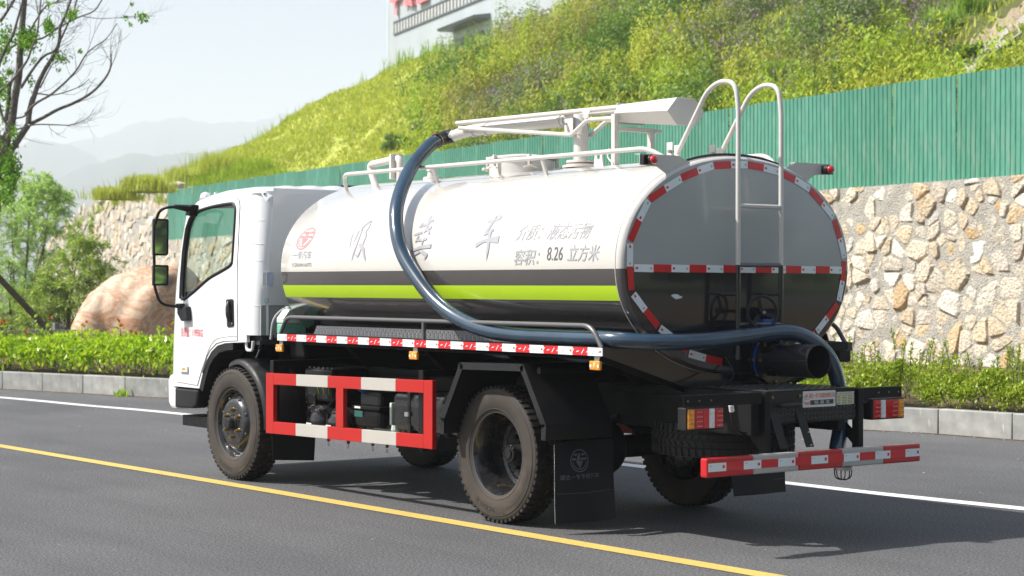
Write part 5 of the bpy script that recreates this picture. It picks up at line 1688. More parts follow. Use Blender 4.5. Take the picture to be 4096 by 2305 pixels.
part('hose_clamp', 'brass', ho, lambda m: (m.tube([(1.915, 0.175, 2.849), (1.905, 0.192, 2.843)], 0.0595, 18), m.box(1.88, 1.93, 0.17, 0.21, 2.90, 2.918)), 40)

# ---- discharge pipe with gate valve
dp_ = sub('discharge_pipe', TK)
def pipe(m):
    m.lathe([(0.112, -1.50), (0.112, -2.0), (0.107, -2.0), (0.107, -1.50)], 40, 'x', (0, -0.18, 1.18))
part('pipe', 'head_dark', dp_, pipe, 40)
part('flange', 'head_dark', dp_, lambda m: (m.lathe([(0.11, -1.575), (0.165, -1.575), (0.165, -1.597), (0.11, -1.597)], 32, 'x', (0, -0.18, 1.18)), m.lathe([(0.11, -1.535), (0.165, -1.535), (0.165, -1.515), (0.11, -1.515)], 32, 'x', (0, -0.18, 1.18))))
part('valve_body', 'valve_blue', dp_, lambda m: (m.lathe([(0.10, -1.574), (0.150, -1.574), (0.150, -1.536), (0.10, -1.536)], 28, 'x', (0, -0.18, 1.18)), m.box(-1.575, -1.535, -0.215, -0.145, 1.30, 1.45)))
part('flange_bolt', 'brass', dp_, lambda m: [m.cyl((-1.612, -0.18 + 0.145 * math.cos(a), 1.18 + 0.145 * math.sin(a)), (-1.50, -0.18 + 0.145 * math.cos(a), 1.18 + 0.145 * math.sin(a)), 0.012, n=6) for a in np.linspace(0, 2 * PI, 9)[:-1]])
part('gear_box', 'chassis', dp_, lambda m: (m.box(-1.60, -1.52, -0.24, -0.09, 1.462, 1.525), m.box(-1.59, -1.53, -0.16, -0.07, 1.455, 1.47)), 0, 0.006)
part('valve_plate', 'valve_blue', dp_, lambda m: m.box(-1.61, -1.52, -0.20, -0.06, 1.437, 1.454), 0)
hwc = Vector((-1.69, 0.03, 1.50)); hax = Vector((-0.93, 0.30, 0.05)).normalized()
ha = hax.orthogonal().normalized(); hb = hax.cross(ha)
part('hand_wheel', 'black_plastic', dp_, lambda m: (m.tube([hwc + (ha * math.cos(a) + hb * math.sin(a)) * 0.108 for a in np.linspace(0, 2 * PI, 33)[:-1]], 0.011, 8, closed=True),
     [m.bar(hwc - hax * 0.015, hwc + (ha * math.cos(a) + hb * math.sin(a)) * 0.102, 0.024, 0.010, hax) for a in (0.5, 0.5 + 2 * PI / 3, 0.5 + 4 * PI / 3)], m.cyl(hwc + hax * 0.02, hwc - hax * 0.03, 0.022, n=12), m.cyl(hwc, (-1.56, -0.05, 1.495), 0.012, n=8)), 50)
part('wheel_nut', 'steel', dp_, lambda m: m.cyl(hwc + hax * 0.02, hwc + hax * 0.032, 0.010, n=6))

# ---- side platforms (shelf, guard rail, strips, side lamps) on both flanks
for s in (1, -1):
    pf = sub('side_platform', TK)
    P0, P1 = 2.80, -1.385
    part('shelf', 'fender_grey', pf, lambda m: (m.box(P1, P0, 0.80 * s, 1.146 * s, 1.262, 1.276), m.box(P1, P0, 1.135 * s, 1.146 * s, 1.222, 1.262)), 0)
    part('checker_skirt', 'checker', pf, lambda m: m.hexa([(2.59, 0.93 * s, 1.277), (-1.38, 0.93 * s, 1.277), (-1.38, 0.925 * s, 1.277), (2.59, 0.925 * s, 1.277), (2.59, 0.90 * s, 1.345), (-1.38, 0.90 * s, 1.345), (-1.38, 0.895 * s, 1.345), (2.59, 0.895 * s, 1.345)]), 0)
    if s == 1:
        lug = MB()
        for i in range(150):
            for r_ in range(3):
                x = 2.57 - i * 0.026 - (r_ % 2) * 0.013; z = 1.288 + r_ * 0.02; y = 0.932 - (z - 1.277) * 0.44
                d = 1 if (i + r_) % 2 else -1
                lug.bar((x - 0.008, y, z - 0.007 * d), (x + 0.008, y - 0.004, z + 0.007 * d), 0.005, 0.004, (0, 1, 0))
        lug.build('tread_pattern', 'steel', pf, smooth=0, local=True)
        tag(pf.children[-1], kind='stuff')
    part('rail', 'rail_dark', pf, lambda m: m.tube(bend_path([(2.80, 1.12 * s, 1.275), (2.70, 1.12 * s, 1.416), (-1.24, 1.12 * s, 1.416), (-1.345, 1.12 * s, 1.275)], 0.10, 6), 0.0165, 12), 60)
    part('rail_post', 'rail_dark', pf, lambda m: m.cyl((0.70, 1.12 * s, 1.275), (0.70, 1.12 * s, 1.41), 0.0165, n=12), 60)
    i = 0; x = P0
    while x > P1 + 0.02:
        x2 = max(P1, x - 0.1552)
        mt = 'tape_white' if i % 2 == 0 else 'tape_red'
        part('reflective_strip', mt, pf, lambda m: m.box(x, x2 + 0.0005, 1.1465 * s, 1.149 * s, 1.224, 1.277), 0)
        if i % 2 == 0 and s == 1:
            part('strip_print', 'tape_red', pf, lambda m: m.box(x2 + 0.03, x2 + 0.012, 1.149 * s, 1.1497 * s, 1.245, 1.258), 0)
        x = x2; i += 1
    if s == 1:
        ch = MB()   # stamped chevrons that show through the strip
        for i in range(80):
            x = P0 - 0.02 - i * 0.052; d = 1 if i % 2 else -1
            ch.bar((x, 1.1497, 1.24 + 0.006 * d), (x - 0.026, 1.1497, 1.258 - 0.006 * d), 0.006, 0.0035, (0, 1, 0))
        tag(ch.build('stamped_tread', 'tape_white', pf, smooth=0, local=True), kind='stuff')
    for x in (2.762, 0.79, -1.315):
        part('lamp_tab', 'steel', pf, lambda m: m.box(x - 0.028, x + 0.028, 1.132 * s, 1.135 * s, 1.188, 1.2235), 0)
        part('side_lamp', 'lamp_amber', pf, lambda m: m.box(x - 0.052, x + 0.052, 1.135 * s, 1.158 * s, 1.132, 1.192), 0, 0.006)
        part('lamp_reflector', 'lamp_clear', pf, lambda m: [m.box(x + q - 0.008, x + q + 0.008, 1.1575 * s, 1.160 * s, 1.150, 1.168) for q in (-0.038, 0.038)], 0)
        part('lamp_bulb', 'plate_yellow', pf, lambda m: m.ball((x, 1.157 * s, 1.162), 0.010, 0.005, 0.02, 8, 6))

# ---- rear apron under the tank, cradle, chassis
part('rear_apron', 'head_dark', TK, lambda m: m.prism([(1.146, 1.276), (1.146, 1.222), (0.40, 0.99), (-0.40, 0.99), (-1.146, 1.222), (-1.146, 1.276), (-0.8, 1.30), (0.8, 1.30)], 0, -1.392, -1.387), 0)
part('apron_lip', 'chassis', TK, lambda m: [m.bar((-1.36, 1.146 * s, 1.221), (-1.36, 0.40 * s, 0.988), 0.06, 0.006, (1, 0, 0)) for s in (1, -1)], 0)
part('tank_cradle', 'chassis', TK, lambda m: [m.prism([(0.75, 1.26), (0.42, 0.98), (-0.42, 0.98), (-0.75, 1.26)], 0, x - 0.03, x + 0.03) for x in (2.55, 1.4, 0.3, -0.9)], 0)
for s in (1, -1):
    part('chassis_rail', 'chassis', TK, lambda m: (m.box(-2.0, 4.55, 0.36 * s, 0.43 * s, 0.72, 0.95), m.box(-2.0, 3.2, 0.36 * s, 0.43 * s, 0.952, 1.0)), 0, 0.004)
part('cross_member', 'chassis', TK, lambda m: [m.box(x - 0.04, x + 0.04, -0.358, 0.358, 0.76, 0.90) for x in (-1.8, -0.7, 0.8, 1.8, 2.8, 4.2)], 0)
part('underbody', 'chassis', TK, lambda m: (m.box(2.3, 4.5, -0.34, 0.34, 0.45, 0.9), m.box(-1.3, 2.6, -1.02, 1.02, 1.19, 1.215)), 0, 0.02)
part('drive_shaft', 'chassis', TK, lambda m: m.cyl((0.1, 0, 0.52), (2.4, 0, 0.66), 0.05, n=14))
part('rear_axle', 'chassis', TK, lambda m: (m.cyl((0, -0.8, 0.487), (0, 0.8, 0.487), 0.085, n=16), m.ball((0.05, 0, 0.487), 0.22, 0.2, 0.22, 18, 12)), 60)
part('front_axle', 'chassis', TK, lambda m: m.box(3.68, 3.77, -0.8, 0.8, 0.40, 0.50), 0, 0.02)
for s in (1, -1):
    part('leaf_spring', 'chassis', TK, lambda m: [m.tube(smooth_path([(0.75 - 0.06 * k, 0.48 * s, 0.78 - 0.02 * k), (0, 0.48 * s, 0.60 - 0.02 * k), (-0.75 + 0.06 * k, 0.48 * s, 0.78 - 0.02 * k)], 5), 0.02, 6) for k in range(3)])
    part('leaf_spring', 'chassis', TK, lambda m: [m.tube(smooth_path([(4.4 - 0.06 * k, 0.42 * s, 0.66 - 0.02 * k), (3.72, 0.42 * s, 0.55 - 0.02 * k), (3.1 + 0.06 * k, 0.42 * s, 0.66 - 0.02 * k)], 5), 0.02, 6) for k in range(2)])
part('exhaust', 'rust', TK, lambda m: (m.cyl((0.75, 0.25, 0.60), (1.7, 0.25, 0.60), 0.10, n=18), m.cyl((-0.2, 0.3, 0.62), (0.8, 0.27, 0.60), 0.04, n=12)))

# ---- wheels
def tyre_mesh(root, dark=False):
    mb = MB()
    pr = [(0.288, -0.088), (0.300, -0.100), (0.335, -0.1145), (0.375, -0.1185), (0.415, -0.1165), (0.445, -0.111), (0.458, -0.1075), (0.466, -0.100), (0.471, -0.085), (0.474, -0.052), (0.468, -0.050), (0.468, -0.044), (0.476, -0.042), (0.476, -0.004), (0.470, -0.003), (0.470, 0.003)]
    pr = pr + [(r, -h) for r, h in reversed(pr[:-1])]
    mb.mi = 0
    mb.lathe(pr, 96, 'y')
    for i in range(len(mb.m)):
        k = i // 96
        if 7 <= k <= len(pr) - 9: mb.m[i] = 1
    mb.mi = 1
    nl = 58
    for i in range(nl):
        for s in (1, -1):
            a = 2 * PI * (i + (0.25 if s > 0 else 0.75)) / nl
            d = 0.0145
            def q(r, y, da): return (r * math.cos(a + da), y, r * math.sin(a + da))
            mb.hexa([q(0.45, 0.104 * s, -d / .48), q(0.45, 0.104 * s, d / .48), q(0.462, 0.054 * s, d / .48 + .006), q(0.462, 0.054 * s, -d / .48 + .006), q(0.482, 0.106 * s, -d / .48), q(0.482, 0.106 * s, d / .48), q(0.487, 0.054 * s, d / .48 + .006), q(0.487, 0.054 * s, -d / .48 + .006)])
            mb.hexa([q(0.465, 0.040 * s, -d / .48 - .02), q(0.465, 0.040 * s, d / .48 - .02), q(0.465, 0.006 * s, d / .48 + .02), q(0.465, 0.006 * s, -d / .48 + .02), q(0.486, 0.040 * s, -d / .48 - .02), q(0.486, 0.040 * s, d / .48 - .02), q(0.486, 0.006 * s, d / .48 + .02), q(0.486, 0.006 * s, -d / .48 + .02)])
    o = mb.build('tyre', ['tyre_dark', 'tyre_dark'] if dark else ['tyre', 'tyre_tread'], root, smooth=32, local=True)
    if not dark:   # raised rings and size marks on the wall
        mb = MB()
        mb.lathe([(0.432, 0.1135), (0.434, 0.1165), (0.437, 0.1125)], 96, 'y'); mb.lathe([(0.318, 0.1085), (0.320, 0.112), (0.323, 0.1105)], 96, 'y')
        mb.build('wall_ring', 'tyre', root, smooth=60, local=True)
        mb = MB()
        text_on(mb, '8.25R20', lambda s_, h: (h * math.cos(-s_), 0.1196, h * math.sin(-s_)), -PI / 2 - 0.62 - PI, -PI / 2 - 0.02 - PI, 0.372, 0.405, 0, 0.012)
        mb.xf(lambda p: (p[0], p[1] + 0.0025, p[2]))
        mb.build('wall_lettering', 'tyre_mark', root, smooth=0, local=True)
        mb = MB()
        text_on(mb, 'HIGHWAY  TUBELESS  RADIAL', lambda s_, h: (h * math.cos(-s_), 0.1205, h * math.sin(-s_)), 1.9, 2.95, 0.385, 0.402)
        mb.build('wall_lettering', 'tyre_mark', root, smooth=0, local=True)
def front_wheel(loc, rz):
    w_ = sub('front_wheel', TK, loc, rz)
    tyre_mesh(w_)
    part('rim', 'rim_black', w_, lambda m: m.lathe([(0.300, 0.070), (0.3035, 0.088), (0.300, 0.097), (0.291, 0.096), (0.283, 0.080), (0.272, 0.060), (0.262, 0.035), (0.252, 0.030), (0.238, 0.048), (0.222, 0.078), (0.205, 0.098), (0.192, 0.104), (0.185, 0.105), (0.075, 0.105), (0.072, 0.095), (0.06, 0.095)], 56, 'y'), 28)
    part('rim_edge', 'rim_lip', w_, lambda m: m.lathe([(0.2915, 0.0965), (0.296, 0.0990), (0.3015, 0.0975)], 56, 'y'), 60)
    part('hub', 'black_plastic', w_, lambda m: m.lathe([(0.07, 0.085), (0.066, 0.11), (0.052, 0.115), (0.050, 0.15), (0.042, 0.162), (0.0, 0.164)], 24, 'y'), 40)
    for k in range(6):
        a = PI / 2 + k * PI / 3
        c = (0.117 * math.cos(a), 0, 0.117 * math.sin(a))
        part('wheel_nut', 'brass', w_, lambda m: (m.cyl((c[0], 0.105, c[2]), (c[0], 0.110, c[2]), 0.022, n=12), m.cyl((c[0], 0.112, c[2]), (c[0], 0.130, c[2]), 0.0165, n=6), m.cyl((c[0], 0.135, c[2]), (c[0], 0.142, c[2]), 0.009, n=8)), 25)
    for k in range(8):
        a = PI / 8 + k * PI / 4
        part('hand_hole', 'ink', w_, lambda m: m.hexa([(r * math.cos(a + da), yy_, r * math.sin(a + da)) for yy_, rr in ((0.0685, (0.229, 0.229, 0.211, 0.211)), (0.0945, (0.229, 0.229, 0.211, 0.211))) for r, da in zip(rr, (-.06, .06, .06, -.06))]) if False else m.ball((0.217 * math.cos(a), 0.0885, 0.217 * math.sin(a)), 0.016, 0.008, 0.016, 10, 6), 60)
    return w_
fl = front_wheel((3.7226, 0.956, 0.487), 0)
front = copy_tree(fl, TK); front.location = (3.7226, -0.956, 0.487); front.rotation_euler = (0, 0, PI)
def rear_wheel(loc):
    w_ = sub('rear_wheel', TK, loc)
    tyre_mesh(w_)
    part('rim', 'rim_black', w_, lambda m: m.lathe([(0.300, 0.070), (0.3035, 0.088), (0.300, 0.097), (0.291, 0.096), (0.280, 0.078), (0.272, 0.050), (0.262, 0.030), (0.259, -0.02), (0.256, -0.10), (0.250, -0.135), (0.225, -0.145), (0.19, -0.130), (0.165, -0.135), (0.10, -0.14), (0.0, -0.14)], 56, 'y'), 28)
    part('rim_edge', 'rim_lip', w_, lambda m: m.lathe([(0.2915, 0.0965), (0.296, 0.0990), (0.3015, 0.0975)], 56, 'y'), 60)
    part('hub', 'fender_grey', w_, lambda m: (m.lathe([(0.085, -0.14), (0.080, -0.10), (0.058, -0.06), (0.052, -0.03)], 24, 'y'), m.lathe([(0.060, -0.03), (0.062, -0.012), (0.058, -0.008), (0.038, -0.006), (0.034, 0.006), (0, 0.008)], 24, 'y')), 35)
    part('hub_bolt', 'fender_grey', w_, lambda m: [m.cyl((0.056 * math.cos(a), -0.012, 0.056 * math.sin(a)), (0.056 * math.cos(a), -0.001, 0.056 * math.sin(a)), 0.008, n=6) for a in np.linspace(0, 2 * PI, 13)[:-1]], 25)
    part('wheel_nut', 'chassis', w_, lambda m: [m.cyl((0.125 * math.cos(a), -0.14, 0.125 * math.sin(a)), (0.125 * math.cos(a), -0.10, 0.125 * math.sin(a)), 0.018, n=6) for a in np.linspace(0, 2 * PI, 7)[:-1]], 25)
    part('valve_stem', 'brass', w_, lambda m: m.tube([(-0.03, -0.06, -0.24), (0.01, 0.02, -0.222), (0.03, 0.07, -0.225)], 0.006, 6))
    return w_
rw = rear_wheel((0, 0.871, 0.487))
for y, rz in ((-0.871, PI),):
    c = copy_tree(rw, TK); c.location = (0, y, 0.487); c.rotation_euler = (0, 0, rz)
sp = sub('spare_wheel', TK, (-1.28, 0.0, 0.655)); tyre_mesh(sp, True)
part('rim', 'rim_black', sp, lambda m: m.lathe([(0.3, -0.09), (0.27, -0.06), (0.26, 0.05), (0.1, 0.06), (0.0, 0.06)], 40, 'y'))
sp.rotation_euler = (PI / 2, 0, 0)

# ---- fenders, flaps
for s in (1, -1):
    fd = sub('rear_fender', TK)
    FP = [(0.49, 0.608), (0.49, 0.722), (0.242, 1.130), (-0.506, 1.143), (-0.761, 0.745), (-0.755, 0.639)]
    def fend(m):
        for (x0, z0), (x1, z1) in zip(FP, FP[1:]):
            d = Vector((x1 - x0, z1 - z0)).normalized(); n = Vector((d.y, -d.x))
            if n.dot(Vector((0 - x0, 0.5 - z0))) < 0: n = -n
            for (a, b_, y0, y1, t_) in ((0.0, 0.004, 0.55, 1.12, 0.006), (0.0, 0.052, 1.116, 1.121, 0.05)):
                V = []
                for yv in (y0, y1):
                    V += [(x0, yv * s, z0), (x1, yv * s, z1), (x1 + n.x * t_, yv * s, z1 + n.y * t_), (x0 + n.x * t_, yv * s, z0 + n.y * t_)]
                m.hexa(V)
    part('fender', 'fender_grey', fd, fend, 0)
    part('bracket_tube', 'chassis', fd, lambda m: [m.cyl((x, 0.45 * s, 1.10), (x, 1.06 * s, 1.10), 0.024, n=14) for x in (0.33, -0.60)])
    fl_ = sub('mud_flap', TK)
    fx0, zl = (-0.70, 0.55) if s == 1 else (-0.83, 0.447)
    part('flap', 'flap_rubber', fl_, lambda m: m.grid(lambda a, b_: (fx0 - 0.04 * b_ + 0.012 * math.sin(a * 5 + b_ * 3), (0.49 + 0.53 * a) * s + 0.0, 0.62 - zl * b_), 10, 10), 60)
    mb = MB()
    fx = lambda yv, zv: (fx0 - 0.04 * (0.62 - zv) / 0.55 + 0.012 * math.sin((abs(yv) - 0.49) / 0.53 * 5 + (0.62 - zv) / 0.55 * 3) - 0.004, yv, zv)
    yc = 0.80 * s
    emblem(mb, lambda a, b_: fx(yc - a * 0.084, 0.487 + b_ * 0.078))
    mb.build('emblem', 'flap_print', fl_, smooth=0, local=True)
    mb = MB(); text_on(mb, '湖北一专专用汽车', lambda q, h: fx(-q, h), -(yc + 0.175), -(yc - 0.175), 0.362, 0.398, 0, 0.01)
    mb.build('lettering', 'flap_print', fl_, smooth=0, local=True)
    part('fold_crease', 'flap_print', fl_, lambda m: m.tube([fx(0.52 * s, 0.275), fx(0.75 * s, 0.268), fx(1.0 * s, 0.272)], 0.0015, 4))
    if s == 1:
        part('edge_beads', 'steel', fl_, lambda m: [m.ball(fx(1.017, 0.60 - k * 0.0095), 0.0032, n=6, m=4) for k in range(56)])
    ff = sub('front_fender', TK)
    def arc(m):
        A0, A1 = -0.05, 1.78
        for r, y0, y1 in ((0.565, 0.74, 1.045),):
            V = []
            n = 20
            for i in range(n + 1):
                a = A0 + (A1 - A0) * i / n
                rr = r - 0.03 * max(0, (a - 1.4) / 0.4)
                cx, cz = 3.7226 - rr * math.cos(a), 0.487 + rr * math.sin(a)
                ix, iz = 3.7226 - (rr - 0.05) * math.cos(a), 0.487 + (rr - 0.05) * math.sin(a)
                V += [(cx, 0.62 * s, cz), (cx, (y1 - 0.03) * s, cz), ((cx + ix) / 2, (y1 - 0.004) * s, (cz + iz) / 2), (ix, y1 * s, iz), (ix, (y1 - 0.01) * s, iz), (cx * .98 + ix * .02, (y1 - 0.045) * s, cz * .98 + iz * .02)]
            m.add(V, [(6 * i + j, 6 * i + j + 1, 6 * i + 7 + j, 6 * i + 6 + j) for i in range(n) for j in range(5)])
    part('fender', 'fender_grey', ff, arc, 45)
    part('inner_fender', 'chassis', ff, lambda m: m.grid(lambda a, b_: (3.7226 - (0.60 + 0.02 * b_) * math.cos(0.1 + 1.3 * a), (0.60 + 0.02 * math.sin(3 * a)) * s + 0.0 * b_, 0.487 + (0.60 * a + 0.05) * (1 - 0.4 * b_)), 8, 4), 60)
    part('flap', 'flap_rubber', ff, lambda m: m.prism([(1.03 * s, 0.55), (1.02 * s, 0.215), (0.62 * s, 0.19), (0.60 * s, 0.55)], 0, 3.10, 3.105), 0)
    part('bolt', 'brass', ff, lambda m: m.cyl((3.20, 1.0 * s, 0.83), (3.17, 1.01 * s, 0.83), 0.012, n=8))

# ---- side guards in red and grey
for s in (1, -1):
    sg = sub('side_guard', TK)
    y0, y1 = 1.062 * s, 1.10 * s
    def gz(x, z): return z + (3.07 - x) / 2.45 * 0.038
    def gbar(m, xa, xb, za, zb):
        m.hexa([(xa, y0, gz(xa, za)), (xb, y0, gz(xb, za)), (xb, y0, gz(xb, zb)), (xa, y0, gz(xa, zb)), (xa, y1, gz(xa, za)), (xb, y1, gz(xb, za)), (xb, y1, gz(xb, zb)), (xa, y1, gz(xa, zb))])
    for za, zb, cols in ((0.852, 0.945, (2.951, 2.581, 2.087, 1.594, 1.108, 0.735)), (0.447, 0.546, (2.951, 2.587, 2.088, 1.582, 1.099, 0.735))):
        for i in range(5):
            part('guard_rail', 'red_paint' if i % 2 == 0 else 'rail_grey', sg, lambda m: gbar(m, cols[i], cols[i + 1], za, zb), 0, 0.003)
    part('guard_post', 'red_paint', sg, lambda m: gbar(m, 3.075, 2.9515, 0.446, 0.946), 0, 0.003)
    part('guard_post', 'red_paint', sg, lambda m: gbar(m, 0.7345, 0.618, 0.446, 0.946), 0, 0.003)
    part('guard_post', 'red_paint', sg, lambda m: gbar(m, 1.962, 1.852, 0.5465, 0.8515), 0, 0.003)
    part('hanger', 'chassis', sg, lambda m: [(m.box(x, x + 0.06, 1.0 * s, 1.06 * s, 0.45, 1.05), m.box(x, x + 0.06, 0.43 * s, 1.0 * s, 1.0, 1.05)) for x in (3.02, 0.80)], 0, 0.004)

# ---- kit between the axles on the left side
def capsule(m, c, r, y0, y1):
    m.lathe([(0, y1), (r * .45, y1 - r * .05), (r * .8, y1 - r * .25), (r, y1 - r * .62), (r, y0 + r * .62), (r * .8, y0 + r * .25), (r * .45, y0 + r * .05), (0, y0)], 28, 'y', (c[0], 0, c[1]))
for k, x in enumerate((2.70, 2.39)):
    a_ = sub('air_tank', TK)
    part('cylinder', 'rim_black', a_, lambda m: capsule(m, (x, 0.555), 0.135, 0.45, 0.90), 40)
    part('port', 'chassis', a_, lambda m: m.cyl((x + 0.03, 0.88, 0.62), (x + 0.03, 0.905, 0.62), 0.022, n=12))
    part('sticker', 'label_white', a_, lambda m: m.add([(x + 0.05, 0.9035, 0.545), (x - 0.03, 0.9035, 0.545), (x - 0.03, 0.9035, 0.508), (x + 0.05, 0.9035, 0.508)], [(0, 1, 2, 3)]), 0)
    part('drain_valve', 'rust', a_, lambda m: (m.cyl((x, 0.72, 0.425), (x, 0.72, 0.385), 0.014, n=8), m.tube([(x + 0.012 * math.cos(t_), 0.72, 0.362 + 0.014 * math.sin(t_)) for t_ in np.linspace(0, 2 * PI, 13)[:-1]], 0.002, 5, closed=True), m.cyl((x, 0.72, 0.385), (x, 0.72, 0.374), 0.002, n=5)))
for x in (2.05, 1.84):
    part('drain_valve', 'rust', TK, lambda m: (m.cyl((x, 0.70, 0.43), (x, 0.70, 0.39), 0.013, n=8), m.tube([(x + 0.012 * math.cos(t_), 0.70, 0.366 + 0.014 * math.sin(t_)) for t_ in np.linspace(0, 2 * PI, 13)[:-1]], 0.002, 5, closed=True)))
part('air_tank_rear', 'rim_black', TK, lambda m: m.lathe([(0, 1.2), (0.10, 1.25), (0.11, 1.3), (0.11, 2.1), (0.08, 2.15), (0, 2.16)], 20, 'x', (0, 0.70, 0.53)), 40)
ub = sub('urea_tank', TK)
part('body', 'black_plastic', ub, lambda m: (m.box(1.70, 2.08, 0.55, 0.86, 0.555, 0.69), m.box(1.74, 2.05, 0.58, 0.83, 0.70, 0.84)), 0, 0.035)
part('strap', 'chassis', ub, lambda m: m.box(1.69, 2.09, 0.54, 0.868, 0.692, 0.722), 0, 0.004)
part('sticker', 'label_green', ub, lambda m: m.add([(2.06, 0.8665, 0.682), (1.94, 0.8665, 0.682), (1.94, 0.8665, 0.634), (2.06, 0.8665, 0.634)], [(0, 1, 2, 3)]), 0)
part('sticker', 'label_white', ub, lambda m: m.add([(2.055, 0.8695, 0.716), (1.97, 0.8695, 0.716), (1.97, 0.8695, 0.70), (2.055, 0.8695, 0.70)], [(0, 1, 2, 3)]), 0)
part('filler_cap', 'valve_blue', ub, lambda m: m.cyl((2.0, 0.80, 0.84), (2.0, 0.86, 0.88), 0.035, n=14))
ft = sub('fuel_tank', TK)
part('body', 'rim_black', ft, lambda m: m.box(0.55, 1.48, 0.52, 0.90, 0.56, 0.86), 0, 0.06)
part('strap', 'black_plastic', ft, lambda m: [m.box(x, x + 0.045, 0.51, 0.907, 0.55, 0.868) for x in (1.20, 0.70)], 0, 0.01)
part('strap_buckle', 'label_white', ft, lambda m: m.box(1.205, 1.255, 0.908, 0.925, 0.68, 0.715), 0, 0.005)
part('sight_tube', 'bottle', ft, lambda m: (m.box(1.485, 1.515, 0.86, 0.89, 0.60, 0.77), m.lathe([(0.03, 0.60), (0.035, 0.56), (0.018, 0.53), (0.012, 0.49)], 10, 'z', (1.46, 0.87, 0))), 0, 0.006)
bb = sub('battery_box', TK)
part('box', 'black_plastic', bb, lambda m: m.box(2.52, 2.96, 0.45, 0.80, 0.72, 0.985), 0, 0.02)
part('cover_bolt', 'steel', bb, lambda m: [m.cyl((2.56 + k * 0.072, 0.77, 0.985), (2.56 + k * 0.072, 0.77, 0.999), 0.008, n=6) for k in range(6)])
vb = sub('valve_block', TK)
part('block', 'chassis', vb, lambda m: m.box(2.76, 2.91, 0.72, 0.81, 0.69, 0.78), 0, 0.006)
part('block', 'chassis', vb, lambda m: m.box(2.35, 2.60, 0.70, 0.78, 0.73, 0.80), 0, 0.006)
part('corner_screw', 'brass', vb, lambda m: [m.cyl((x, 0.81, z), (x, 0.818, z), 0.008, n=6) for x in (2.775, 2.895) for z in (0.705, 0.765)])
part('air_line', 'black_plastic', vb, lambda m: [m.tube(smooth_path([(2.9 - 0.06 * k, 0.79, 0.69), (2.8, 0.84, 0.64 + 0.01 * k), (2.6, 0.82, 0.66), (2.5, 0.78, 0.75)], 5), 0.008, 6) for k in range(3)])
part('yellow_wire', 'lime', vb, lambda m: [m.tube([(2.72 - 0.08 * k, 0.80, 0.78), (2.70 - 0.09 * k, 0.83, 0.84)], 0.003, 5) for k in range(3)])

# ---- rear tool box, plates, arms, lamps, bumper
bxr = sub('rear_box', TK)
part('box', 'fender_grey', bxr, lambda m: m.box(-2.028, -1.10, -0.497, 0.318, 0.79, 1.0), 0, 0.006)
part('top_sheet', 'checker', bxr, lambda m: m.box(-2.034, -1.08, -0.503, 0.324, 1.001, 1.005), 0)
lug = MB()
for i in range(24):
    for j in range(3):
        y = -0.49 + i * 0.0335; z = 0.815 + j * 0.033; d = 1 if (i + j) % 2 else -1
        if z < 0.885 or y < -0.3: lug.bar((-2.0295, y - 0.009, z - 0.009 * d), (-2.0295, y + 0.009, z + 0.009 * d), 0.005, 0.003, (1, 0, 0))
for i in range(30):
    for j in range(22):
        x = -2.0 + i * 0.03; y = -0.48 + j * 0.036; d = 1 if (i + j) % 2 else -1
        lug.bar((x - 0.008, y - 0.008 * d, 1.0055), (x + 0.008, y + 0.008 * d, 1.0055), 0.005, 0.003)
tag(lug.build('tread_pattern', 'checker', bxr, smooth=0, local=True), kind='stuff')
part('corner_bolt', 'brass', bxr, lambda m: [m.cyl((-2.028, y, z), (-2.04, y, z), 0.010, n=8) for y, z in ((0.275, 0.962), (0.03, 0.965))])
part('top_bolt', 'chassis', bxr, lambda m: [m.cyl((x, y, 1.005), (x, y, 1.025), 0.014, n=6) for x, y in ((-1.95, 0.25), (-1.5, 0.25), (-1.95, -0.42), (-1.4, -0.2))])
pl = sub('maker_plate', TK)
RX = -2.0285
def rp(y, z, o_=0.0): return (RX - o_, y, z)
part('plate', 'plate_cream', pl, lambda m: m.box(RX - 0.003, RX, -0.305, -0.003, 0.887, 0.992), 0)
part('dark_field', 'ink', pl, lambda m: m.add([rp(-0.07, 0.932, .0036), rp(-0.285, 0.934, .0036), rp(-0.285, 0.904, .0036), rp(-0.07, 0.902, .0036)], [(0, 1, 2, 3)]), 0)
mb = MB(); text_on(mb, '湖北一专汽车股份有限公司', lambda q, h: rp(-q, h, .0036), 0.058, 0.295, 0.945, 0.978, 0.1, 0.012); mb.build('lettering', 'letter_red', pl, smooth=0, local=True)
mb = MB(); text_on(mb, '吸 粪 车', lambda q, h: rp(-q, h, .0042), 0.11, 0.25, 0.906, 0.930); mb.build('lettering', 'plate_cream', pl, smooth=0, local=True)
mb = MB(); text_on(mb, '专致牌', lambda q, h: rp(-q, h, .0036), 0.016, 0.062, 0.902, 0.922, 0, 0.012); mb.build('lettering', 'letter_red', pl, smooth=0, local=True)
mb = MB(); emblem(mb, lambda a, b_: rp(-0.034 - a * 0.014, 0.962 + b_ * 0.013, .0036)); mb.build('emblem', 'letter_red', pl, smooth=0, local=True)
mb = MB(); text_on(mb, '湖北一专', lambda q, h: rp(-q, h, .0036), 0.016, 0.053, 0.936, 0.946); mb.build('lettering', 'ink', pl, smooth=0, local=True)
part('rivet', 'chrome', pl, lambda m: [m.ball(rp(y, z, .004), 0.006, n=8, m=5) for y, z in ((-0.012, 0.925), (-0.012, 0.956), (-0.295, 0.93), (-0.295, 0.96))])
dpl = sub('data_plate', TK)
part('plate', 'plate_yellow', dpl, lambda m: m.box(RX - 0.003, RX, -0.479, -0.316, 0.894, 0.978), 0)
mb = MB(); text_on(mb, '湖北一专汽车股份有限公司', lambda q, h: rp(-q, h, .0036), 0.345, 0.46, 0.960, 0.971); mb.build('lettering', 'valve_blue', dpl, smooth=0, local=True)
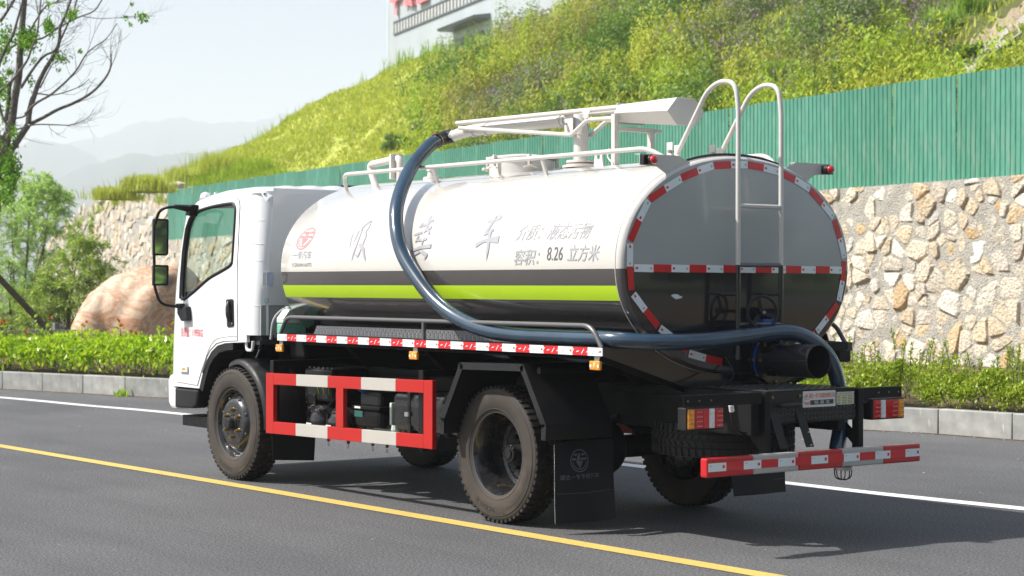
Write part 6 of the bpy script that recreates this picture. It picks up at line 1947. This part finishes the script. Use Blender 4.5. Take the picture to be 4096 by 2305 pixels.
part('print_lines', 'letter_dark', dpl, lambda m: [m.add([rp(-y0, z, .0036), rp(-y1, z, .0036), rp(-y1, z - 0.003, .0036), rp(-y0, z - 0.003, .0036)], [(0, 1, 2, 3)]) for z in (0.952, 0.942, 0.932, 0.922, 0.912, 0.904) for y0, y1 in ((0.322, 0.352), (0.366, 0.41), (0.42, 0.465))], 0)
part('rivet', 'chrome', dpl, lambda m: [m.ball(rp(y, z, .004), 0.007, n=8, m=5) for y in (-0.322, -0.473) for z in (0.899, 0.973)])
part('box_handle', 'black_plastic', bxr, lambda m: (m.tube(bend_path([(-2.028, 0.215, 0.905), (-2.075, 0.215, 0.91), (-2.075, 0.05, 0.91), (-2.028, 0.05, 0.905)], 0.02), 0.014, 8),))
part('plate_bracket', 'fender_grey', bxr, lambda m: [m.hexa([(-2.03, ya, 0.866), (-2.03, yb, 0.866), (-2.06, yb - 0.07, 0.632), (-2.06, ya - 0.07, 0.632), (-2.036, ya, 0.866), (-2.036, yb, 0.866), (-2.066, yb - 0.07, 0.632), (-2.066, ya - 0.07, 0.632)]) for ya, yb in ((0.304, 0.232), (0.067, -0.003))], 0)
part('slot', 'label_white', bxr, lambda m: [m.box(-2.0675, -2.0660, y - 0.006, y + 0.006, z - 0.003, z + 0.003) for y, z in ((-0.045, 0.645), (-0.02, 0.73))], 0)
for y in (0.313, -0.545):
    part('bumper_post', 'chassis', TK, lambda m: (m.box(-2.045, -1.985, y - 0.013, y + 0.035, 0.56, 0.995), m.hexa([(-1.98, y + 0.01, 0.62), (-1.60, y + 0.01, 0.93), (-1.60, y + 0.02, 0.93), (-1.98, y + 0.02, 0.62), (-1.98, y + 0.01, 0.72), (-1.60, y + 0.01, 0.99), (-1.60, y + 0.02, 0.99), (-1.98, y + 0.02, 0.72)]), m.box(-2.12, -2.046, y - 0.01, y + 0.03, 0.54, 0.60)), 0, 0.004)
for s in (1, -1):
    la = sub('tail_lamp', TK)
    yi, yo = (0.368, 1.033) if s == 1 else (-0.53, -0.947)
    part('arm', 'chassis', la, lambda m: (m.box(-2.03, -2.026, yi, yo, 0.925, 0.992), m.box(-2.03, -1.99, yi, yo, 0.9925, 0.997)), 0)
    part('arm_bolt', 'brass', la, lambda m: [m.cyl((-2.03, yo - s * q, 0.962), (-2.036, yo - s * q, 0.962), 0.007, n=6) for q in (0.035, 0.13, 0.23)])
    y0, y1 = (1.016, 0.700) if s == 1 else (-0.648, -0.970)
    part('housing', 'black_plastic', la, lambda m: m.box(-2.036, -1.955, y0, y1, 0.780, 0.922), 0, 0.008)
    segs = (('lamp_amber', 0.0, 0.19), ('lamp_red', 0.19, 0.43), ('lamp_red', 0.43, 0.60), ('lamp_clear', 0.60, 0.76), ('lamp_red', 0.76, 1.0))
    for mt, a, b_ in segs:
        if s == 1: ya, yb = y0 - 0.010 - a * 0.296, y0 - 0.010 - b_ * 0.296
        else: ya, yb = y1 + 0.010 + a * 0.302, y1 + 0.010 + b_ * 0.302
        part('lens', mt, la, lambda m: m.box(-2.044, -2.0365, ya - 0.0012 * (1 if ya > yb else -1), yb + 0.0012 * (1 if ya > yb else -1), 0.790, 0.912), 0, 0.003)
        if not (mt == 'lamp_red' and a == 0.43):
            part('lens_facet', mt, la, lambda m: [m.box(-2.0475, -2.0445, min(ya, yb) + 0.006, max(ya, yb) - 0.006, 0.797 + 0.029 * k, 0.797 + 0.029 * k + 0.019) for k in range(4)], 0, 0.002)
            if mt != 'lamp_clear':
                part('led_row', 'lamp_clear', la, lambda m: [m.box(-2.0485, -2.0476, min(ya, yb) + 0.010 + q * (abs(ya - yb) - 0.020) / 4, min(ya, yb) + 0.010 + (q + 0.35) * (abs(ya - yb) - 0.020) / 4, 0.797 + 0.029 * k + 0.007, 0.797 + 0.029 * k + 0.011) for k in range(4) for q in range(4)], 0)
part('cable', 'black_plastic', TK, lambda m: (m.tube(smooth_path([(-2.01, 0.62, 0.94), (-2.0, 0.60, 0.88), (-1.98, 0.56, 0.80), (-1.95, 0.47, 0.74), (-1.95, 0.40, 0.74)], 6), 0.012, 8), m.tube(smooth_path([(-2.0, -0.56, 0.93), (-2.0, -0.60, 0.90), (-2.0, -0.65, 0.90)], 5), 0.010, 8), m.tube(smooth_path([(-1.46, 0.15, 1.20), (-1.55, 0.16, 1.10), (-1.62, 0.30, 1.03), (-1.60, 0.5, 1.02)], 8), 0.006, 6), m.tube(smooth_path([(-1.6, -0.35, 1.02), (-1.65, -0.42, 1.06), (-1.6, -0.55, 1.09), (-1.55, -0.62, 1.08)], 6), 0.012, 6), m.tube(smooth_path([(-1.58, -0.36, 1.02), (-1.6, -0.45, 1.07), (-1.62, -0.53, 1.05), (-1.6, -0.62, 1.09)], 6), 0.009, 6)))
part('cable_plug', 'label_white', TK, lambda m: m.cyl((-2.012, 0.615, 0.925), (-2.005, 0.60, 0.885), 0.017, n=10))
bu = sub('rear_bumper', TK)
bys = [0.973, 0.577, 0.182, -0.218, -0.609, -0.968]
for i in range(5):
    part('beam', 'bumper_red' if i % 2 == 0 else 'bumper_grey', bu, lambda m: m.box(-2.18, -2.117, bys[i], bys[i + 1], 0.499, 0.618), 0, 0.010)
bt = [0.962, 0.815, 0.666, 0.516, 0.368, 0.217, 0.072, -0.079, -0.226, -0.375, -0.523, -0.669, -0.816, -0.960]
for i in range(13):
    part('reflective_strip', 'tape_white' if i % 2 == 0 else 'tape_red', bu, lambda m: m.box(-2.1825, -2.1803, bt[i], bt[i + 1], 0.535, 0.587), 0)
    if i % 2 == 0:
        part('strip_print', 'tape_red', bu, lambda m: m.box(-2.1833, -2.1826, bt[i + 1] + 0.012, bt[i + 1] + 0.030, 0.553, 0.572), 0)
        part('strip_print', 'tape_print', bu, lambda m: m.box(-2.1833, -2.1826, bt[i] - 0.010, bt[i] - 0.032, 0.570, 0.574), 0)
cg = sub('caged_lamp', TK)
part('base', 'steel', cg, lambda m: m.cyl((-2.15, -0.253, 0.498), (-2.15, -0.253, 0.478), 0.06, n=16))
part('cage', 'chassis', cg, lambda m: [m.tube(bend_path([(-2.15 + 0.058 * math.cos(a), -0.253 + 0.058 * math.sin(a), 0.48), (-2.15 + 0.055 * math.cos(a), -0.253 + 0.055 * math.sin(a), 0.425), (-2.15, -0.253, 0.412), (-2.15 - 0.055 * math.cos(a), -0.253 - 0.055 * math.sin(a), 0.425), (-2.15 - 0.058 * math.cos(a), -0.253 - 0.058 * math.sin(a), 0.48)], 0.03), 0.004, 6) for a in (0.0, PI / 3, 2 * PI / 3)])
rp_ = sub('right_step_pod', TK)
part('bracket', 'chassis', rp_, lambda m: (m.prism([(-0.70, 1.285), (-0.99, 1.285), (-0.99, 1.235), (-0.86, 1.20), (-0.70, 1.18)], 0, -1.50, -1.495), m.box(-1.52, -1.47, -0.99, -0.88, 1.15, 1.225)), 0, 0.003)

# ---- cab
cab = sub('cab', TK)
def wz(z): return 1.05 - 0.055 * max(0.0, min(1.0, (z - 1.52) / 0.93))
def cx_(x, z): return x + (1.05 - wz(z)) * 1.9
SIDE = [(4.815, 0.757), (4.369, 0.757), (4.30, 0.90), (4.23, 1.01), (4.14, 1.09), (4.03, 1.146), (3.90, 1.170), (3.754, 1.179), (3.50, 1.19), (3.50, 1.5), (3.50, 2.0), (3.49, 2.455), (3.65, 2.462), (4.24, 2.448), (4.40, 2.425), (4.49, 2.385), (4.555, 2.31), (4.66, 2.03), (4.735, 1.76), (4.77, 1.533), (4.80, 1.224), (4.815, 0.95)]
WIN = [(4.70, 1.553), (4.685, 1.739), (4.648, 1.972), (4.588, 2.175), (4.525, 2.262), (4.445, 2.318), (4.31, 2.352), (4.05, 2.378), (3.78, 2.389), (3.715, 2.38), (3.685, 2.345), (3.685, 2.27), (3.735, 1.90), (3.75, 1.86), (3.785, 1.838), (3.926, 1.796), (4.176, 1.728), (4.431, 1.622), (4.66, 1.535)]
cuts = [1.3, 1.52, 1.75, 2.0, 2.2, 2.35]
def shrink(P, k):
    c = (sum(p[0] for p in P) / len(P), sum(p[1] for p in P) / len(P))
    return [(c[0] + (p[0] - c[0]) * k[0], c[1] + (p[1] - c[1]) * k[1]) for p in P]
for s in (1, -1):
    mb = MB(); panel(mb, [SIDE, WIN], lambda a, b_, t_: (cx_(a, b_), (wz(b_) - t_) * s, b_), 0.03, cuts)
    mb.build('side_panel', 'cab_white', cab, smooth=20, local=True)
    # rear corner post
    def cor(a, b_):
        z = 1.25 + (2.475 - 1.25) * b_
        P_ = [(3.505, 1.05), (3.45, 1.047), (3.40, 1.035), (3.365, 1.012), (3.345, 0.98), (3.336, 0.93)]
        i = min(int(a * 5), 4); f = a * 5 - i
        x = P_[i][0] + (P_[i + 1][0] - P_[i][0]) * f; y = P_[i][1] + (P_[i + 1][1] - P_[i][1]) * f
        return (x + (1.05 - wz(z)) * 1.9 * (1 - a), (y - (1.05 - wz(z))) * s, z)
    mb = MB(); mb.grid(cor, 10, 10); mb.build('corner_panel', 'cab_white', cab, smooth=60, local=True)
    for z in (1.50, 1.88, 2.02, 2.22):
        mb = MB(); mb.tube([cor(0.25 + 0.06 * k, (z - 1.25) / 1.22) for k in range(9)], 0.003, 5); mb.build('pressed_rib', 'cab_white', cab, smooth=60, local=True)
    # front corner
    def fco(a, b_):
        z = 0.757 + (2.40 - 0.757) * b_
        xe = float(np.interp(z, [0.757, 0.95, 1.224, 1.533, 1.76, 2.03, 2.31, 2.40], [4.815, 4.815, 4.80, 4.77, 4.735, 4.66, 4.555, 4.50]))
        dx = [0, 0.075, 0.14, 0.185, 0.21]; dy = [0, 0.010, 0.035, 0.07, 0.115]
        i = min(int(a * 4), 3); f = a * 4 - i
        return (cx_(xe, z) + dx[i] + (dx[i + 1] - dx[i]) * f, (wz(z) - dy[i] - (dy[i + 1] - dy[i]) * f) * s, z)
    mb = MB(); mb.grid(fco, 8, 14); mb.build('front_corner', 'cab_white', cab, smooth=60, local=True)
    mb = MB(); mb.grid(lambda a, b_: (fco(a, b_)[0] - 0.03 * a, fco(a, b_)[1] - (0.032 - 0.02 * a) * s, fco(a, b_)[2]), 8, 14); mb.build('pillar_trim', 'dash', cab, smooth=60, local=True)
# back wall, roof, floor, front
def bw(a, b_):
    y = -0.94 + 1.88 * a; z = 1.505 + (2.50 - 1.505) * b_
    return (3.338 + 0.006 * math.sin(a * 24), y * ((0.94 - (1.05 - wz(z))) / 0.94), z)
mb = MB(); mb.grid(bw, 48, 6); mb.build('back_wall', 'cab_white', cab, smooth=60, local=True)
mb = MB(); mb.box(3.34, 3.36, -1.0, 1.0, 1.25, 1.505); mb.build('back_sill', 'trim_grey', cab, smooth=0, local=True)
def roof(a, b_):
    x = 3.335 + (4.72 - 3.335) * a
    yv = -1 + 2 * b_
    e = abs(yv)
    zt = float(np.interp(x, [3.33, 3.6, 4.1, 4.4, 4.6, 4.72], [2.505, 2.515, 2.505, 2.475, 2.425, 2.36]))
    edge = max(0, (e - 0.90) / 0.10)
    z = zt + 0.03 * (1 - e * e) - 0.055 * edge ** 2 + (0.007 * math.cos(yv * 26) if 3.34 < x < 3.5 else 0)
    if a < 0.001: z -= 0.07
    return (x + (0.006 if a < 0.001 else 0), (0.997 if a > 0.1 else 0.955 + 0.42 * a) * yv, z)
mb = MB(); mb.grid(roof, 24, 60); mb.build('roof', 'cab_white', cab, smooth=60, local=True)
mb = MB(); mb.box(3.36, 4.9, -1.0, 1.0, 1.17, 1.20); mb.box(3.36, 4.3, -0.98, 0.98, 1.20, 1.24); mb.build('floor', 'dash', cab, smooth=0, local=True)
mb = MB(); mb.grid(lambda a, b_: (4.965 - 0.03 * (2 * a - 1) ** 2 + 0.05, -0.94 + 1.88 * a, 0.757 + 0.72 * b_), 10, 4); mb.build('front_panel', 'cab_white', cab, smooth=60, local=True)
mb = MB(); mb.grid(lambda a, b_: (float(np.interp(1.477 + 0.90 * b_, [1.477, 1.76, 2.03, 2.31, 2.40], [5.0, 4.97, 4.89, 4.79, 4.72])) + 0.03, (-0.93 + 1.86 * a) * (1 - 0.06 * b_), 1.477 + 0.90 * b_), 8, 6); mb.build('windscreen', 'glass', cab, smooth=60, local=True)
part('bumper', 'cab_white', cab, lambda m: m.prism([(4.86, 0.86), (5.02, 0.86), (5.06, 0.80), (5.05, 0.60), (5.0, 0.545), (4.87, 0.545)], 1, -1.02, 1.02), 0, 0.03)
for s in (1, -1):
    part('bumper_corner', 'fender_grey', cab, lambda m: m.prism([(4.86, 0.745), (4.40, 0.745), (4.44, 0.60), (4.52, 0.572), (4.86, 0.562)], 1, 0.90 * s, 1.045 * s), 0, 0.02)
    part('arch_trim', 'fender_grey', cab, lambda m: [m.hexa([(a[0], 0.80 * s, a[1]), (b_[0], 0.80 * s, b_[1]), (b_[0] - (b_[0] - 3.72) * 0.09, 0.80 * s, b_[1] - (b_[1] - 0.487) * 0.09), (a[0] - (a[0] - 3.72) * 0.09, 0.80 * s, a[1] - (a[1] - 0.487) * 0.09), (a[0], 1.046 * s, a[1]), (b_[0], 1.046 * s, b_[1]), (b_[0] - (b_[0] - 3.72) * 0.09, 1.046 * s, b_[1] - (b_[1] - 0.487) * 0.09), (a[0] - (a[0] - 3.72) * 0.09, 1.046 * s, a[1] - (a[1] - 0.487) * 0.09)]) for a, b_ in zip(SIDE[1:7], SIDE[2:8])], 50)
    part('arch_liner', 'chassis', cab, lambda m: m.lathe([(0.76, 0.30 * s), (0.74, 0.80 * s)], 24, 'y', (3.72, 0, 0.42), 0.0, PI * 0.98), 60)
part('step', 'chassis', cab, lambda m: m.box(4.30, 4.85, 0.62, 0.97, 0.40, 0.495), 0, 0.004)
part('roof_lamp', 'cab_white', cab, lambda m: m.lathe([(0.05, 2.43), (0.05, 2.50), (0.042, 2.53), (0.02, 2.546), (0, 2.55)], 16, 'z', (4.66, 0.84, -0.03)), 50)
part('roof_bolt', 'cab_white', cab, lambda m: [m.cyl((x, 0.93, 2.47), (x, 0.93, 2.50), 0.012, n=8) for x in (4.42, 4.30, 3.88, 3.74)])
part('roof_hatch', 'ink', cab, lambda m: m.box(3.45, 3.75, -0.55, 0.15, 2.53, 2.556), 0, 0.01)
part('data_sticker', 'label_blue', cab, lambda m: m.add([(3.325, 0.955, 1.785), (3.325, 0.89, 1.785), (3.325, 0.89, 1.667), (3.325, 0.955, 1.667)], [(0, 1, 2, 3)]), 0)
part('data_sticker', 'label_white', cab, lambda m: m.add([(3.325, 0.992, 1.783), (3.325, 0.958, 1.783), (3.325, 0.958, 1.668), (3.325, 0.992, 1.668)], [(0, 1, 2, 3)]), 0)
part('round_sticker', 'label_green', cab, lambda m: m.lathe([(0.017, 3.326), (0.021, 3.325), (0.017, 3.324)], 20, 'x', (0, 0.955, 1.545)))
part('tow_hook', 'cab_white', cab, lambda m: m.tube(bend_path([(3.56, 1.02, 1.19), (3.55, 1.02, 1.12), (3.45, 1.02, 1.12), (3.44, 1.02, 1.20)], 0.03), 0.014, 8))
# doors
DOOR = [(4.795, 0.80), (4.395, 0.785), (4.32, 0.915), (4.25, 1.02), (4.155, 1.105), (4.04, 1.166), (3.90, 1.190), (3.66, 1.20), (3.662, 1.5), (3.664, 1.826), (3.615, 2.356), (3.628, 2.405), (3.69, 2.432), (4.237, 2.427), (4.40, 2.395), (4.48, 2.35), (4.545, 2.28), (4.645, 2.02), (4.722, 1.75), (4.757, 1.533), (4.782, 1.224)]
for s in (1, -1):
    dr = sub('cab_door', TK)
    mb = MB(); panel(mb, [DOOR, shrink(WIN, (1.015, 1.02))], lambda a, b_, t_: (cx_(a, b_), (wz(b_) + 0.006 - t_) * s, b_), 0.02, cuts)
    mb.build('door_skin', 'cab_white', dr, smooth=20, local=True)
    part('door_gap', 'ink', dr, lambda m: m.tube([(cx_(x, z), (wz(z) + 0.0015) * s, z) for x, z in DOOR], 0.0032, 5, closed=True))
    part('window_seal', 'black_plastic', dr, lambda m: m.tube([(cx_(p.x, p.z), (wz(p.z) + 0.003) * s, p.z) for p in smooth_path([(x, 0, z) for x, z in shrink(WIN, (0.985, 0.98))], 3)], 0.016, 8, closed=True), 60)
    part('a_pillar_trim', 'black_plastic', dr, lambda m: m.tube([(cx_(x, z) + 0.012, (wz(z) + 0.003) * s, z) for x, z in WIN[0:6]], 0.024, 8), 60)
    mb = MB(); panel(mb, [shrink(WIN, (0.99, 0.985))], lambda a, b_, t_: (cx_(a, b_), (wz(b_) - 0.010 - t_) * s, b_), 0.004, cuts)
    mb.build('window', 'glass', dr, smooth=20, local=True)
    part('door_inner', 'dash', dr, lambda m: m.box(3.70, 4.70, 0.985 * s, 1.015 * s, 1.22, 1.52), 0)
    part('handle_recess', 'black_plastic', dr, lambda m: m.prism([(3.85, 1.54), (3.835, 1.552), (3.735, 1.556), (3.719, 1.545), (3.709, 1.33), (3.72, 1.318), (3.815, 1.311), (3.83, 1.322)], 1, 1.0565 * s, 1.064 * s), 0, 0.003)
    part('handle', 'rim_black', dr, lambda m: m.tube(smooth_path([(3.79, 1.066 * s, 1.53), (3.775, 1.085 * s, 1.48), (3.765, 1.088 * s, 1.42), (3.765, 1.07 * s, 1.36)], 5), 0.02, 8), 60)
    part('lock', 'steel', dr, lambda m: m.cyl((3.735, 1.06 * s, 1.345), (3.735, 1.068 * s, 1.345), 0.010, n=10))
    part('side_marker', 'lamp_clear', dr, lambda m: m.box(4.56, 4.71, 1.056 * s, 1.075 * s, 0.89, 0.952), 0, 0.008)
    part('marker_bulb', 'lamp_amber', dr, lambda m: m.box(4.59, 4.65, 1.0751 * s, 1.0765 * s, 0.91, 0.932), 0)
    if s == 1:
        mb = MB(); text_on(mb, '总质量：11995KG', lambda q, h: (-q, 1.0595, h), -4.71, -4.285, 1.212, 1.296, 0, 0.0)
        mb.build('lettering', 'letter_red', dr, smooth=0, local=True)
        part('door_crease', 'cab_white', dr, lambda m: m.tube(smooth_path([(4.30, 1.054, 0.90), (4.20, 1.055, 1.08), (4.05, 1.055, 1.20), (3.80, 1.055, 1.235), (3.67, 1.055, 1.24)], 6), 0.006, 6), 60)
# mirrors
for s in (1, -1):
    mr = sub('mirror', TK)
    Rm = bend_path([(4.62, 1.085 * s, 1.485), (4.71, 1.15 * s, 1.483), (4.74, 1.25 * s, 1.51), (4.745, 1.305 * s, 1.665), (4.745, 1.305 * s, 2.20), (4.665, 1.30 * s, 2.33), (4.58, 1.28 * s, 2.365), (4.52, 1.15 * s, 2.375), (4.50, 1.06 * s, 2.365)], 0.06)
    part('bracket_tube', 'black_plastic', mr, lambda m: m.tube(Rm, 0.0135, 10), 60)
    part('upper_mount', 'black_plastic', mr, lambda m: (m.hexa([(4.60, 1.0 * s, 2.29), (4.50, 1.0 * s, 2.29), (4.47, 1.0 * s, 2.39), (4.56, 1.0 * s, 2.40), (4.60, 1.075 * s, 2.30), (4.51, 1.075 * s, 2.31), (4.48, 1.075 * s, 2.39), (4.56, 1.075 * s, 2.395)]), m.tube([(4.55, 1.06 * s, 2.36), (4.57, 1.20 * s, 2.375)], [0.035, 0.02], 8)), 30, 0.006)
    part('lower_mount', 'black_plastic', mr, lambda m: (m.prism([(4.70, 1.475), (4.52, 1.485), (4.50, 1.36), (4.62, 1.35), (4.70, 1.42)], 1, 1.055 * s, 1.105 * s), m.box(4.60, 4.70, 1.07 * s, 1.12 * s, 1.465, 1.51)), 0, 0.01)
    def mirr(m, z0, z1, e, grow=0.0, back=0.0):
        a = Vector((4.74, 1.315 * s, 0)); b_ = Vector((4.705, 1.19 * s, 0))
        d = (b_ - a).normalized(); n = Vector((-d.y, d.x, 0)); n = n if n.x < 0 else -n
        a = a - d * grow; b_ = b_ + d * grow
        pts = [(0.03, 0), (0, 0.02), (0, 1 - 0.06), (0.05, 1), (0.95, 1 - 0.01), (1, 1 - 0.07), (0.98, 0.07), (0.90, 0)]
        P_ = []
        for u_, v_ in pts:
            q = a + (b_ - a) * u_; P_.append(Vector((q.x, q.y, z0 - grow + (z1 - z0 + 2 * grow) * v_)))
        V = [p + n * e for p in P_] + [p - n * back for p in P_]
        k = len(P_)
        m.add(V, [tuple(range(k)), tuple(range(2 * k - 1, k - 1, -1))] + [(i, (i + 1) % k, k + (i + 1) % k, k + i) for i in range(k)])
    for z0, z1 in ((1.945, 2.265), (1.675, 1.85)):
        part('mirror_housing', 'black_plastic', mr, lambda m: mirr(m, z0, z1, 0.012, 0.006, 0.05), 40, 0.008)
        part('mirror_glass', 'mirror', mr, lambda m: mirr(m, z0, z1, 0.016, -0.012, -0.0125), 0)
# interior
it = sub('cab_interior', TK)
for y in (0.52, -0.50):
    part('seat', 'seat_fabric', it, lambda m: (m.box(3.75, 4.25, y - 0.25, y + 0.25, 1.24, 1.44), m.hexa([(3.74, y - 0.24, 1.42), (3.60, y - 0.22, 1.98), (3.60, y + 0.22, 1.98), (3.74, y + 0.24, 1.42), (3.62, y - 0.24, 1.42), (3.50, y - 0.22, 1.98), (3.50, y + 0.22, 1.98), (3.62, y + 0.24, 1.42)])), 0, 0.04)
    part('head_rest', 'seat_fabric', it, lambda m: m.box(3.50, 3.60, y - 0.14, y + 0.14, 2.02, 2.2), 0, 0.03)
part('dashboard', 'dash', it, lambda m: m.prism([(4.97, 1.20), (4.97, 1.56), (4.80, 1.62), (4.58, 1.58), (4.52, 1.42), (4.60, 1.20)], 1, -0.98, 0.98), 0, 0.03)
swc = Vector((4.40, 0.52, 1.66)); sax = Vector((-0.55, 0, 0.83)).normalized(); sb1 = Vector((0, 1, 0)); sb2 = sax.cross(sb1)
part('steering_wheel', 'black_plastic', it, lambda m: (m.tube([swc + (sb1 * math.cos(a) + sb2 * math.sin(a)) * 0.21 for a in np.linspace(0, 2 * PI, 37)[:-1]], 0.016, 8, closed=True), [m.bar(swc - sax * 0.03, swc + (sb1 * math.cos(a) + sb2 * math.sin(a)) * 0.205, 0.03, 0.012, sax) for a in (0.2, PI - 0.2, -PI / 2)], m.cyl(swc - sax * 0.03, (4.66, 0.52, 1.35), 0.035, n=10)), 60)
part('head_lining', 'trim_grey', it, lambda m: m.box(3.37, 4.55, -0.96, 0.96, 2.44, 2.46), 0)
# kit between cab and tank
kb_ = sub('coolant_bottle', TK)
part('bottle', 'bottle', kb_, lambda m: m.prism([(0.99, 1.355), (0.99, 1.40), (0.93, 1.475), (0.84, 1.47), (0.77, 1.38), (0.77, 1.355)], 0, 2.98, 3.10), 0, 0.012)
part('coolant', 'coolant', kb_, lambda m: m.prism([(0.99, 1.265), (0.99, 1.355), (0.77, 1.355), (0.765, 1.265)], 0, 2.985, 3.095), 0, 0.012)
part('neck', 'bottle', kb_, lambda m: m.cyl((3.04, 0.90, 1.47), (3.04, 0.90, 1.50), 0.03, n=12))
part('bottle_base', 'chassis', TK, lambda m: m.box(2.95, 3.12, 0.70, 1.0, 1.235, 1.26), 0)
st_ = sub('tilt_strut', TK)
part('tube', 'rim_black', st_, lambda m: m.cyl((3.461, 0.85, 1.411), (3.62, 0.85, 1.13), 0.028, n=12))
part('rod', 'chrome', st_, lambda m: m.cyl((3.62, 0.85, 1.13), (3.72, 0.85, 1.002), 0.013, n=10))
part('bracket', 'black_plastic', st_, lambda m: m.box(3.40, 3.48, 0.78, 0.90, 1.38, 1.46), 0, 0.01)
part('safety_chain', 'steel', st_, lambda m: m.tube(smooth_path([(3.43, 0.90, 1.42), (3.45, 0.91, 1.32), (3.46, 0.90, 1.22)], 6), 0.006, 6))
part('lock_pipe', 'plate_yellow', st_, lambda m: m.cyl((3.40, 0.90, 1.44), (3.30, 0.55, 1.44), 0.018, n=10))
part('breather_hose', 'trim_grey', TK, lambda m: m.tube(smooth_path([(3.10, 0.78, 1.50), (3.14, 0.90, 1.47), (3.16, 0.98, 1.38), (3.17, 1.0, 1.22)], 6), 0.012, 8), 60)
part('engine_block', 'chassis', TK, lambda m: (m.box(3.15, 3.9, -0.45, 0.45, 0.9, 1.16), m.box(3.05, 3.30, -0.9, 0.75, 1.05, 1.45)), 0, 0.03)

# ================================================================ HAZE
hz_ = MB(); hz_.box(-640, 6540, -4640, 2140, -1.5, 405)
hm = bpy.data.materials.new('haze'); hm.use_nodes = True
t = hm.node_tree; t.nodes.clear()
ho_ = t.nodes.new('ShaderNodeOutputMaterial'); pv = t.nodes.new('ShaderNodeVolumePrincipled')
pv.inputs['Color'].default_value = (0.93, 0.965, 1.0, 1)
pv.inputs['Density'].default_value = 0.00042
pv.inputs['Anisotropy'].default_value = 0.0
t.links.new(pv.outputs[0], ho_.inputs['Volume'])
MAT['haze'] = hm
hzo = hz_.build('haze', 'haze', None, smooth=0)
tag(hzo, kind='stuff')
